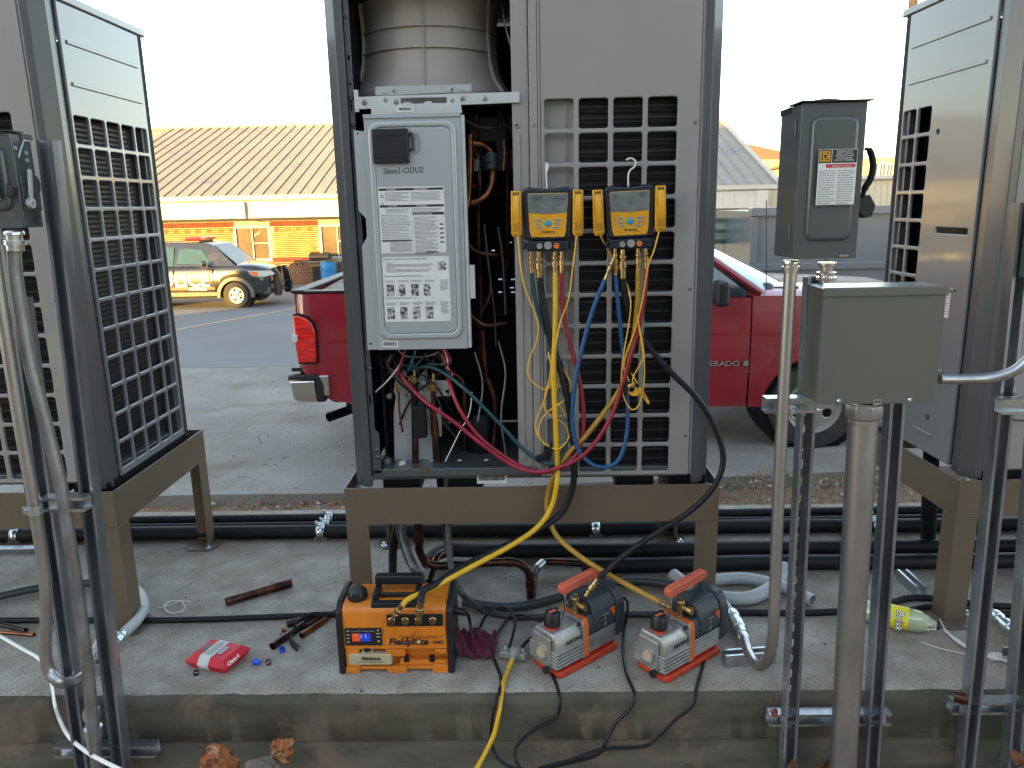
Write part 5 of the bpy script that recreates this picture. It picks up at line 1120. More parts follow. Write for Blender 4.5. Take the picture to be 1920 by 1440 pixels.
def zpx(py): return at(1550, py, 1.885).z-fs[0].z
def xpx(px, py=340): return at(px, py, 1.885).x-fs[0].x
lf = frame(fs[0]+V((0, -.0205, 0)), XU, ZU)
b = MB(); a0, a1, c0, c1 = xpx(1526), xpx(1597), zpx(384), zpx(281); b.fbox(lf, a0, a1, c0, c1, 0, .0006); lb = b.build('danger_label', M['paper'], swd)
b = MB(); hd_ = (c1-c0); b.fbox(lf, a0+.001, a0+(a1-a0)*.33, c1-hd_*.245, c1-.001, .0006, .0009); b.fbox(lf, a0+(a1-a0)*.35, a1-.001, c1-hd_*.245, c1-.001, .0006, .0009); b.build('label_black_field', M['ink'], lb)
b = MB(); m0 = a0+(a1-a0)*.165; mz = c1-hd_*.125; s_ = .0115
b.plate(lf, [(m0-s_, mz-s_), (m0+s_, mz-s_), (m0+s_, mz+s_), (m0-s_, mz+s_)], [[(m0-s_+.003, mz-s_+.003), (m0+s_-.003, mz-s_+.003), (m0+s_-.003, mz+s_-.003), (m0-s_+.003, mz+s_-.003)]], t=.0004, c=.0014)
b.text(lf, 'D', .020, a=m0-.0062, b=mz-.0068, c=.0012, ext=.0001, bold=.0006); b.build('square_emblem', M['yel'], lb)
b = MB()
for i, tx in enumerate(('GENERAL DUTY', 'SAFETY SWITCH', 'INTERRUPTOR DE', 'SEGURIDAD DE', 'SERVICIO GENERAL')): b.text(lf, tx, .0052, a=(a0+(a1-a0)*.67), b=c1-.0068-i*.0049, c=.0012, ext=.0001, align='CENTER')
b.text(lf, 'DANGER / PELIGRO', .0052, a=a0+(a1-a0)*.62, b=c1-hd_*.245-.0088, c=.0014, ext=.0001, align='CENTER'); b.build('label_lettering', M['paper'], lb)
b = MB(); b.fbox(lf, a0+(a1-a0)*.2, a1-.003, c1-hd_*.245-.0105, c1-hd_*.245-.0025, .0006, .0010); b.build('label_red_band', M['inkred'], lb)
b = MB(); lines(b, lf, a0+.003, (a0+a1)/2-.002, c1-hd_*.38, 15, .0052, h=.0022, c=.0007, seed=40, jag=.3); lines(b, lf, (a0+a1)/2+.002, a1-.003, c1-hd_*.38, 15, .0052, h=.0022, c=.0007, seed=41, jag=.3); b.build('label_print', M['inkg'], lb)
b = MB(); q = at(1628, 300, 1.93); b.tube(spline([at(1622, 278, 1.93), at(1632, 285, 1.93), at(1637, 310, 1.93), at(1632, 335, 1.93), at(1622, 352, 1.93), at(1617, 370, 1.93)], 6), [.004]*4+[.008]*22+[.006]*5, 10); b.build('operating_handle', M['interior'], sw)
b = MB(); b.prism([(-.016, 0), (.010, .004), (.026, -.022), (.018, -.048), (-.002, -.052), (-.016, -.034)], at(1624, 368, 1.93), XU, ZU, (0, .025, 0)); b.build('handle_grip', M['blackp'], sw, bevel=.003)
b = MB(); b.plate((fs[0]+V((0, -.004, 0)), XU, ZU), rrect(xpx(1572, 480), xpx(1590, 480), .004, .009, .002, 2), t=.001); b.build('latch_slot', M['chrome'], swd)
fit_q = at(1551, 492, 1.96)
t = thing('conduit_nipple', 'short chrome threaded nipple joining the safety switch to the junction box', 'pipe fitting', fit_q)
b = MB(); b.lathe(fit_q, (0, 0, -1), [(0, .012), (0, .022), (.008, .022), (.010, .016), (.022, .016), (.024, .024), (.032, .024), (.034, .017), (.05, .017), (.05, .012)], 20, ring=True); b.build('threaded_sleeve', M['chrome'], t, sharp=25)
b = MB(); b.lathe(fit_q, (0, 0, -1), [(.036, .0172), (.036, .026), (.044, .026), (.044, .0172)], 8, ring=True); b.build('locknut', M['chrome'], t, bevel=.001)
# junction box
JY = 1.925; j0 = at(1532, 759, JY); jw = at(1758, 650, JY).x-at(1536, 650, JY).x; jh = at(1650, 535, JY).z-at(1650, 755, JY).z
jb = thing('junction_box', 'large plain grey junction box on the struts with a conduit below', 'junction box', j0)
jf = (V(j0), XU, ZU); JD = .115
b = MB(); b.fbox(jf, 0, jw, 0.002, jh-.004, -JD, -.003); b.build('enclosure', M['jbox'], jb, bevel=.003)
b = MB(); b.fbox(jf, -.003, jw+.003, 0, jh-.001, -.002, 0.0); b.build('front_cover', M['jbox'], jb, bevel=.001)
b = MB(); b.prism([(-JD-.004, jh-.002), (.006, jh-.003), (.006, jh-.022), (.0045, jh-.022), (.0045, jh-.0045), (-JD-.004, jh-.0035)], V(j0)+XU*-.006, -YU, ZU, XU*(jw+.012)); b.build('rain_lip', M['jbox'], jb, bevel=.0008)
for a_ in (.055, jw-.06):
    b = MB(); screw(b, jf, a_, .009, .005); b.build('cover_screw', M['zinc'], jb)
b = MB(); b.plate(jf, rrect(jw*.48, jw*.55, -.002, .012, .002, 2), [rrect(jw*.487, jw*.543, .002, .009, .002, 2)], t=.001, c=.001); b.build('latch_tab', M['chrome'], jb)
# left switch
lw = .19; fl_ = (V((at(44, 427, 1.945).x-lw, 1.945, at(44, 427, 1.945).z)), XU, ZU); LH = at(30, 247, 1.945).z-fl_[0].z
t, dd = switch_box(fl_, lw, LH, .085, 'grey safety switch cut off by the left edge with its lever side showing')
XF = fl_[0].x+lw; fr_s = (V((XF, 1.945, fl_[0].z)), YU, ZU)
b = MB()
for a0_, a1_, z0_, z1_ in ((.010, .08, LH*.18, LH*.55),): b.fbox(fr_s, a0_, a1_, z0_, z1_, 0, .006)
b.plate(fr_s, circ(.055, LH*.46, .027, 20), t=.010, bev=.002, c=.011); b.plate(fr_s, circ(.058, LH*.10, .014, 16), [circ(.058, LH*.10, .010, 16)], t=.003, c=.003); b.plate(fr_s, circ(.058, LH*.10, .006, 12), t=.003, c=.003)
b.build('lever_plate', M['swgrey'], t, bevel=.001)
b = MB(); b.bar(fr_s[0]+V((.016, .035, LH*.62)), fr_s[0]+V((.016, .022, LH*.26)), .006, .012); b.lathe(fr_s[0]+V((.010, .02, LH*.26)), (1, 0, 0), [(0, .004), (0, .013), (.012, .013), (.012, .004)], 16, ring=True); b.build('lever', M['galvp'], t, bevel=.001)
b = MB(); b.obox(at(22, 358, 1.925), (.022, 0, -.008), (0, .02, 0), (.006, 0, .030)); b.build('lever_tip', M['blackp'], t, bevel=.004)
b = MB()
for (y_, z_) in ((.015, LH*.84), (.055, LH*.80), (.055, LH*.72)): b.lathe(fr_s[0]+V((0, y_, z_)), (1, 0, 0), [(0, .005), (.004, .004), (.004, .0001)], 8)
b.tube([fr_s[0]+V((.003, .02, LH*.74)), fr_s[0]+V((.003, .028, LH*.80)), fr_s[0]+V((.003, .05, LH*.93)), fr_s[0]+V((.003, .075, LH*.93))], .0025, 6); b.build('side_detail', M['galvp'], t)
b = MB(); fo = (fl_[0]+V((0, -.020, 0)), XU, ZU); b.fbox(fo, .03, lw-.033-.0, LH*.30, LH*.78, 0, .0006); lb = b.build('danger_label', M['paper'], dd)
b = MB(); b.fbox(fo, .032, lw-.035, LH*.62, LH*.77, .0006, .001); b.build('label_black_field', M['ink'], lb); b = MB(); b.fbox(fo, .05, lw-.035, LH*.56, LH*.61, .0006, .001); b.build('label_red_band', M['inkred'], lb)
b = MB(); lines(b, fo, .035, lw-.037, LH*.54, 9, .0052, h=.0022, c=.0007, seed=50, jag=.2); b.build('label_print', M['inkg'], lb)
b = MB(); b.text((V((XF-.012, 1.944, fl_[0].z)), XU, ZU), 'ON', .010, a=-.018, b=LH*.78, c=.003, ext=.0003); b.text((V((XF-.012, 1.944, fl_[0].z)), XU, ZU), 'OFF', .010, a=-.016, b=LH*.12, c=.003, ext=.0003); b.build('embossed_lettering', M['galvdull'], dd)
# third switch at the right edge
q = at(1950, 527, 1.95); f3 = (V((q.x, 1.95, q.z)), XU, ZU); switch_box(f3, .19, .30, .09, 'grey safety switch of which only a bottom corner shows at the right edge')
# ================================================================== PIPES AND HOSES ALONG THE PAD
def longtube(pts, r_, m_, name, label, cat, group=None, n=14, k=10):
    b = MB(); b.tube(spline(pts, k), r_, n); return b.build(name, m_, label=label, cat=cat, group=group)
GI = 'black insulated refrigerant lines'
def line_x(xa, xb, y, z, r_, amp=.004, seed=0): return [V((xa+(xb-xa)*i/14, y+amp*math.sin(i*1.7+seed), z+amp*.4*math.sin(i*2.3+seed))) for i in range(15)]
longtube(line_x(-4, 4, 3.31, .031, .05), .031, M['foam'], 'insulated_pipe', 'thickest black foam pipe, lowest of the three along the back of the pad', 'pipe', GI)
longtube(line_x(-4, 4, 3.385, .030, .02, seed=2), .017, M['foam'], 'insulated_pipe', 'thin black foam pipe between the two others along the back of the pad', 'pipe', GI)
longtube(line_x(-4, 4, 3.46, .034, .03, seed=4), .022, M['foam'], 'insulated_pipe', 'rearmost black foam pipe at the back edge of the pad', 'pipe', GI)
longtube([at(845, 1030, 2.98)]+line_x(-.15, 4, 3.07, .036, .03, seed=1), .031, M['foam'], 'insulated_pipe', 'black foam pipe starting under the middle unit, the farther of two', 'pipe', GI)
longtube([gz(1092, 1062, .04)]+line_x(.32, 4, 2.94, .032, .03, seed=3)[1:], .031, M['foam'], 'insulated_pipe', 'black foam pipe under the middle unit, the nearer of two', 'pipe', GI)
for x0_, y0_ in ((-1.1, 3.42), (-.42, 3.34)):
    pass
GC = 'zinc pipe clamps on the rear black pipes'
def pclamp(px, label):
    x = gz(px, 990, .05).x; t = thing('pipe_clamp', label, 'clamp', (x, 3.38, 0), GC)
    for yy, zz, rr_ in ((3.31, .031, .0335), (3.385, .030, .020), (3.46, .034, .0245)):
        b = MB(); n = 14; pts = [(yy+rr_*math.cos(a), zz+rr_*math.sin(a)) for a in [math.pi*i/n for i in range(n+1)]]
        vs = []; fs_ = []
        for (y, z) in [(yy+rr_, max(.013, zz-.03))]+pts+[(yy-rr_, max(.013, zz-rr_*.9))]: vs += [(x-.018, y, z), (x+.018, y, z)]
        for i in range(len(vs)//2-1): fs_.append((2*i, 2*i+1, 2*i+3, 2*i+2))
        b.add(vs, fs_); o = b.build('strap', M['zinc'], t); sm = o.modifiers.new('s', 'SOLIDIFY'); sm.thickness = .003; sm.offset = 1
        b = MB(); b.cyl((x-.024, yy-.0, zz+rr_+.010), (x+.024, yy, zz+rr_+.010), .005, 8); b.cyl((x-.026, yy, zz+rr_+.010), (x-.018, yy, zz+rr_+.010), .010, 6); b.build('bolt', M['zinc'], o)
    b = MB(); b.box(x-.03, x+.03, 3.28, 3.56, .0, .012); b.build('base_rail', M['galv'], t, bevel=.002)
pclamp(40, 'zinc pipe clamp on the rear black pipes behind the left conduits'); pclamp(602, 'zinc pipe clamp on the rear black pipes left of the middle stand'); pclamp(1118, 'zinc pipe clamp on the rear black pipes under the middle unit'); pclamp(1655, 'zinc pipe clamp on the rear black pipes behind the fat conduit')
b = MB(); a = gz(20, 1030, .01); b.obox(a, (.26, 0, 0), (0, .04, 0), (0, 0, .02)); b.build('strut_offcut', M['galv'], label='strut offcut lying on the pad by the left pipe clamp', cat='strut')
# black riser at right
b = MB(); b.tube([gz(1740, 1015, .02), at(1742, 960, 3.02), at(1745, 890, 3.0), at(1748, 800, 3.0)], .030, 14); b.build('insulated_pipe', M['foam'], label='upright black foam pipe under the right unit', cat='pipe', group=GI)
# tarnished copper drops under the middle unit
t = thing('copper_line', 'dark copper pipe dropping from the middle unit and turning right above the pad', 'pipe', gz(800, 1060, .05), 'copper lines under the middle unit')
yd = UY+.085
P1 = [at(779, 868, yd), at(781, 905, yd), at(783, 960, yd), at(785, 1010, yd+.01), at(787, 1034, yd+.03), at(797, 1052, yd+.05), at(815, 1060, yd+.06), at(850, 1060, yd+.065), at(905, 1056, yd+.07), at(955, 1054, yd+.07), at(975, 1058, yd+.07), at(990, 1072, yd+.07), at(994, 1095, yd+.07), at(995, 1124, yd+.07)]
b = MB(); b.tube(spline(P1, 6), .0155, 14); b.build('pipe', M['copperd'], t)
for i0, i1 in ((3, 4), (7, 7), (9, 9), (12, 12)):
    p = P1[i0]; d = (P1[min(i0+1, len(P1)-1)]-P1[i0-1]).normalized(); b = MB(); b.cyl(p-d*.016, p+d*.016, .0182, 14); b.build('coupling', M['copperd'], t, bevel=.001)
t = thing('copper_line', 'dark copper pipe from the black foam pipe turning down beside the first one', 'pipe', gz(1000, 1075, .05), 'copper lines under the middle unit')
P2 = [gz(1110, 1058, .045), gz(1050, 1054, .045), gz(1018, 1055, .045), gz(1006, 1066, .04), gz(1000, 1085, .03), at(998, 1122, yd+.10)]
b = MB(); b.tube(spline(P2, 6), .0150, 14); b.build('pipe', M['copperd'], t); b = MB(); b.cyl(P2[2], P2[3], .0175, 14); b.build('coupling', M['zinc'], t, bevel=.001)
t = thing('copper_line', 'dark copper pipe dropping behind the grey cable under the middle unit', 'pipe', gz(850, 1035, 0), 'copper lines under the middle unit')
b = MB(); b.tube(spline([at(822, 868, yd), at(826, 905, yd), at(832, 960, yd+.08), at(838, 1010, yd+.14), at(840, 1030, yd+.2), at(820, 1045, yd+.12), at(805, 1090, yd+.02)], 6), .0140, 14); b.build('pipe', M['copperd'], t)
t = b = MB(); b.tube(spline([gz(800, 1056, .05), gz(820, 1038, .055), gz(850, 1028, .05), gz(870, 1030, .045)], 6), .030, 12); b.build('insulated_pipe', M['foam'], label='torn black foam end around the copper elbow under the middle unit', cat='pipe', group=GI)
b = MB(); b.cyl(gz(805, 1068, .05), gz(820, 1045, .07), .014, 12); b.build('pipe_coupling', M['zinc'], label='bright silver coupling at the copper elbow above the orange pump', cat='pipe fitting')
# grey flexible conduits dropping
longtube([at(742, 890, UY+.12), at(745, 930, UY+.12), at(750, 990, UY+.10), at(765, 1040, UY+.05), at(785, 1080, UY+.02), gz(800, 1120, .02)], .0185, M['swgrey'], 'flexible_conduit', 'grey flexible conduit curving down from the left of the middle unit', 'conduit', 'flexible conduits under the middle unit')
longtube([at(752, 893, UY+.16), at(750, 960, UY+.16), at(738, 1020, UY+.12), gz(736, 1085, .02)], .0165, M['foam'], 'insulated_pipe', 'black sleeve dropping behind the grey flexible conduit', 'pipe', GI)
longtube([at(838, 893, UY+.03), at(839, 960, UY+.03), at(842, 1030, UY+.0), at(850, 1080, UY-.03), at(868, 1115, UY-.07), gz(900, 1142, .02), gz(935, 1152, .015), gz(990, 1157, .012), gz(1100, 1152, .012), gz(1290, 1152, .012)], .0115, M['gcond'], 'flexible_conduit', 'dark grey cable dropping past the pump and running right along the pad', 'conduit', 'flexible conduits under the middle unit')
longtube([gz(870, 1127, .02), gz(905, 1134, .02), gz(950, 1138, .02), gz(1000, 1132, .02), gz(1060, 1115, .02), gz(1110, 1100, .02), gz(1170, 1090, .022), gz(1230, 1092, .022), gz(1290, 1104, .02), gz(1330, 1120, .02)], .0175, M['gcond'], 'flexible_conduit', 'grey conduit arching behind the two silver pumps', 'conduit', 'flexible conduits under the middle unit')
GH = 'black hoses lying along the pad'
longtube([gz(-60, 1164, .014), gz(60, 1163, .014), gz(200, 1163, .014), gz(300, 1163, .014), gz(400, 1161, .014), gz(500, 1157, .014), gz(580, 1154, .014), gz(660, 1150, .014), gz(760, 1152, .014)], .0115, M['foam'], 'pad_hose', 'long black hose lying across the pad left of the orange pump', 'hose', GH)
longtube([gz(1350, 1148, .012), gz(1450, 1149, .012), gz(1540, 1148, .012), gz(1640, 1140, .012), gz(1700, 1122, .014), gz(1760, 1123, .014), gz(1850, 1135, .014), gz(1990, 1140, .012)], .0125, M['foam'], 'pad_hose', 'black hose along the pad passing behind the bottle', 'hose', GH)
longtube([gz(1690, 1148, .012), gz(1740, 1138, .012), gz(1790, 1142, .012), gz(1880, 1150, .012), gz(1990, 1152, .012)], .0115, M['foam'], 'pad_hose', 'second black hose just in front near the right stand foot', 'hose', GH)
longtube([gz(-40, 1128, .02), gz(20, 1113, .02), gz(75, 1102, .02), gz(130, 1095, .02), gz(190, 1092, .02)], .0155, M['gcond'], 'pad_hose', 'dark grey conduit crossing the pad behind the left struts', 'hose', GH)
# liquid tight flex at left with connector
t = thing('flexible_conduit', 'pale grey flexible conduit looping out by the left stand foot to a connector', 'conduit', gz(215, 1180, 0))
pts = spline([gz(195, 1092, .022), gz(232, 1094, .03), gz(262, 1112, .035), gz(270, 1138, .038), gz(258, 1162, .038), gz(238, 1182, .036), gz(226, 1194, .035)], 10)
b = MB(); b.tube(pts, [.0185+(.0009 if i % 2 else 0) for i in range(len(pts))], 16); b.build('tube', M['pvc'], t, sharp=80)
d = (pts[-1]-pts[-4]).normalized(); fitting(t, pts[-1]-d*.01, pts[-1]+d*.055, .0185); b = MB(); b.tube(spline([pts[-1]+d*.055, gz(195, 1215, .03), gz(178, 1230, .03), gz(165, 1250, .03)], 6), .0125, 12); b.build('tube_end', M['galv'], t)
t = thing('flexible_conduit', 'grey flexible conduit with zinc connector behind the second silver pump', 'conduit', gz(1370, 1150, 0))
b = MB(); b.tube(spline([gz(1330, 1112, .05), gz(1350, 1122, .045), gz(1366, 1142, .04), gz(1374, 1156, .036)], 8), .0155, 14); b.build('tube', M['pvc'], t); fitting(t, gz(1372, 1150, .036), gz(1392, 1190, .03), .0195)
t = thing('flexible_conduit', 'zinc conduit connector lying by the right stand foot at the right edge', 'conduit', gz(1890, 1170, 0))
b = MB(); b.tube([gz(1862, 1148, .03), gz(1868, 1156, .03)], .0145, 14); b.build('tube', M['pvc'], t); fitting(t, gz(1866, 1153, .03), gz(1905, 1190, .03), .018); b = MB(); b.tube(spline([gz(1903, 1188, .03), gz(1925, 1215, .03), gz(1960, 1235, .03)], 6), .013, 12); b.build('tube_end', M['emt'], t)
# PVC pieces
GP = 'thick grey plastic tubes on the pad'
def hollow(pts, r_, m_, name, label, cat, group=None):
    b = MB(); p = spline(pts, 8); b.tube(p, r_, 18, caps=False); b.tube(p, r_-.003, 18, caps=False)
    for e in (0, -1):
        q = p[e]; d = (p[1]-p[0]) if e == 0 else (p[-1]-p[-2]); b.lathe(q, d, [(0, r_-.003), (0, r_)], 18) ; b.f = [f for f in b.f if len(f) < 10]; b.m = b.m[:len(b.f)]
    return b.build(name, m_, label=label, cat=cat, group=group)
hollow([gz(1262, 1078, .035), gz(1290, 1098, .03), gz(1340, 1118, .028), gz(1400, 1122, .028), gz(1440, 1106, .03), gz(1462, 1085, .035), gz(1474, 1062, .06)], .026, M['pvc'], 'plastic_tube', 'pale grey plastic tube curving up at its right end behind the thin conduit', 'tube', GP)
hollow([gz(1330, 1088, .028), gz(1390, 1084, .028), gz(1440, 1092, .028), gz(1480, 1105, .028), gz(1524, 1126, .026)], .023, M['pvc'], 'plastic_tube', 'pale grey plastic tube with its open end beside the slotted strut', 'tube', GP)
# strut pieces on the pad
def padstrut(pa, pb, label):
    a, c = gz(*pa, 0), gz(*pb, 0); d = (c-a); L = d.length; u = d.normalized(); s_ = u.cross(ZU)
    b = MB(); b.prism([(-.0205, 0), (.0205, 0), (.0205, .041), (.012, .041), (.012, .036), (.0175, .038), (.0175, .003), (-.0175, .003), (-.0175, .038), (-.012, .036), (-.012, .041), (-.0205, .041)], a, s_, ZU, d); return b.build('strut_offcut', M['galv'], label=label, cat='strut', group='strut pieces lying on the pad', sharp=30)
padstrut((1356, 1245), (1450, 1238), 'short strut piece under the hooked thin conduit'); padstrut((1885, 1240), (1960, 1236), 'short strut piece at the right edge under the zinc connector'); padstrut((1690, 1085), (1725, 1118), 'strut piece pointing back under the right unit pipes'); padstrut((160, 1262), (205, 1262), 'short strut piece behind the left struts')
# ================================================================== GAUGES, HOSES, PUMPS AND SMALL THINGS
def gauge(px, py, rot, label, y0=2.508, r1='267', r2='426'):
    c = at(px, py, y0); u = V((math.cos(rot), 0, math.sin(rot)))*.96; v = V((-math.sin(rot), 0, math.cos(rot)))*.86; fr_ = (V(c), u, v)
    t = thing('manifold_gauge', label, 'gauge', c, 'digital manifold gauges hanging on the grille')
    out = []
    for a, b_ in ((-.066, -.092), (.066, -.092), (.078, -.06), (.083, .06), (.080, .088), (.060, .098), (.035, .094), (.0, .092), (-.035, .094), (-.060, .098), (-.080, .088), (-.083, .06), (-.078, -.06)): out.append((a, b_))
    sm = [(p.x, p.y) for p in spline([V((a, b_, 0)) for a, b_ in out], 4, closed=True)]
    b = MB(); b.plate(fr_, sm, t=.036, bev=.009, res=3); b.build('body', M['navyp'], t, sharp=60)
    f_ = [(-.054, -.082), (.054, -.082), (.060, -.06), (.066, .05), (.066, .072), (.062, .076), (-.062, .076), (-.066, .072), (-.066, .05), (-.060, -.06)]
    b = MB(); b.plate(fr_, f_, t=.004, bev=.001, c=.0015); fc = b.build('face', M['yel'], t)
    b = MB(); b.plate(fr_, [(-.064, .006), (0, .001), (.064, .006), (.0655, .070), (.061, .0745), (-.061, .0745), (-.0655, .070)], t=.003, bev=.0008, c=.003); lc = b.build('screen', M['lcd'], t)
    b = MB(); b.text(fr_, r1, .022, a=-.052, b=.050, c=.0032, ext=.0001); b.text(fr_, r2, .022, a=.052, b=.050, c=.0032, ext=.0001, align='RIGHT'); b.text(fr_, '45', .012, a=-.005, b=.030, c=.0032, ext=.0001); b.build('screen_digits', M['ink'], lc)
    for s in (-1, 1):
        for k_, (aa, bb) in enumerate(((.031, -.020), (.031, -.034), (.026, -.048))):
            b = MB(); b.plate(fr_, [(s*aa-.010, bb-.0045), (s*aa+.009, bb-.0045), (s*aa+.011, bb+.0035), (s*aa-.009, bb+.0045)], t=.003, bev=.001, c=.0045); bt = b.build('button', M['btn'], fc)
            b = MB(); b.fbox(fr_, s*aa-.006, s*aa+.006, bb-.001, bb+.0012, .0045, .0048); b.build('button_mark', M['ink'], bt)
    b = MB(); b.lathe(fr_[0]+fr_[2]*-.032, u.cross(v), [(.001, .011), (.005, .0105), (.006, .009), (.006, .0001)], 18); b.build('round_button', M['btnb'], fc)
    b = MB(); b.text(fr_, 'Fieldpiece', .0105, a=0, b=-.066, c=.0022, ext=.0001, shear=.2, align='CENTER', bold=.0003, sx=1.05); b.fbox(fr_, -.036, .034, -.0715, -.0705, .0017, .0019); b.build('brand_lettering', M['ink'], fc)
    b = MB()
    for s in (-1, 1):
        for k_ in range(2): b.plate(fr_, circ(s*.050, -.022-k_*.02, .0042, 8), [circ(s*.050, -.022-k_*.02, .0028, 8)], t=.0003, c=.0019)
    b.build('valve_icons', M['inkg'], fc)
    # manifold block
    b = MB(); b.fbox(fr_, -.070, .070, -.132, -.096, -.036, .010); b.fbox(fr_, -.086, -.071, -.126, -.102, -.03, .002); b.fbox(fr_, .071, .086, -.126, -.102, -.03, .002); mb_ = b.build('manifold_block', M['navyp'], t, bevel=.005, seg=3)
    for a_, m_, nm in ((-.028, 'btn', 'low_side_valve'), (.028, 'btno', 'high_side_valve')):
        b = MB(); b.lathe(fr_[0]+u*a_+v*-.114, u.cross(v), [(.009, .009), (.016, .0085), (.016, .006), (.012, .005), (.012, .0001)], 14); b.fbox(fr_, a_-.0012, a_+.0012, -.119, -.109, .012, .0165); b.build(nm, M[m_], mb_)
    b = MB(); b.lathe(fr_[0]+v*-.112, u.cross(v), [(.008, .0125), (.014, .0125), (.014, .008), (.011, .0075), (.011, .0001)], 20); b.build('sight_glass', M['chrome'], mb_)
    return t, fr_
hooks = []
def hookwire(t, pts, y0):
    b = MB(); b.tube(pxs(pts, y0, 8), .0028, 8); b.build('hook', M['wcord'], t)
M['wirew'] = M['wcord']
g1, f1 = gauge(1027, 402, -.005, 'left digital manifold gauge with yellow face hanging on the grille edge', r1='267', r2='426')
g2, f2 = gauge(1181, 398, .03, 'right digital manifold gauge with yellow face hanging in the grille middle', r1='51', r2='75')
hookwire(g1, [(1025, 358), (1025, 340), (1024, 326), (1027, 316), (1026, 306), (1024, 312), (1024, 322)], 2.528)
hookwire(g2, [(1178, 350), (1178, 330), (1181, 320), (1190, 312), (1192, 304), (1187, 298), (1180, 297), (1174, 300)], 2.528)
def pclip(px, py, rot, label):
    c = at(px, py, 2.50); u = V((math.cos(rot), 0, math.sin(rot))); v = V((-math.sin(rot), 0, math.cos(rot))); fr_ = (V(c), u, v)
    t = thing('pipe_temperature_clamp', label, 'clamp', c, 'yellow pipe temperature clamps')
    b = MB(); b.plate(fr_, [(-.016, .072), (.016, .072), (.017, .0), (.017, -.060), (.012, -.070), (-.012, -.070), (-.017, -.060), (-.017, .0)], t=.016, bev=.004, res=2, c=.0); b.build('jaw', M['yel'], t)
    b = MB(); pr = [(.060, .004), (.045, .012), (.02, .019), (-.01, .018), (-.035, .010), (-.062, .010), (-.064, .002), (.05, .002)]
    b.prism([(p[0], p[1]) for p in pr], fr_[0]-u*.010, v, u.cross(v), u*.020); b.build('lever', M['yel'], t, bevel=.003)
    b = MB()
    for k_ in range(5): b.fbox(fr_, -.0125, .0125, -.030-k_*.0055, -.028-k_*.0055, .010, .0125)
    b.build('grip_rib', M['gold'], t, kind='stuff')
    b = MB(); 
    for a_ in (-.007, 0, .007): b.fbox(fr_, a_-.0018, a_+.0018, .058, .068, .000, .0012)
    b.build('jaw_hole', M['ink'], t, kind='stuff')
    return t
pclip(968, 402, 0, 'yellow clamp left of the left manifold gauge'); pclip(1084, 400, 0, 'yellow clamp right of the left manifold gauge')
pclip(1122, 400, .04, 'yellow clamp left of the right manifold gauge'); pclip(1239, 392, .02, 'yellow clamp right of the right manifold gauge')
def hose(name, pts, r_, m_, label, cat='hose', group='refrigerant hoses', n=12, ends=(), brassr=.009, k=8):
    P = pxs(pts, None, k); L0 = P[0]
    t = thing(name, label, cat, L0, group); b = MB(); b.tube(P, r_, n); b.build('hose_tube', M[m_], t)
    for (pa, pb, rr_) in ends:
        pa_, pb_ = at(*pa), at(*pb); d = pb_-pa_; Ln = d.length; b = MB()
        b.lathe(pa_, d, [(0, .003), (0, rr_*.75), (Ln*.18, rr_*.75), (Ln*.2, rr_*1.1), (Ln*.30, rr_*1.1), (Ln*.32, rr_*.6), (Ln*.38, rr_*.6), (Ln*.40, rr_*1.25), (Ln*.62, rr_*1.25), (Ln*.64, rr_*.95), (Ln, rr_*.95), (Ln, .003)], 12); b.build('brass_fitting', M['brass'], t, sharp=28)
    return t
G = 2.495
hose('gauge_hose', [(1041, 512, G), (1041, 600, G-.01), (1038, 700, G-.03), (1042, 800, G-.04), (1045, 870, G-.03), (1044, 905, G-.045), (1034, 950, G-.045), (1008, 988, G-.065), (960, 1022, G-.12), (880, 1065, G-.20), (810, 1103, G-.26), (768, 1122, 2.19), (754, 1136, 2.175)], .0086, 'yelhose', 'bright yellow hose from the left gauge down to the orange pump', ends=(((1040, 472, G), (1041, 516, G), .009), ((737, 1157, 2.222), (756, 1132, 2.175), .009)))
hose('gauge_hose', [(1012, 520, G), (1018, 570, G+.0), (1034, 640, G-.01), (1054, 705, G-.02), (1069, 780, G-.02), (1077, 860, G-.01), (1073, 915, G-.01), (1052, 962, G-.02), (1000, 998, G-.06), (930, 1032, G-.12), (868, 1062, G-.18), (822, 1092, 2.25), (794, 1108, 2.21), (789, 1132, 2.178)], .0112, 'rubber', 'thick black hose from the left gauge down to the orange pump', ends=(((1010, 472, G), (1012, 526, G), .011), ((785, 1160, 2.215), (789, 1126, 2.18), .011)))
hose('gauge_hose', [(997, 508, G), (1003, 555, G), (1018, 610, G), (1044, 665, G-.0), (1064, 720, G+.01), (1069, 780, G+.01), (1060, 838, G-.01), (1034, 870, G-.03), (990, 850, G-.01), (940, 798, G+.02), (885, 742, G+.04), (842, 706, G+.08), (805, 688, UY+.05), (768, 692, UY+.07)], .0068, 'teal', 'dark teal hose from the left gauge into the valves of the open unit', ends=(((996, 472, G), (997, 512, G), .008),))
hose('gauge_hose', [(1053, 508, G), (1056, 580, G), (1068, 640, G-.01), (1084, 700, G-.02), (1094, 770, G-.02), (1090, 830, G-.02), (1072, 862, G-.03), (1036, 884, G-.03), (990, 880, G-.02), (940, 852, G+.0), (895, 815, G+.02), (862, 768, G+.04), (846, 728, G+.07), (840, 706, UY+.05)], .0072, 'redhose', 'red hose from the left gauge looping up into the open unit', ends=(((1053, 472, G), (1053, 512, G), .008),))
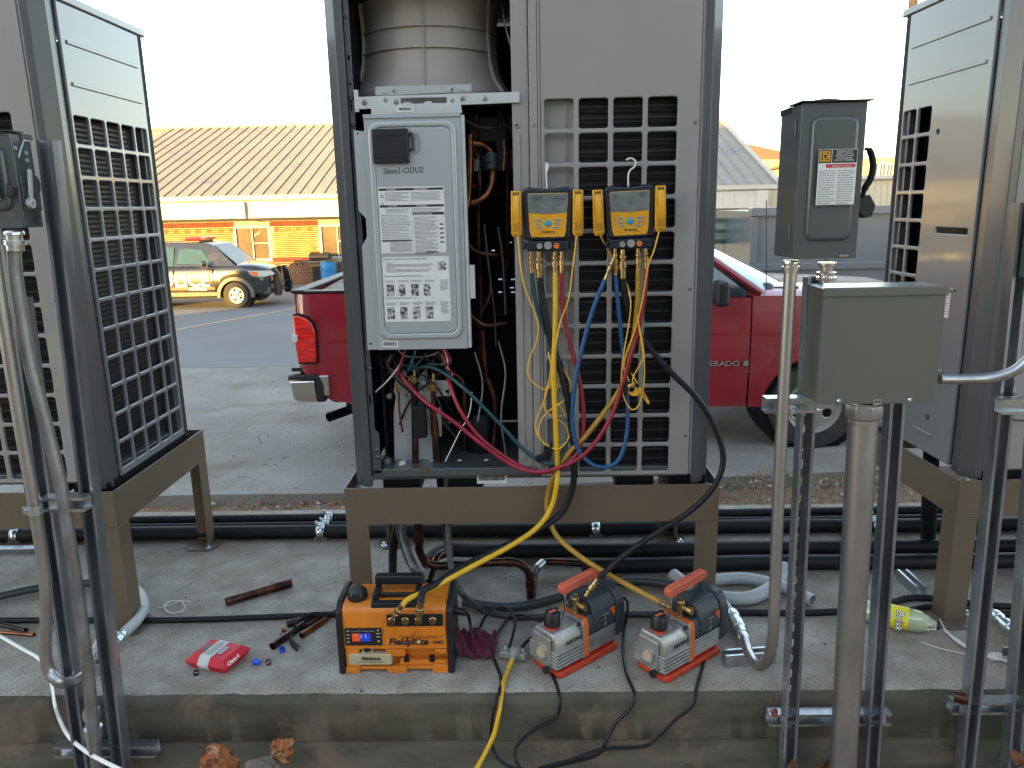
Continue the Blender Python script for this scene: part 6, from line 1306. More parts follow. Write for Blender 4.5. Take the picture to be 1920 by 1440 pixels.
hose('gauge_hose', [(1213, 500, G), (1208, 560, G), (1196, 620, G-.01), (1176, 690, G-.02), (1160, 745, G-.02), (1136, 800, G-.03), (1100, 848, G-.04), (1060, 872, G-.05), (1010, 885, G-.05), (960, 872, G-.02), (900, 830, G+.0), (850, 790, G+.02), (800, 755, G+.04), (765, 720, UY+.05), (750, 700, UY+.07)], .0072, 'redhose', 'red hose from the right gauge sweeping left into the open unit', ends=(((1210, 466, G), (1212, 504, G), .008),))
hose('gauge_hose', [(1197, 505, G), (1196, 560, G), (1190, 620, G), (1178, 680, G), (1165, 725, G), (1135, 770, G-.01), (1100, 815, G-.02), (1066, 850, G-.02), (1040, 890, G-.02), (1028, 925, G-.01), (1027, 962, G-.01), (1044, 1005, G-.04), (1090, 1045, G-.09), (1150, 1082, G-.14), (1205, 1112, G-.19), (1236, 1128, 2.275)], .0090, 'gold', 'dull gold hose from the right gauge to the right silver pump', ends=(((1196, 466, G), (1197, 512, G), .009), ((1256, 1140, 2.27), (1230, 1125, 2.28), .009)))
hose('gauge_hose', [(1134, 524, G-.015), (1112, 580, G-.02), (1092, 650, G-.03), (1078, 720, G-.035), (1073, 790, G-.035), (1083, 840, G-.035), (1106, 868, G-.035), (1135, 876, G-.03), (1160, 862, G-.03), (1173, 825, G-.02), (1177, 775, G-.01), (1172, 700, G), (1164, 620, G), (1157, 550, G), (1154, 512, G)], .0073, 'bluehose', 'blue hose looping from the right gauge down and back up', ends=(((1153, 466, G), (1154, 516, G), .008), ((1151, 484, G-.008), (1134, 526, G-.015), .007)))
hose('gauge_hose', [(1168, 515, G), (1172, 560, G+.005), (1186, 605, G+.01), (1212, 645, G+.0), (1258, 698, G-.02), (1305, 745, G-.04), (1340, 800, G-.06), (1356, 860, G-.07), (1340, 910, G-.08), (1295, 958, G-.09), (1225, 1003, G-.11), (1165, 1045, G-.14), (1125, 1082, 2.32)], .0098, 'rubber', 'thick black hose from the right gauge swinging out right to the left silver pump', ends=(((1167, 468, G), (1168, 522, G), .011), ((1098, 1118, 2.30), (1120, 1086, 2.315), .010)))
def wire(pts, label, Y=2.475, r_=.0023, m_='wire', group='thin yellow clamp wires', cat='wire', closed=False, k=8):
    P = [at(q[0], q[1], q[2] if len(q) > 2 else Y) for q in pts]; b = MB(); b.tube(spline(P, k, closed), r_, 6, closed=closed); return b.build('clamp_wire', M[m_], label=label, cat=cat, group=group)
wire([(971, 442, 2.49), (975, 490), (984, 540), (1000, 580), (1009, 610), (1006, 640), (993, 672), (990, 700), (1003, 720), (1026, 730), (1035, 700, 2.46), (1028, 660)], 'thin yellow wire from the leftmost clamp wandering down the divider')
wire([(1081, 442, 2.49), (1074, 500), (1066, 560), (1052, 600), (1043, 640, 2.45), (1034, 700), (1022, 745), (1005, 790), (1008, 815), (1025, 838)], 'thin yellow wire from the clamp right of the left gauge, ending at the strap')
wire([(1041, 668), (1055, 690), (1070, 720), (1062, 745), (1042, 762, 2.45), (1024, 775), (1012, 795), (1010, 815), (1022, 832), (1046, 842, 2.45), (1064, 825), (1062, 800), (1044, 785), (1022, 768), (1022, 740), (1030, 710), (1036, 670)], 'thin yellow wire coiled in large loops below the left gauge')
wire([(1048, 680), (1046, 720), (1042, 750), (1056, 770), (1070, 795), (1066, 822), (1050, 840), (1038, 842)], 'thin yellow wire hanging in a teardrop at the right of the loops')
wire([(1236, 433, 2.49), (1226, 470), (1215, 500), (1205, 560), (1190, 620), (1175, 660), (1170, 690), (1180, 715)], 'thin yellow wire from the rightmost clamp down to the tied coil')
wire([(1125, 440, 2.50), (1140, 470, 2.53), (1170, 520, 2.52), (1182, 560), (1180, 600), (1170, 660), (1165, 710), (1170, 745), (1185, 768), (1200, 755), (1208, 710), (1206, 650), (1198, 610)], 'thin yellow wire hanging as a long loop under the right gauge')
wire([(1195, 590), (1202, 640), (1206, 670), (1196, 690), (1186, 715), (1200, 735), (1216, 757), (1212, 745), (1196, 720), (1184, 700)], 'thin yellow wire ending in a pointed loop right of the tied coil')
t = thing('wire_coil', 'small tied coil of yellow wire with a black strap on the grille', 'wire coil', at(1182, 728, 2.47))
for k_ in range(6):
    b = MB(); r_ = .014+.0012*k_; c = at(1183+k_*1.2, 728+k_*.6, 2.47-.002*k_); b.tube([c+V((r_*math.cos(a), .004*math.sin(a*2+k_), r_*math.sin(a))) for a in [6.283*i/18 for i in range(18)]], .0019, 6, closed=True); b.build('coil_turn', M['wire'], t)
b = MB(); b.obox(at(1172, 729, 2.465), (.018, 0, 0), (0, .03, 0), (0, 0, .020)); b.build('strap', M['rubber'], t, bevel=.003); b = MB(); b.obox(at(1194, 722, 2.46), (.014, 0, -.006), (0, .024, 0), (.003, 0, .010)); b.build('strap', M['rubber'], t, bevel=.003)
t = thing('hook_strap', 'black fabric strap bunched on the bottom corner of the grille panel', 'strap', at(1025, 850, 2.47))
b = MB(); b.obox(at(1026, 850, 2.47), (.030, 0, -.008), (0, .012, 0), (.010, 0, .050)); b.build('strap_band', M['rubber'], t, bevel=.004); b = MB(); b.obox(at(1014, 858, 2.465), (.030, 0, .012), (0, .01, 0), (-.006, 0, .022)); b.build('strap_tail', M['rubber'], t, bevel=.003); b = MB(); b.obox(at(1033, 838, 2.468), (.012, .0, 0), (0, .02, 0), (.002, 0, .03)); b.build('strap_tail', M['rubber'], t, bevel=.003)
# ------------------------------------------------------------------ orange vacuum pump
o0 = gz(641, 1262, 0); o1 = gz(850, 1256, 0); OW = o1.x-o0.x
t = thing('vacuum_pump', 'orange vacuum pump with black handle and lit display on the pad', 'vacuum pump', (o0.x+OW/2, o0.y+.08, 0)); X_ = o0.x; Yp = o0.y
ofr = (V((X_, Yp, 0)), XU, ZU)
pf = [(.0, .085), (.0, .212), (.005, .226), (.018, .236), (.055, .238), (.150, .240), (.160, .23), (.165, .01), (.03, .01), (.03, .085)]
b = MB(); b.prism(pf, (X_+.014, Yp, 0), YU, ZU, (OW-.028, 0, 0)); b.build('housing', M['orange'], t, bevel=.003)
b = MB(); b.fbox(ofr, .016, .062, .008, .084, -.03, -.001); b.fbox(ofr, .062, OW-.016, .010, .022, -.03, -.002); b.fbox(ofr, .150, .215, .0, .024, -.03, .004); b.fbox(ofr, .014, .060, .0, .020, -.03, .004); b.fbox(ofr, OW-.066, OW-.014, .0, .030, -.03, .004)
b.fbox(ofr, .148, .212, .060, .084, -.03, .002); b.fbox(ofr, OW-.052, OW-.016, .068, .084, -.03, .002); b.fbox(ofr, .195, .225, .024, .05, -.03, -.006); b.fbox(ofr, .19, OW-.016, .022, .04, -.03, -.008)
b.build('skirt', M['orange'], t, bevel=.003)
b = MB(); b.plate(ofr, rrect(.148, OW-.017, .136, .220, .008, 4), t=.01, bev=.003, c=.006); b.build('port_surround', M['orange'], t)
for s in (0, 1):
    b = MB(); xx = X_-.006 if s == 0 else X_+OW-.014
    b.prism([(-.008, .0), (-.010, .18), (-.002, .222), (.030, .246), (.155, .250), (.175, .235), (.178, .0)], (xx, Yp, 0), YU, ZU, (.020, 0, 0)); b.build('end_frame', M['blackp'], t, bevel=.005)
# display
b = MB(); b.plate(ofr, rrect(.020, .140, .102, .164, .004, 3), t=.006, bev=.0015, c=.005); ds = b.build('display_panel', M['scr'], t)
b = MB(); b.fbox(ofr, .044, .068, .118, .146, .005, .0056); b.build('display_glow', M['ledr'], ds)
b = MB(); b.fbox(ofr, .0681, .104, .118, .146, .005, .0056); b.build('display_glow', M['ledb'], ds)
b = MB()
for a_, z_ in ((.056, .139), (.072, .139), (.086, .139), (.072, .132), (.086, .132)): b.fbox(ofr, a_, a_+.003, z_, z_+.002, .0056, .0060)
b.build('display_text', M['ledw'], ds)
b = MB()
for a_, z_ in ((.031, .155), (.031, .116), (.129, .157), (.129, .118)): b.plate(ofr, circ(a_, z_, .0035, 10), t=.001, c=.006)
for z_ in (.140, .128): b.fbox(ofr, .026, .037, z_, z_+.003, .005, .0056); b.fbox(ofr, .123, .136, z_+.004, z_+.007, .005, .0056)
b.text(ofr, 'Runquick Oil Change System', .0066, a=.040, b=.153, c=.0055, ext=.0001); b.build('display_print', M['btn'], ds)
# ports
b = MB(); b.plate(ofr, rrect(.160, OW-.024, .172, .214, .005, 3), t=.012, bev=.002, c=.010); pb_ = b.build('port_plate', M['blackp'], t)
for i, a_ in enumerate((.176, .220, .262, .308)):
    b = MB(); b.lathe(ofr[0]+XU*a_+ZU*.194, -YU, [(.009, .012), (.013, .012), (.015, .0095), (.024, .008), (.024, .005), (.014, .004), (.014, .0001)], 16); b.build('port', M['brass'], pb_)
b = MB(); b.lathe(ofr[0]+XU*.252+ZU*.112, (.6, -.6, .3), [(0, .0001), (0, .009), (.014, .009), (.016, .006), (.016, .0001)], 12); cp = b.build('port_cap', M['brass'], t); b = MB(); b.tube(spline([ofr[0]+V((.252, -.012, .155)), ofr[0]+V((.240, -.018, .140)), ofr[0]+V((.244, -.012, .120))], 6), .0012, 6); b.build('cap_tether', M['blackp'], cp)
b = MB(); b.text(ofr, 'Fieldpiece', .0325, a=.160, b=.102, c=.001, ext=.0004, bold=.0011, shear=.22, sx=.98); b.text(ofr, '.VP87', .015, a=.300, b=.104, c=.001, ext=.0004, bold=.0005, sx=1.05); b.text(ofr, '8 CFM Two Stage Vacuum Pump', .0088, a=.205, b=.1275, c=.0075, ext=.0002, bold=.0001); b.build('brand_lettering', M['ink'], t)
# oil tank
b = MB(); b.plate(ofr, rrect(.026, .168, .030, .070, .006, 4), t=.03, bev=.004, c=.004, res=2); b.fbox(ofr, .070, .105, .070, .082, -.028, -.006); tk = b.build('oil_tank', M['tank'], t)
b = MB(); b.lathe(ofr[0]+V((.088, .010, .078)), ZU, [(0, .014), (.012, .014), (.012, .0001)], 14); b.build('tank_cap', M['blackp'], tk)
b = MB(); b.text(ofr, 'Fieldpiece', .0155, a=.068, b=.050, c=.005, ext=.0002, bold=.0006, shear=.22); b.fbox(ofr, .044, .142, .040, .0412, .004, .0045); b.fbox(ofr, .068, .138, .0448, .0456, .004, .0045); b.build('tank_lettering', M['ink'], tk)
for a_ in (.205, .288):
    b = MB(); b.plate(ofr, rrect(a_, a_+.018, .034, .058, .004, 3), t=.01, bev=.002, c=-.004); b.build('rubber_bumper', M['rubber'], t)
# knob and handle
kq = V((X_+.055, Yp+.060, .236)); b = MB(); b.lathe(kq, ZU, [(0, .031), (.004, .033), (.020, .031), (.036, .024), (.042, .017), (.042, .0001)], 24); kb = b.build('oil_cap_knob', M['blackp'], t)
for i in range(10):
    a = 6.283*i/10; b = MB(); b.obox(kq+V((.030*math.cos(a), .030*math.sin(a), .016)), (.006, 0, 0), (0, .006, 0), (0, 0, .026)); b.build('knob_rib', M['blackp'], kb, bevel=.002)
hz = .240; hx0_, hx1_ = X_+.108, X_+.262; b = MB()
for zz, yy in ((.236, .028), ): b.box(hx0_, hx1_, Yp+.008, Yp+.034, .222, .244)
b.box(hx0_, hx0_+.019, Yp+.0345, Yp+.110, .232, .262); b.box(hx1_-.019, hx1_, Yp+.0345, Yp+.110, .232, .262); b.box(hx0_+.0195, hx1_-.0195, Yp+.054, Yp+.066, .240, .2545)
b.build('handle_frame', M['blackp'], t, bevel=.003)
b = MB(); b.box(hx0_-.002, hx1_+.002, Yp+.096, Yp+.128, .2625, .294); b.build('handle_grip', M['blackp'], t, bevel=.006, seg=3)
b = MB(); b.box(hx0_+.001, hx0_+.0135, Yp+.100, Yp+.118, .236, .2622); b.box(hx1_-.0135, hx1_-.001, Yp+.100, Yp+.118, .236, .2622); b.build('handle_post', M['blackp'], t, bevel=.002)
b = MB(); b.tube([V((X_+OW+.004, Yp+.06, .19)), V((X_+OW+.045, Yp+.05, .185))], [.014, .010], 12); b.build('cord_gland', M['blackp'], t)
b = MB(); b.box(X_+OW+.006, X_+OW+.02, Yp+.02, Yp+.04, .05, .065); b.build('side_latch', M['blackp'], t, bevel=.002)
# ------------------------------------------------------------------ silver vacuum pumps
def silver_pump(label):
    t = thing('vacuum_pump', label, 'vacuum pump', (0, 0, 0), 'silver and black vacuum pumps')
    BW = .062
    b = MB(); b.prism([(-.0, -BW+.012), (.012, -BW), (.262, -BW), (.275, -BW+.012), (.275, BW-.012), (.262, BW), (.012, BW), (0, BW-.012)], (-.006, 0, 0), XU, YU, (0, 0, .020)); b.build('base', M['pumpred'], t, bevel=.005, seg=2)
    b = MB(); b.box(.02, .255, -BW+.014, BW-.014, .0205, .034); b.build('base_riser', M['pumpred'], t, bevel=.003)
    # oil case with fins
    b = MB(); b.prism([(-.054, .030), (-.054, .108), (-.036, .132), (.036, .132), (.054, .108), (.054, .030), (.045, .024), (-.045, .024)], (-.012, 0, 0), YU, ZU, (.112, 0, 0)); oc = b.build('oil_case', M['alu'], t, bevel=.006, seg=3)
    for k_ in range(5):
        b = MB(); z = .032+k_*.0105; b.box(-.016, .102, -.0600, .0600, z, z+.0062); b.build('case_fin', M['alu'], oc, bevel=.002)
    b = MB(); b.box(-.020, -.0125, -.036, .036, .028, .118); b.build('case_rib', M['alu'], oc, bevel=.003)
    b = MB(); b.lathe((-.020, 0, .068), (-1, 0, 0), [(0, .023), (.006, .023), (.006, .018), (.003, .017)], 24); sg = b.build('sight_glass', M['alu'], oc); b = MB(); b.lathe((-.0215, 0, .068), (-1, 0, 0), [(0, .0165), (.002, .0165)], 20); b.build('glass', M['tank'], sg)
    b = MB(); b.lathe((-.016, -.030, .028), (-1, 0, 0), [(0, .006), (.010, .006), (.010, .011), (.022, .011), (.022, .0001)], 14); b.build('drain_plug', M['blackp'], t)
    b = MB(); b.lathe((.022, -.004, .132), ZU, [(0, .024), (.006, .024)], 22); b.build('cap_ring', M['pumpred'], t)
    b = MB(); b.lathe((.022, -.004, .1385), ZU, [(0, .024), (.002, .026), (.034, .0235), (.040, .020), (.040, .0001)], 24); kb = b.build('oil_cap', M['blackp'], t)
    b = MB(); b.box(.008, .036, -.009, .001, .1785, .1800); b.build('cap_mark', M['handle'], kb)
    # band
    b = MB(); b.prism([(-.060, .026), (-.060, .125), (-.052, .142), (.052, .142), (.060, .125), (.060, .026)], (.1005, 0, 0), YU, ZU, (.006, 0, 0)); b.build('gasket_plate', M['alu'], t, bevel=.001)
    b = MB(); b.prism([(-.059, .026), (-.059, .126), (-.050, .143), (.050, .143), (.059, .126), (.059, .026)], (.107, 0, 0), YU, ZU, (.0202, 0, 0)); b.build('band', M['pumpband'], t, bevel=.002)
    for y_ in (-.045, .045):
        b = MB(); b.cyl((.094, y_, .130), (.1005, y_, .130), .006, 8); b.build('bolt', M['ink'], t)
    # motor
    b = MB(); b.prism([(-.050, .030), (-.054, .045), (-.054, .085), (.054, .085), (.054, .045), (.050, .030)], (.1275, 0, 0), YU, ZU, (.128, 0, 0)); mt_ = b.build('motor_body', M['alu'], t, bevel=.003)
    for k_ in range(7):
        b = MB(); z = .036+k_*.0078; b.box(.128, .253, -.0585, .0585, z, z+.0035); b.build('motor_fin', M['alu'], mt_, bevel=.001)
    b = MB(); b.prism([(-.058, .0905), (-.060, .130), (-.050, .162), (-.032, .182), (.032, .182), (.050, .162), (.060, .130), (.058, .0905)], (.150, 0, 0), YU, ZU, (.105, 0, 0)); hs = b.build('motor_housing', M['motor'], t, bevel=.006, seg=3)
    b = MB(); b.prism([(-.057, .0905), (-.059, .125), (-.048, .145), (.048, .145), (.059, .125), (.057, .0905)], (.1275, 0, 0), YU, ZU, (.0222, 0, 0)); b.build('housing_front', M['motor'], hs, bevel=.003)
    b = MB(); b.prism([(-.056, .040), (-.062, .060), (-.063, .132), (-.052, .166), (-.034, .186), (.034, .186), (.052, .166), (.063, .132), (.062, .060), (.056, .040)], (.256, 0, 0), YU, ZU, (.040, 0, 0)); b.build('fan_cover', M['motor'], t, bevel=.008, seg=3)
    # printing on the near side (-Y)
    sf = (V((0, -.0605, 0)), XU, ZU)
    b = MB(); b.text((V((0, -.0545, 0)), XU, ZU), 'NAVAC', .0185, a=.028, b=.0905, c=.0, ext=.0007, shear=.25, bold=.0005, sx=1.15); b.build('brand_lettering', M['ink'], oc)
    sl_ = frame((0, -.0608, 0), XU, ZU)
    b = MB(); b.prism([(0, 0), (.026, .0), (.026, -.032)], (.220, -.0612, .146), XU, ZU, (0, .0008, 0)); b.build('orange_triangle', M['pumpband'], hs)
    b = MB(); b.text(sl_, 'NAVAC', .009, a=.186, b=.132, c=.0008, ext=.0002); b.text(sl_, '7', .015, a=.196, b=.114, c=.0008, ext=.0002, bold=.0003); b.text(sl_, 'i5', .015, a=.194, b=.098, c=.0008, ext=.0002, bold=.0003); b.build('model_lettering', M['btn'], hs)
    # inlet and gas ballast
    b = MB(); b.lathe((.120, -.006, .143), ZU, [(0, .013), (.008, .013), (.010, .009), (.024, .009), (.026, .014), (.046, .014), (.050, .010), (.050, .0001)], 12); b.cyl((.120, -.006, .172), (.120, -.040, .176), .008, 10); b.lathe((.120, -.036, .1755), (0, -1, 0), [(0, .011), (.014, .011), (.014, .0001)], 8); b.cyl((.120, .0, .176), (.150, .018, .178), .007, 10); b.build('brass_inlet', M['brass'], t, sharp=30)
    b = MB(); b.lathe((.075, .030, .133), ZU, [(0, .006), (.016, .006), (.017, .009), (.024, .009), (.024, .0001)], 12); b.build('ballast_valve', M['chrome'], t)
    b = MB(); b.lathe((.142, -.025, .150), (-.3, -1, .2), [(0, .010), (.014, .010), (.015, .007), (.015, .0001)], 12); b.build('port_cap', M['blackp'], t)
    # handle
    b = MB(); b.tube(spline([V((.085, .002, .142)), V((.085, .002, .195)), V((.088, .002, .226))], 4), .0032, 8); b.build('handle_rod', M['chrome'], t)
    b = MB(); b.tube([V((.228, .0, .182)), V((.222, .0, .228))], .006, 8); b.build('handle_rod', M['motor'], t)
    b = MB(); b.prism([(.062, .224), (.066, .216), (.235, .226), (.244, .232), (.244, .246), (.236, .252), (.072, .244), (.062, .238)], (0, -.013, 0), XU, ZU, (0, .026, 0)); b.build('handle', M['handle'], t, bevel=.004, seg=2)
    return t
ANG = math.radians(41)
def place(t, px, py, ang, s=1.0):
    c = gz(px, py, 0); loc = V((c.x, c.y, 0)); t.rotation_euler = (0, 0, ang); t.location = loc; t.scale = (s, s, s)
    return t
p1_ = silver_pump('silver and black vacuum pump with orange band, nearer the orange pump'); index_kids(p1_)
p2_ = copy_tree(p1_); p2_['label'] = 'silver and black vacuum pump with orange band, beside the hooked conduit'
u_ = V((math.cos(ANG), math.sin(ANG), 0)); w_ = V((-math.sin(ANG), math.cos(ANG), 0))
def place2(t, px, py, dang=0):     # near corner of the base at a photo point
    c = gz(px, py, 0); a = ANG+dang; u_ = V((math.cos(a), math.sin(a), 0)); w_ = V((-math.sin(a), math.cos(a), 0)); o = c+w_*.068; t.location = (o.x, o.y, 0.0005); t.rotation_euler = (0, 0, a); t.scale = (1.02, 1.10, 1.15)
place2(p1_, 1052, 1275); place2(p2_, 1253, 1283, -.03)
# ------------------------------------------------------------------ cords
GK = 'black power cords on the pad'
def cord(pts, label, r_=.0054, m_='rubber', group=GK, name='power_cord', cat='cord', k=8):
    P = [gz(q[0], q[1], q[2]) if len(q) == 3 else at(q[0], q[1], q[3]) for q in pts]; b = MB(); b.tube(spline(P, k), r_, 8); return b.build(name, M[m_], label=label, cat=cat, group=group)
FY = 2.098    # just in front of the pad face
cord([(868, 1138, 0, 2.29), (880, 1160, .10), (884, 1190, .05), (893, 1214, .02), (908, 1221, .006), (920, 1210, .006), (935, 1185, .006), (955, 1158, .02), (980, 1153, .05), (1008, 1163, .08), (1030, 1172, .06)], 'black cord leaving the orange pump in an S curve towards the silver pump')
cord([(955, 1213, .03), (962, 1190, .05), (966, 1165, .06), (958, 1145, .06), (940, 1139, .05), (920, 1145, .04), (905, 1165, .02), (896, 1190, .008), (898, 1204, .006), (918, 1220, .006), (932, 1250, .006), (940, 1275, .006), (936, 1298, .006), (928, 1320, 0, FY), (921, 1370, 0, FY-.01), (925, 1405, 0, FY-.02), (945, 1432, 0, FY-.05), (985, 1446, 0, FY-.08), (1030, 1442, 0, FY-.08), (1010, 1470, 0, FY-.08)], 'black cord plugged into the clear splitter running over the pad edge')
cord([(978, 1214, .03), (985, 1206, .04), (997, 1196, .05), (1000, 1212, .06), (1010, 1228, .03), (1026, 1250, .006), (1040, 1275, .006), (1048, 1300, .006), (1050, 1318, 0, FY), (1042, 1345, 0, FY), (1000, 1370, 0, FY), (972, 1395, 0, FY-.01), (966, 1420, 0, FY-.03), (982, 1446, 0, FY-.06), (1020, 1452, 0, FY-.08)], 'black cord draped in front of the left silver pump and looping down the edge')
cord([(1168, 1120, .12), (1176, 1128, .11), (1176, 1150, .08), (1170, 1180, .03), (1168, 1220, .006), (1174, 1260, .006), (1186, 1290, .006), (1190, 1305, 0, FY+.01), (1180, 1330, 0, FY), (1155, 1355, 0, FY), (1138, 1385, 0, FY-.01), (1120, 1415, 0, FY-.02), (1060, 1432, 0, FY-.05), (985, 1449, 0, FY-.08)], 'black cord from the left silver pump passing between both silver pumps')
cord([(1360, 1140, .12), (1352, 1165, .09), (1330, 1200, .03), (1320, 1240, .006), (1306, 1290, .006), (1304, 1306, 0, FY+.01), (1296, 1325, 0, FY), (1265, 1350, 0, FY), (1230, 1385, 0, FY-.01), (1205, 1400, 0, FY-.02), (1130, 1405, 0, FY-.03), (1070, 1425, 0, FY-.05), (1010, 1441, 0, FY-.07)], 'black cord from the right silver pump hanging over the pad edge')
t = thing('extension_cord', 'yellow extension cord hanging over the pad edge from the clear splitter', 'extension cord', gz(958, 1240, .0))
P = [gz(962, 1232, .03), gz(955, 1250, .016), gz(944, 1280, .010), at(940, 1308, 2.12), at(934, 1345, 2.09), at(925, 1380, 2.075), at(908, 1415, 2.05), at(888, 1450, 2.0), at(870, 1480, 1.95)]
b = MB(); b.tube(spline(P, 8), .0072, 10); b.build('cable', M['yelhose'], t); b = MB(); d = (P[1]-P[0]).normalized(); b.lathe(P[0]-d*.03, d, [(0, .018), (.012, .018), (.03, .013), (.042, .009), (.042, .0001)], 14); b.build('plug', M['splitter'], t)
t = thing('cord_splitter', 'clear plastic three way cord splitter lying by the left silver pump', 'cord splitter', gz(965, 1235, 0))
c = gz(962, 1228, .022); u = (gz(1000, 1232, .022)-gz(936, 1222, .022)).normalized(); v = ZU; n_ = u.cross(v)
b = MB(); b.obox(c, u*.094, n_*.026, v*.026); b.build('body', M['splitter'], t, bevel=.008, seg=3)
for k_ in (-.030, .0, .030):
    b = MB(); b.lathe(c+u*k_+v*.010-n_*.010, v*1-n_*.6, [(0, .0095), (.010, .0095), (.012, .006), (.012, .0001)], 12); b.build('socket', M['splitter'], t)
b = MB(); b.obox(c, u*.07, n_*.014, v*.014); b.build('inner_contacts', M['brass'], t)
# ------------------------------------------------------------------ small things on the pad
def scrap(pa, pb, r_, m_, label, name='copper_offcut', cat='copper pipe', group='copper pipe offcuts', z=None):
    z = r_ if z is None else z; a, c = gz(*pa, z), gz(*pb, z); b = MB(); b.pipe(a, c, r_, r_-.0016, 20); return b.build(name, M[m_], label=label, cat=cat, group=group)
a, c = gz(424, 1130, .0135), gz(546, 1094, .0135); d = (c-a).normalized()
t = thing('copper_offcut', 'long dark copper pipe offcut lying alone on the pad', 'copper pipe', a, 'copper pipe offcuts'); b = MB(); b.pipe(a+ZU*.004, a+(c-a)*.74+ZU*.004, .0162, .0142, 20); b.build('pipe', M['coppero'], t); b = MB(); b.pipe(a+(c-a)*.70+ZU*.004, c+ZU*.004, .0180, .016, 20); b.build('swaged_end', M['copperd'], t)
scrap((510, 1212), (570, 1170), .0125, 'copperd', 'slanted copper offcut behind the blue cap left of the orange pump')
scrap((565, 1192), (612, 1160), .0105, 'copper', 'short bright copper offcut leaning by the orange pump')
scrap((538, 1170), (612, 1152), .0135, 'copperd', 'grey tarnished offcut beside the pad hose at the orange pump')
scrap((560, 1180), (640, 1140), .008, 'copperd', 'thin dark offcut lying across the other offcuts')
for (px, py, r_, label, m_, ax_) in ((368, 1263, .0095, 'small dark copper ring in front of the red carton', 'copperd', (.2, -.3, 1)), (504, 1243, .0095, 'small dark ring right of the crumpled blue cap', 'copperd', (0, -.5, .8)), (532, 1184, .0085, 'small bright coupling standing behind the blue cap', 'copper', (0, 0, 1))):
    c = gz(px, py, .004); a_ = V(ax_).normalized(); b = MB(); b.lathe(c, a_, [(0, r_-.0016), (0, r_), (.009, r_), (.009, r_-.0016)], 18, ring=True); b.build('copper_ring', M[m_], label=label, cat='copper ring', group='copper rings on the pad')
b = MB(); b.tube(spline([gz(610, 1165, .02), gz(585, 1163, .035), gz(562, 1172, .04), (gz(548, 1190, .03)), gz(543, 1208, .012), gz(552, 1222, .004)], 8), .001, 4)
t = b = MB(); P = spline([gz(612, 1160, .012), gz(585, 1158, .030), gz(560, 1168, .035), gz(546, 1188, .024), gz(543, 1206, .010), gz(556, 1222, .003)], 8)
vs = []; fs_ = []
for i, p in enumerate(P): vs += [p, p+V((.004, .012, .016))]
for i in range(len(P)-1): fs_.append((2*i, 2*i+1, 2*i+3, 2*i+2))
b.add(vs, fs_); o = b.build('tape_strip', M['blackp'], label='curled black rubber strip left of the orange pump', cat='rubber strip'); sm = o.modifiers.new('s', 'SOLIDIFY'); sm.thickness = .002
b = MB(); b.sphere(gz(481, 1240, .010), .013, 7, sc3=(1.1, .9, .75)); dist_noise(b, .007, 60, 3); b.build('blue_stopper', M['bluep'], label='crumpled blue plastic cap between the red carton and a ring', cat='plastic cap', group='blue plastic caps')
b = MB(); b.lathe(gz(530, 1222, 0), (0, -.25, 1), [(0, .011), (.018, .010), (.018, .0085), (.004, .0085)], 14); b.build('blue_stopper', M['bluep'], label='upright blue plastic cap beside the slanted copper offcut', cat='plastic cap', group='blue plastic caps')
# white zip tie loop
t = thing('wire_loop', 'loose knotted loop of white wire on the pad below the left unit', 'wire', gz(325, 1140, 0))
for pts in ([(294, 1139, .003), (318, 1135, .004), (338, 1127, .008), (346, 1140, .004), (330, 1149, .003), (310, 1143, .003), (312, 1130, .006), (330, 1126, .008), (358, 1128, .003)], [(322, 1126, .008), (308, 1138, .004), (318, 1150, .003), (340, 1148, .003), (352, 1143, .003)]):
    b = MB(); b.tube(spline([gz(*p) for p in pts], 8), .0017, 6); b.build('wire', M['wcord'], t)
# red carton
t = thing('food_carton', 'red takeaway carton with a white paper band on the pad', 'carton', gz(405, 1225, 0))
_a, _b, _c = gz(352, 1240, .02), gz(418, 1262, .02), gz(465, 1222, .02); cc = (_a+_c)/2; cc.z = 0; _d = (_c-_b); A_ = math.atan2(_d.y, _d.x); u = V((math.cos(A_), math.sin(A_), 0)); v = V((-math.sin(A_), math.cos(A_), 0))
c0 = gz(352, 1235, 0)  # left corner
def ring(hx, hy, z): return [cc+u*x*hx+v*y*hy+ZU*z for x, y in ((-1, -1), (1, -1), (1, 1), (-1, 1))]
r0, r1, r2 = ring(.052, .066, 0), ring(.066, .082, .026), ring(.048, .062, .046)
b = MB(); b.add(r0+r1, [(0, 1, 2, 3), (0, 1, 5, 4), (1, 2, 6, 5), (2, 3, 7, 6), (3, 0, 4, 7)]); b.build('tray', M['redbox'], t, bevel=.001)
b = MB(); b.add([p+ZU*.0006 for p in r1]+r2, [(0, 1, 5, 4), (1, 2, 6, 5), (2, 3, 7, 6), (3, 0, 4, 7), (4, 5, 6, 7)]); lid = b.build('lid', M['redbox'], t, bevel=.001)
T = cc
b = MB(); s1, s2 = -.012, .030
def strip(pts): 
    vs = []
    for (y, z) in pts: vs += [T+v*(s1)+u*y+ZU*z, T+v*(s2)+u*y+ZU*z]
    return vs
pts = [(-.055, .001), (-.0675, .0258), (-.0495, .0472), (.0495, .0472), (.0675, .0262)]
vs = strip(pts); b.add(vs, [(2*i, 2*i+1, 2*i+3, 2*i+2) for i in range(len(pts)-1)]); o = b.build('paper_band', M['paper'], t); sm = o.modifiers.new('s', 'SOLIDIFY'); sm.thickness = .0012; sm.offset = 0
b = MB(); tf = (T+ZU*.0480, -v, u); lines(b, tf, -s2+.004, -s1-.004, .040, 14, .0056, h=.0018, c=.0001, seed=60, jag=.5); b.build('band_print', M['ink'], o)
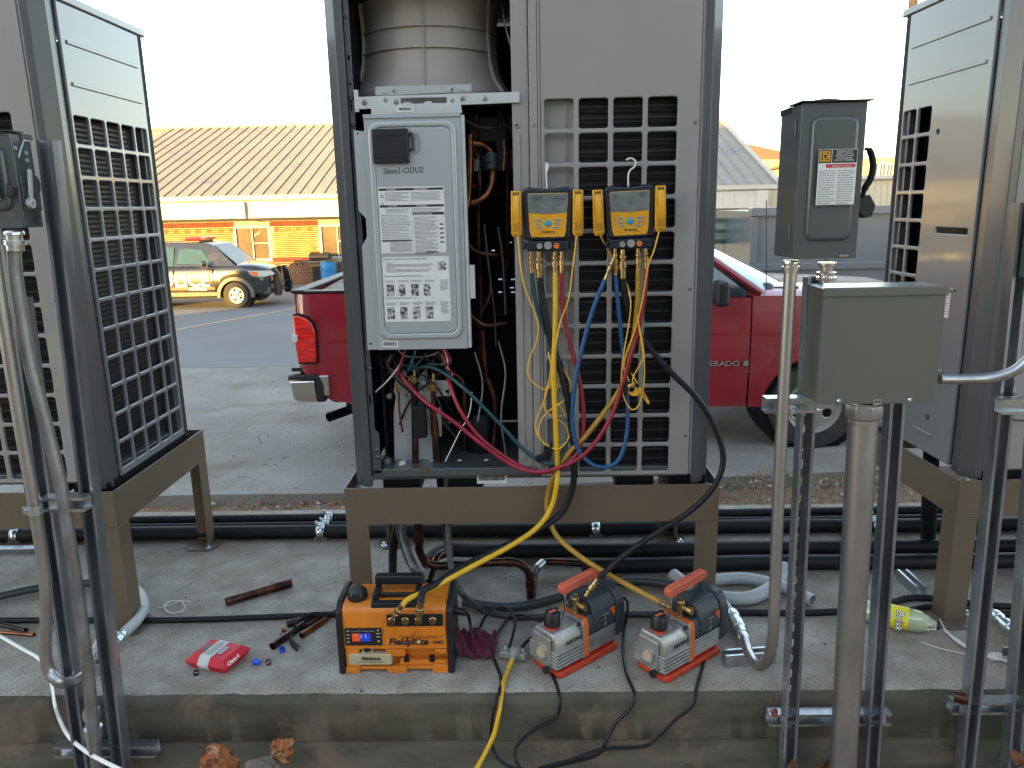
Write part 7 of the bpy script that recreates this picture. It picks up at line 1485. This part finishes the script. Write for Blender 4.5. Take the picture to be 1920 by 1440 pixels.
for s_ in (-1.22, .72):
    b = MB(); b.fbox(tf, s_*.034-.008, s_*.034+.008, -.022, .022, -.0016, -.0002); b.build('lid_window', M['lcd'], lid)
slope_u = u; nf = (r2[0]-r1[0]).normalized(); ff = (V(r1[0]), u, nf)
b = MB(); b.text(ff, 'Crave it', .018, a=.012, b=.005, c=.0015, ext=.0003, bold=.0006, shear=.1); b.fbox(ff, .020, .064, .0012, .0022, .0008, .0014); b.build('carton_lettering', M['decal'], lid)
# maroon cloth behind the orange pump
b = MB()
def clf(i, j):
    a, c = gz(858, 1195, .006), gz(930, 1205, .006); x = a.x+(c.x-a.x)*i; y = 2.30+.16*j
    return V((x, y, .004+.062*math.sin(math.pi*min(1, max(0, .08+.84*j)))**.7*(1-.72*i)*(1+.25*math.sin(9*i+4*j)) + .008*math.sin(23*i+11*j)))
b.grid(clf, 22, 18); dist_noise(b, .010, 26, 5); o = b.build('cloth', M['cloth'], label='crumpled maroon cloth behind the right side of the orange pump', cat='cloth', sharp=80)
# bottle
a, c = gz(1622, 1144, .040), gz(1762, 1174, .034); d = (c-a); L = d.length; dn = d.normalized()
t = thing('drink_bottle', 'plastic bottle of cloudy lemonade lying on its side on the pad', 'bottle', a)
R_ = .040
b = MB(); b.lathe(a, dn, [(0, .02), (.004, R_*.93), (.014, R_), (L*.62, R_), (L*.74, R_*.93), (L*.86, R_*.62), (L*.93, R_*.40), (L*.955, R_*.38), (L*.955, .0001)], 28); b.build('bottle_body', M['clearp'], t)
b = MB(); b.lathe(a, dn, [(.004, .02), (.006, R_*.88), (.014, R_-.0025), (L*.62, R_-.0025), (L*.74, R_*.86), (L*.84, R_*.60), (L*.84, .0001)], 28)
for _i, _v in enumerate(b.v):
    _z = .050
    if _v.z > _z: b.v[_i] = V((_v.x, _v.y, _z))
b.build('lemonade', M['lemon'], t)
b = MB(); b.lathe(a, dn, [(L*.20, R_+.0002), (L*.20, R_+.0010), (L*.585, R_+.0010), (L*.585, R_+.0002)], 28, ring=True); lb = b.build('label_wrap', M['lemonlabel'], t)
b = MB(); b.lathe(a, dn, [(L*.955, .0001), (L*.955, .0145), (L*1.0, .0145), (L*1.0, .0001)], 18); b.build('cap', M['blackp'], t)
s_ = (CAM-(a+c)/2); s_ = (s_-dn*s_.dot(dn)).normalized(); uu = dn.cross(s_)
if uu.z < 0: uu = -uu
lf2 = (a+s_*(R_+.0016)+dn*L*.30, -uu, dn) if False else (a+s_*(R_+.0016)+dn*L*.44+uu*.026, -uu, dn)
b = MB(); b.text(lf2, 'Brisk', .034, a=0, b=-.004, c=0, ext=.0006, bold=.0016, shear=.2); b.build('brand_lettering', M['ink'], lb)
b = MB(); b.text(lf2, 'Brisk', .034, a=0, b=-.004, c=.0010, ext=.0002, bold=-.0002, shear=.2); b.build('brand_lettering', M['decal'], lb)
# white wires right
t = thing('wire_bundle', 'bundle of white wires tied in a knot near the bottle cap', 'wire', gz(1860, 1228, 0))
for k_ in range(5):
    pts = [(1762+k_*2, 1160+k_*6, .01), (1775+k_*3, 1185+k_*2, .006), (1800+k_*4, 1208+k_, .008), (1835+k_*3, 1222+k_*2, .012), (1862, 1226+k_*2, .02), (1885+k_*3, 1228+k_*4, .01), (1925, 1240+k_*6, .006)]
    b = MB(); b.tube(spline([gz(*p) for p in pts], 8), .0017, 6); b.build('wire', M['wcord'], t)
b = MB(); b.tube(spline([gz(1727, 1204, .003), gz(1760, 1215, .004), (gz(1810, 1226, .004)), gz(1850, 1232, .01)], 6), .0017, 6); b.build('wire', M['wcord'], t)
for k_ in range(4):
    q = gz(1858+k_*5, 1231, .014); b = MB(); b.tube([q+V((.004*math.cos(a)*.6, .010*math.sin(a), .014*math.cos(a))) for a in [6.283*i/12 for i in range(12)]], .0017, 6, closed=True); b.build('knot_turn', M['wcord'], t)
# printed white tape at far left
P = [gz(-30, 1175, .006), gz(10, 1198, .006), gz(45, 1218, .008), gz(72, 1234, .006), gz(90, 1262, .005), gz(98, 1290, .006), at(102, 1318, 2.09), at(112, 1350, 2.08), at(130, 1382, 2.06), at(160, 1408, 2.0), at(195, 1428, 1.93), at(240, 1450, 1.88)]
P = spline(P, 8); b = MB(); vs = []
for i, p in enumerate(P):
    tw = V((.5, .5, .6)).normalized() if i > 40 else V((.3, .8, .35)).normalized(); vs += [p-tw*.006, p+tw*.006]
b.add(vs, [(2*i, 2*i+1, 2*i+3, 2*i+2) for i in range(len(P)-1)]); o = b.build('pull_tape', M['white'], label='white printed pull tape trailing over the pad edge at the far left', cat='tape'); sm = o.modifiers.new('s', 'SOLIDIFY'); sm.thickness = .0008
# copper bits far left
scrap((-10, 1168), (48, 1182), .0095, 'copperd', 'dark copper pipe end entering at the left edge of the pad'); scrap((0, 1185), (64, 1190), .0075, 'copper', 'thin bright copper pipe at the left edge of the pad')
b = MB(); b.cyl(at(1790, 1305, 2.08), at(1815, 1312, 2.06), .018, 14, r1=.016); b.build('copper_offcut', M['copperd'], label='dark pipe stub on the short rail at the far right', cat='copper pipe', group='copper pipe offcuts')
# orange bit and rocks
def rock(px, py, w_, h_, Y, m_, label, seed, sq=(1, .8, 1)):
    c = at(px, py, Y); b = MB(); n = 9; prof = [(-math.cos(math.pi*i/n), math.sin(math.pi*i/n)) for i in range(n+1)]
    b.lathe((0, 0, 0), ZU, prof, 14); r_ = random.Random(seed); pl = [(V((r_.uniform(-1, 1), r_.uniform(-1, 1), r_.uniform(-.6, 1))).normalized(), r_.uniform(.55, .85)) for _ in range(13)]
    for i, v_ in enumerate(b.v):
        for nn, dd_ in pl:
            e = v_.dot(nn)-dd_
            if e > 0: v_ = v_-nn*e
        b.v[i] = v_
    sub = MB(); sub.v = b.v; sub.f = b.f; sub.m = b.m; dist_noise(sub, .07, 3.2, seed)
    sub.v = [V((v_.x*w_*sq[0], v_.y*w_*sq[1], v_.z*h_))+c for v_ in sub.v]
    o = sub.build('rock', M[m_], label=label, cat='rock', group='rocks in front of the pad edge', sharp=25); s_ = o.modifiers.new('sub', 'SUBSURF'); s_.subdivision_type = 'SIMPLE'; s_.levels = 3; s_.render_levels = 3
    tx = bpy.data.textures.new('rocktex'+str(seed), 'CLOUDS'); tx.noise_scale = .022; tx.noise_depth = 5; ds_ = o.modifiers.new('d', 'DISPLACE'); ds_.texture = tx; ds_.strength = .026; ds_.texture_coords = 'LOCAL'; ds_.mid_level = .5
    return o
rock(408, 1432, .064, .060, 1.98, 'rock', 'large orange limestone rock at the bottom edge, leftmost of three', 3)
rock(532, 1402, .044, .045, 2.03, 'rock', 'smaller orange limestone rock at the right of the three', 8)
rock(490, 1442, .060, .030, 1.96, 'rockg', 'rounded brownish grey stone between the two orange rocks', 5)
b = MB(); b.sphere(at(1450, 1337, 2.05), .013, 6); dist_noise(b, .008, 70, 2); b.build('pebble', M['rock'], label='small orange pebble on the left end of the middle rail', cat='pebble')
# dry leaves at the foot of the pad
for px, py, a_, lbl in ((1545, 1428, .3, 'brown dry leaf at the foot of the fat conduit, left side'), (1588, 1434, 1.4, 'brown dry leaf behind the fat conduit base'), (1905, 1420, 2.1, 'brown dry leaf at the bottom right corner'), (1480, 1436, .9, 'brown dry leaf between the thin strut and the left conduit')):
    c = at(px, py, 2.04); u = V((math.cos(a_), .3, math.sin(a_))).normalized(); w2 = u.cross(V((0, 1, .3))).normalized(); b = MB(); vs = []
    for i in range(7): t_ = i/6; wd = .016*math.sin(math.pi*t_)**.7+.0008; p = c+u*(t_-.5)*.06+V((0, -.012*math.sin(math.pi*t_), 0)); vs += [p-w2*wd, p+V((0, .006, 0)), p+w2*wd]
    b.add(vs, [(3*i+j, 3*i+j+1, 3*i+j+4, 3*i+j+3) for i in range(6) for j in range(2)]); o = b.build('dry_leaf', M['leaf'] if 'leaf' in M else M.setdefault('leaf', mat('dead_leaf', (.16, .06, .025), .8, c2=(.09, .035, .015), ns=60)), label=lbl, cat='leaf', group='dry leaves'); sm = o.modifiers.new('s', 'SOLIDIFY'); sm.thickness = .0006
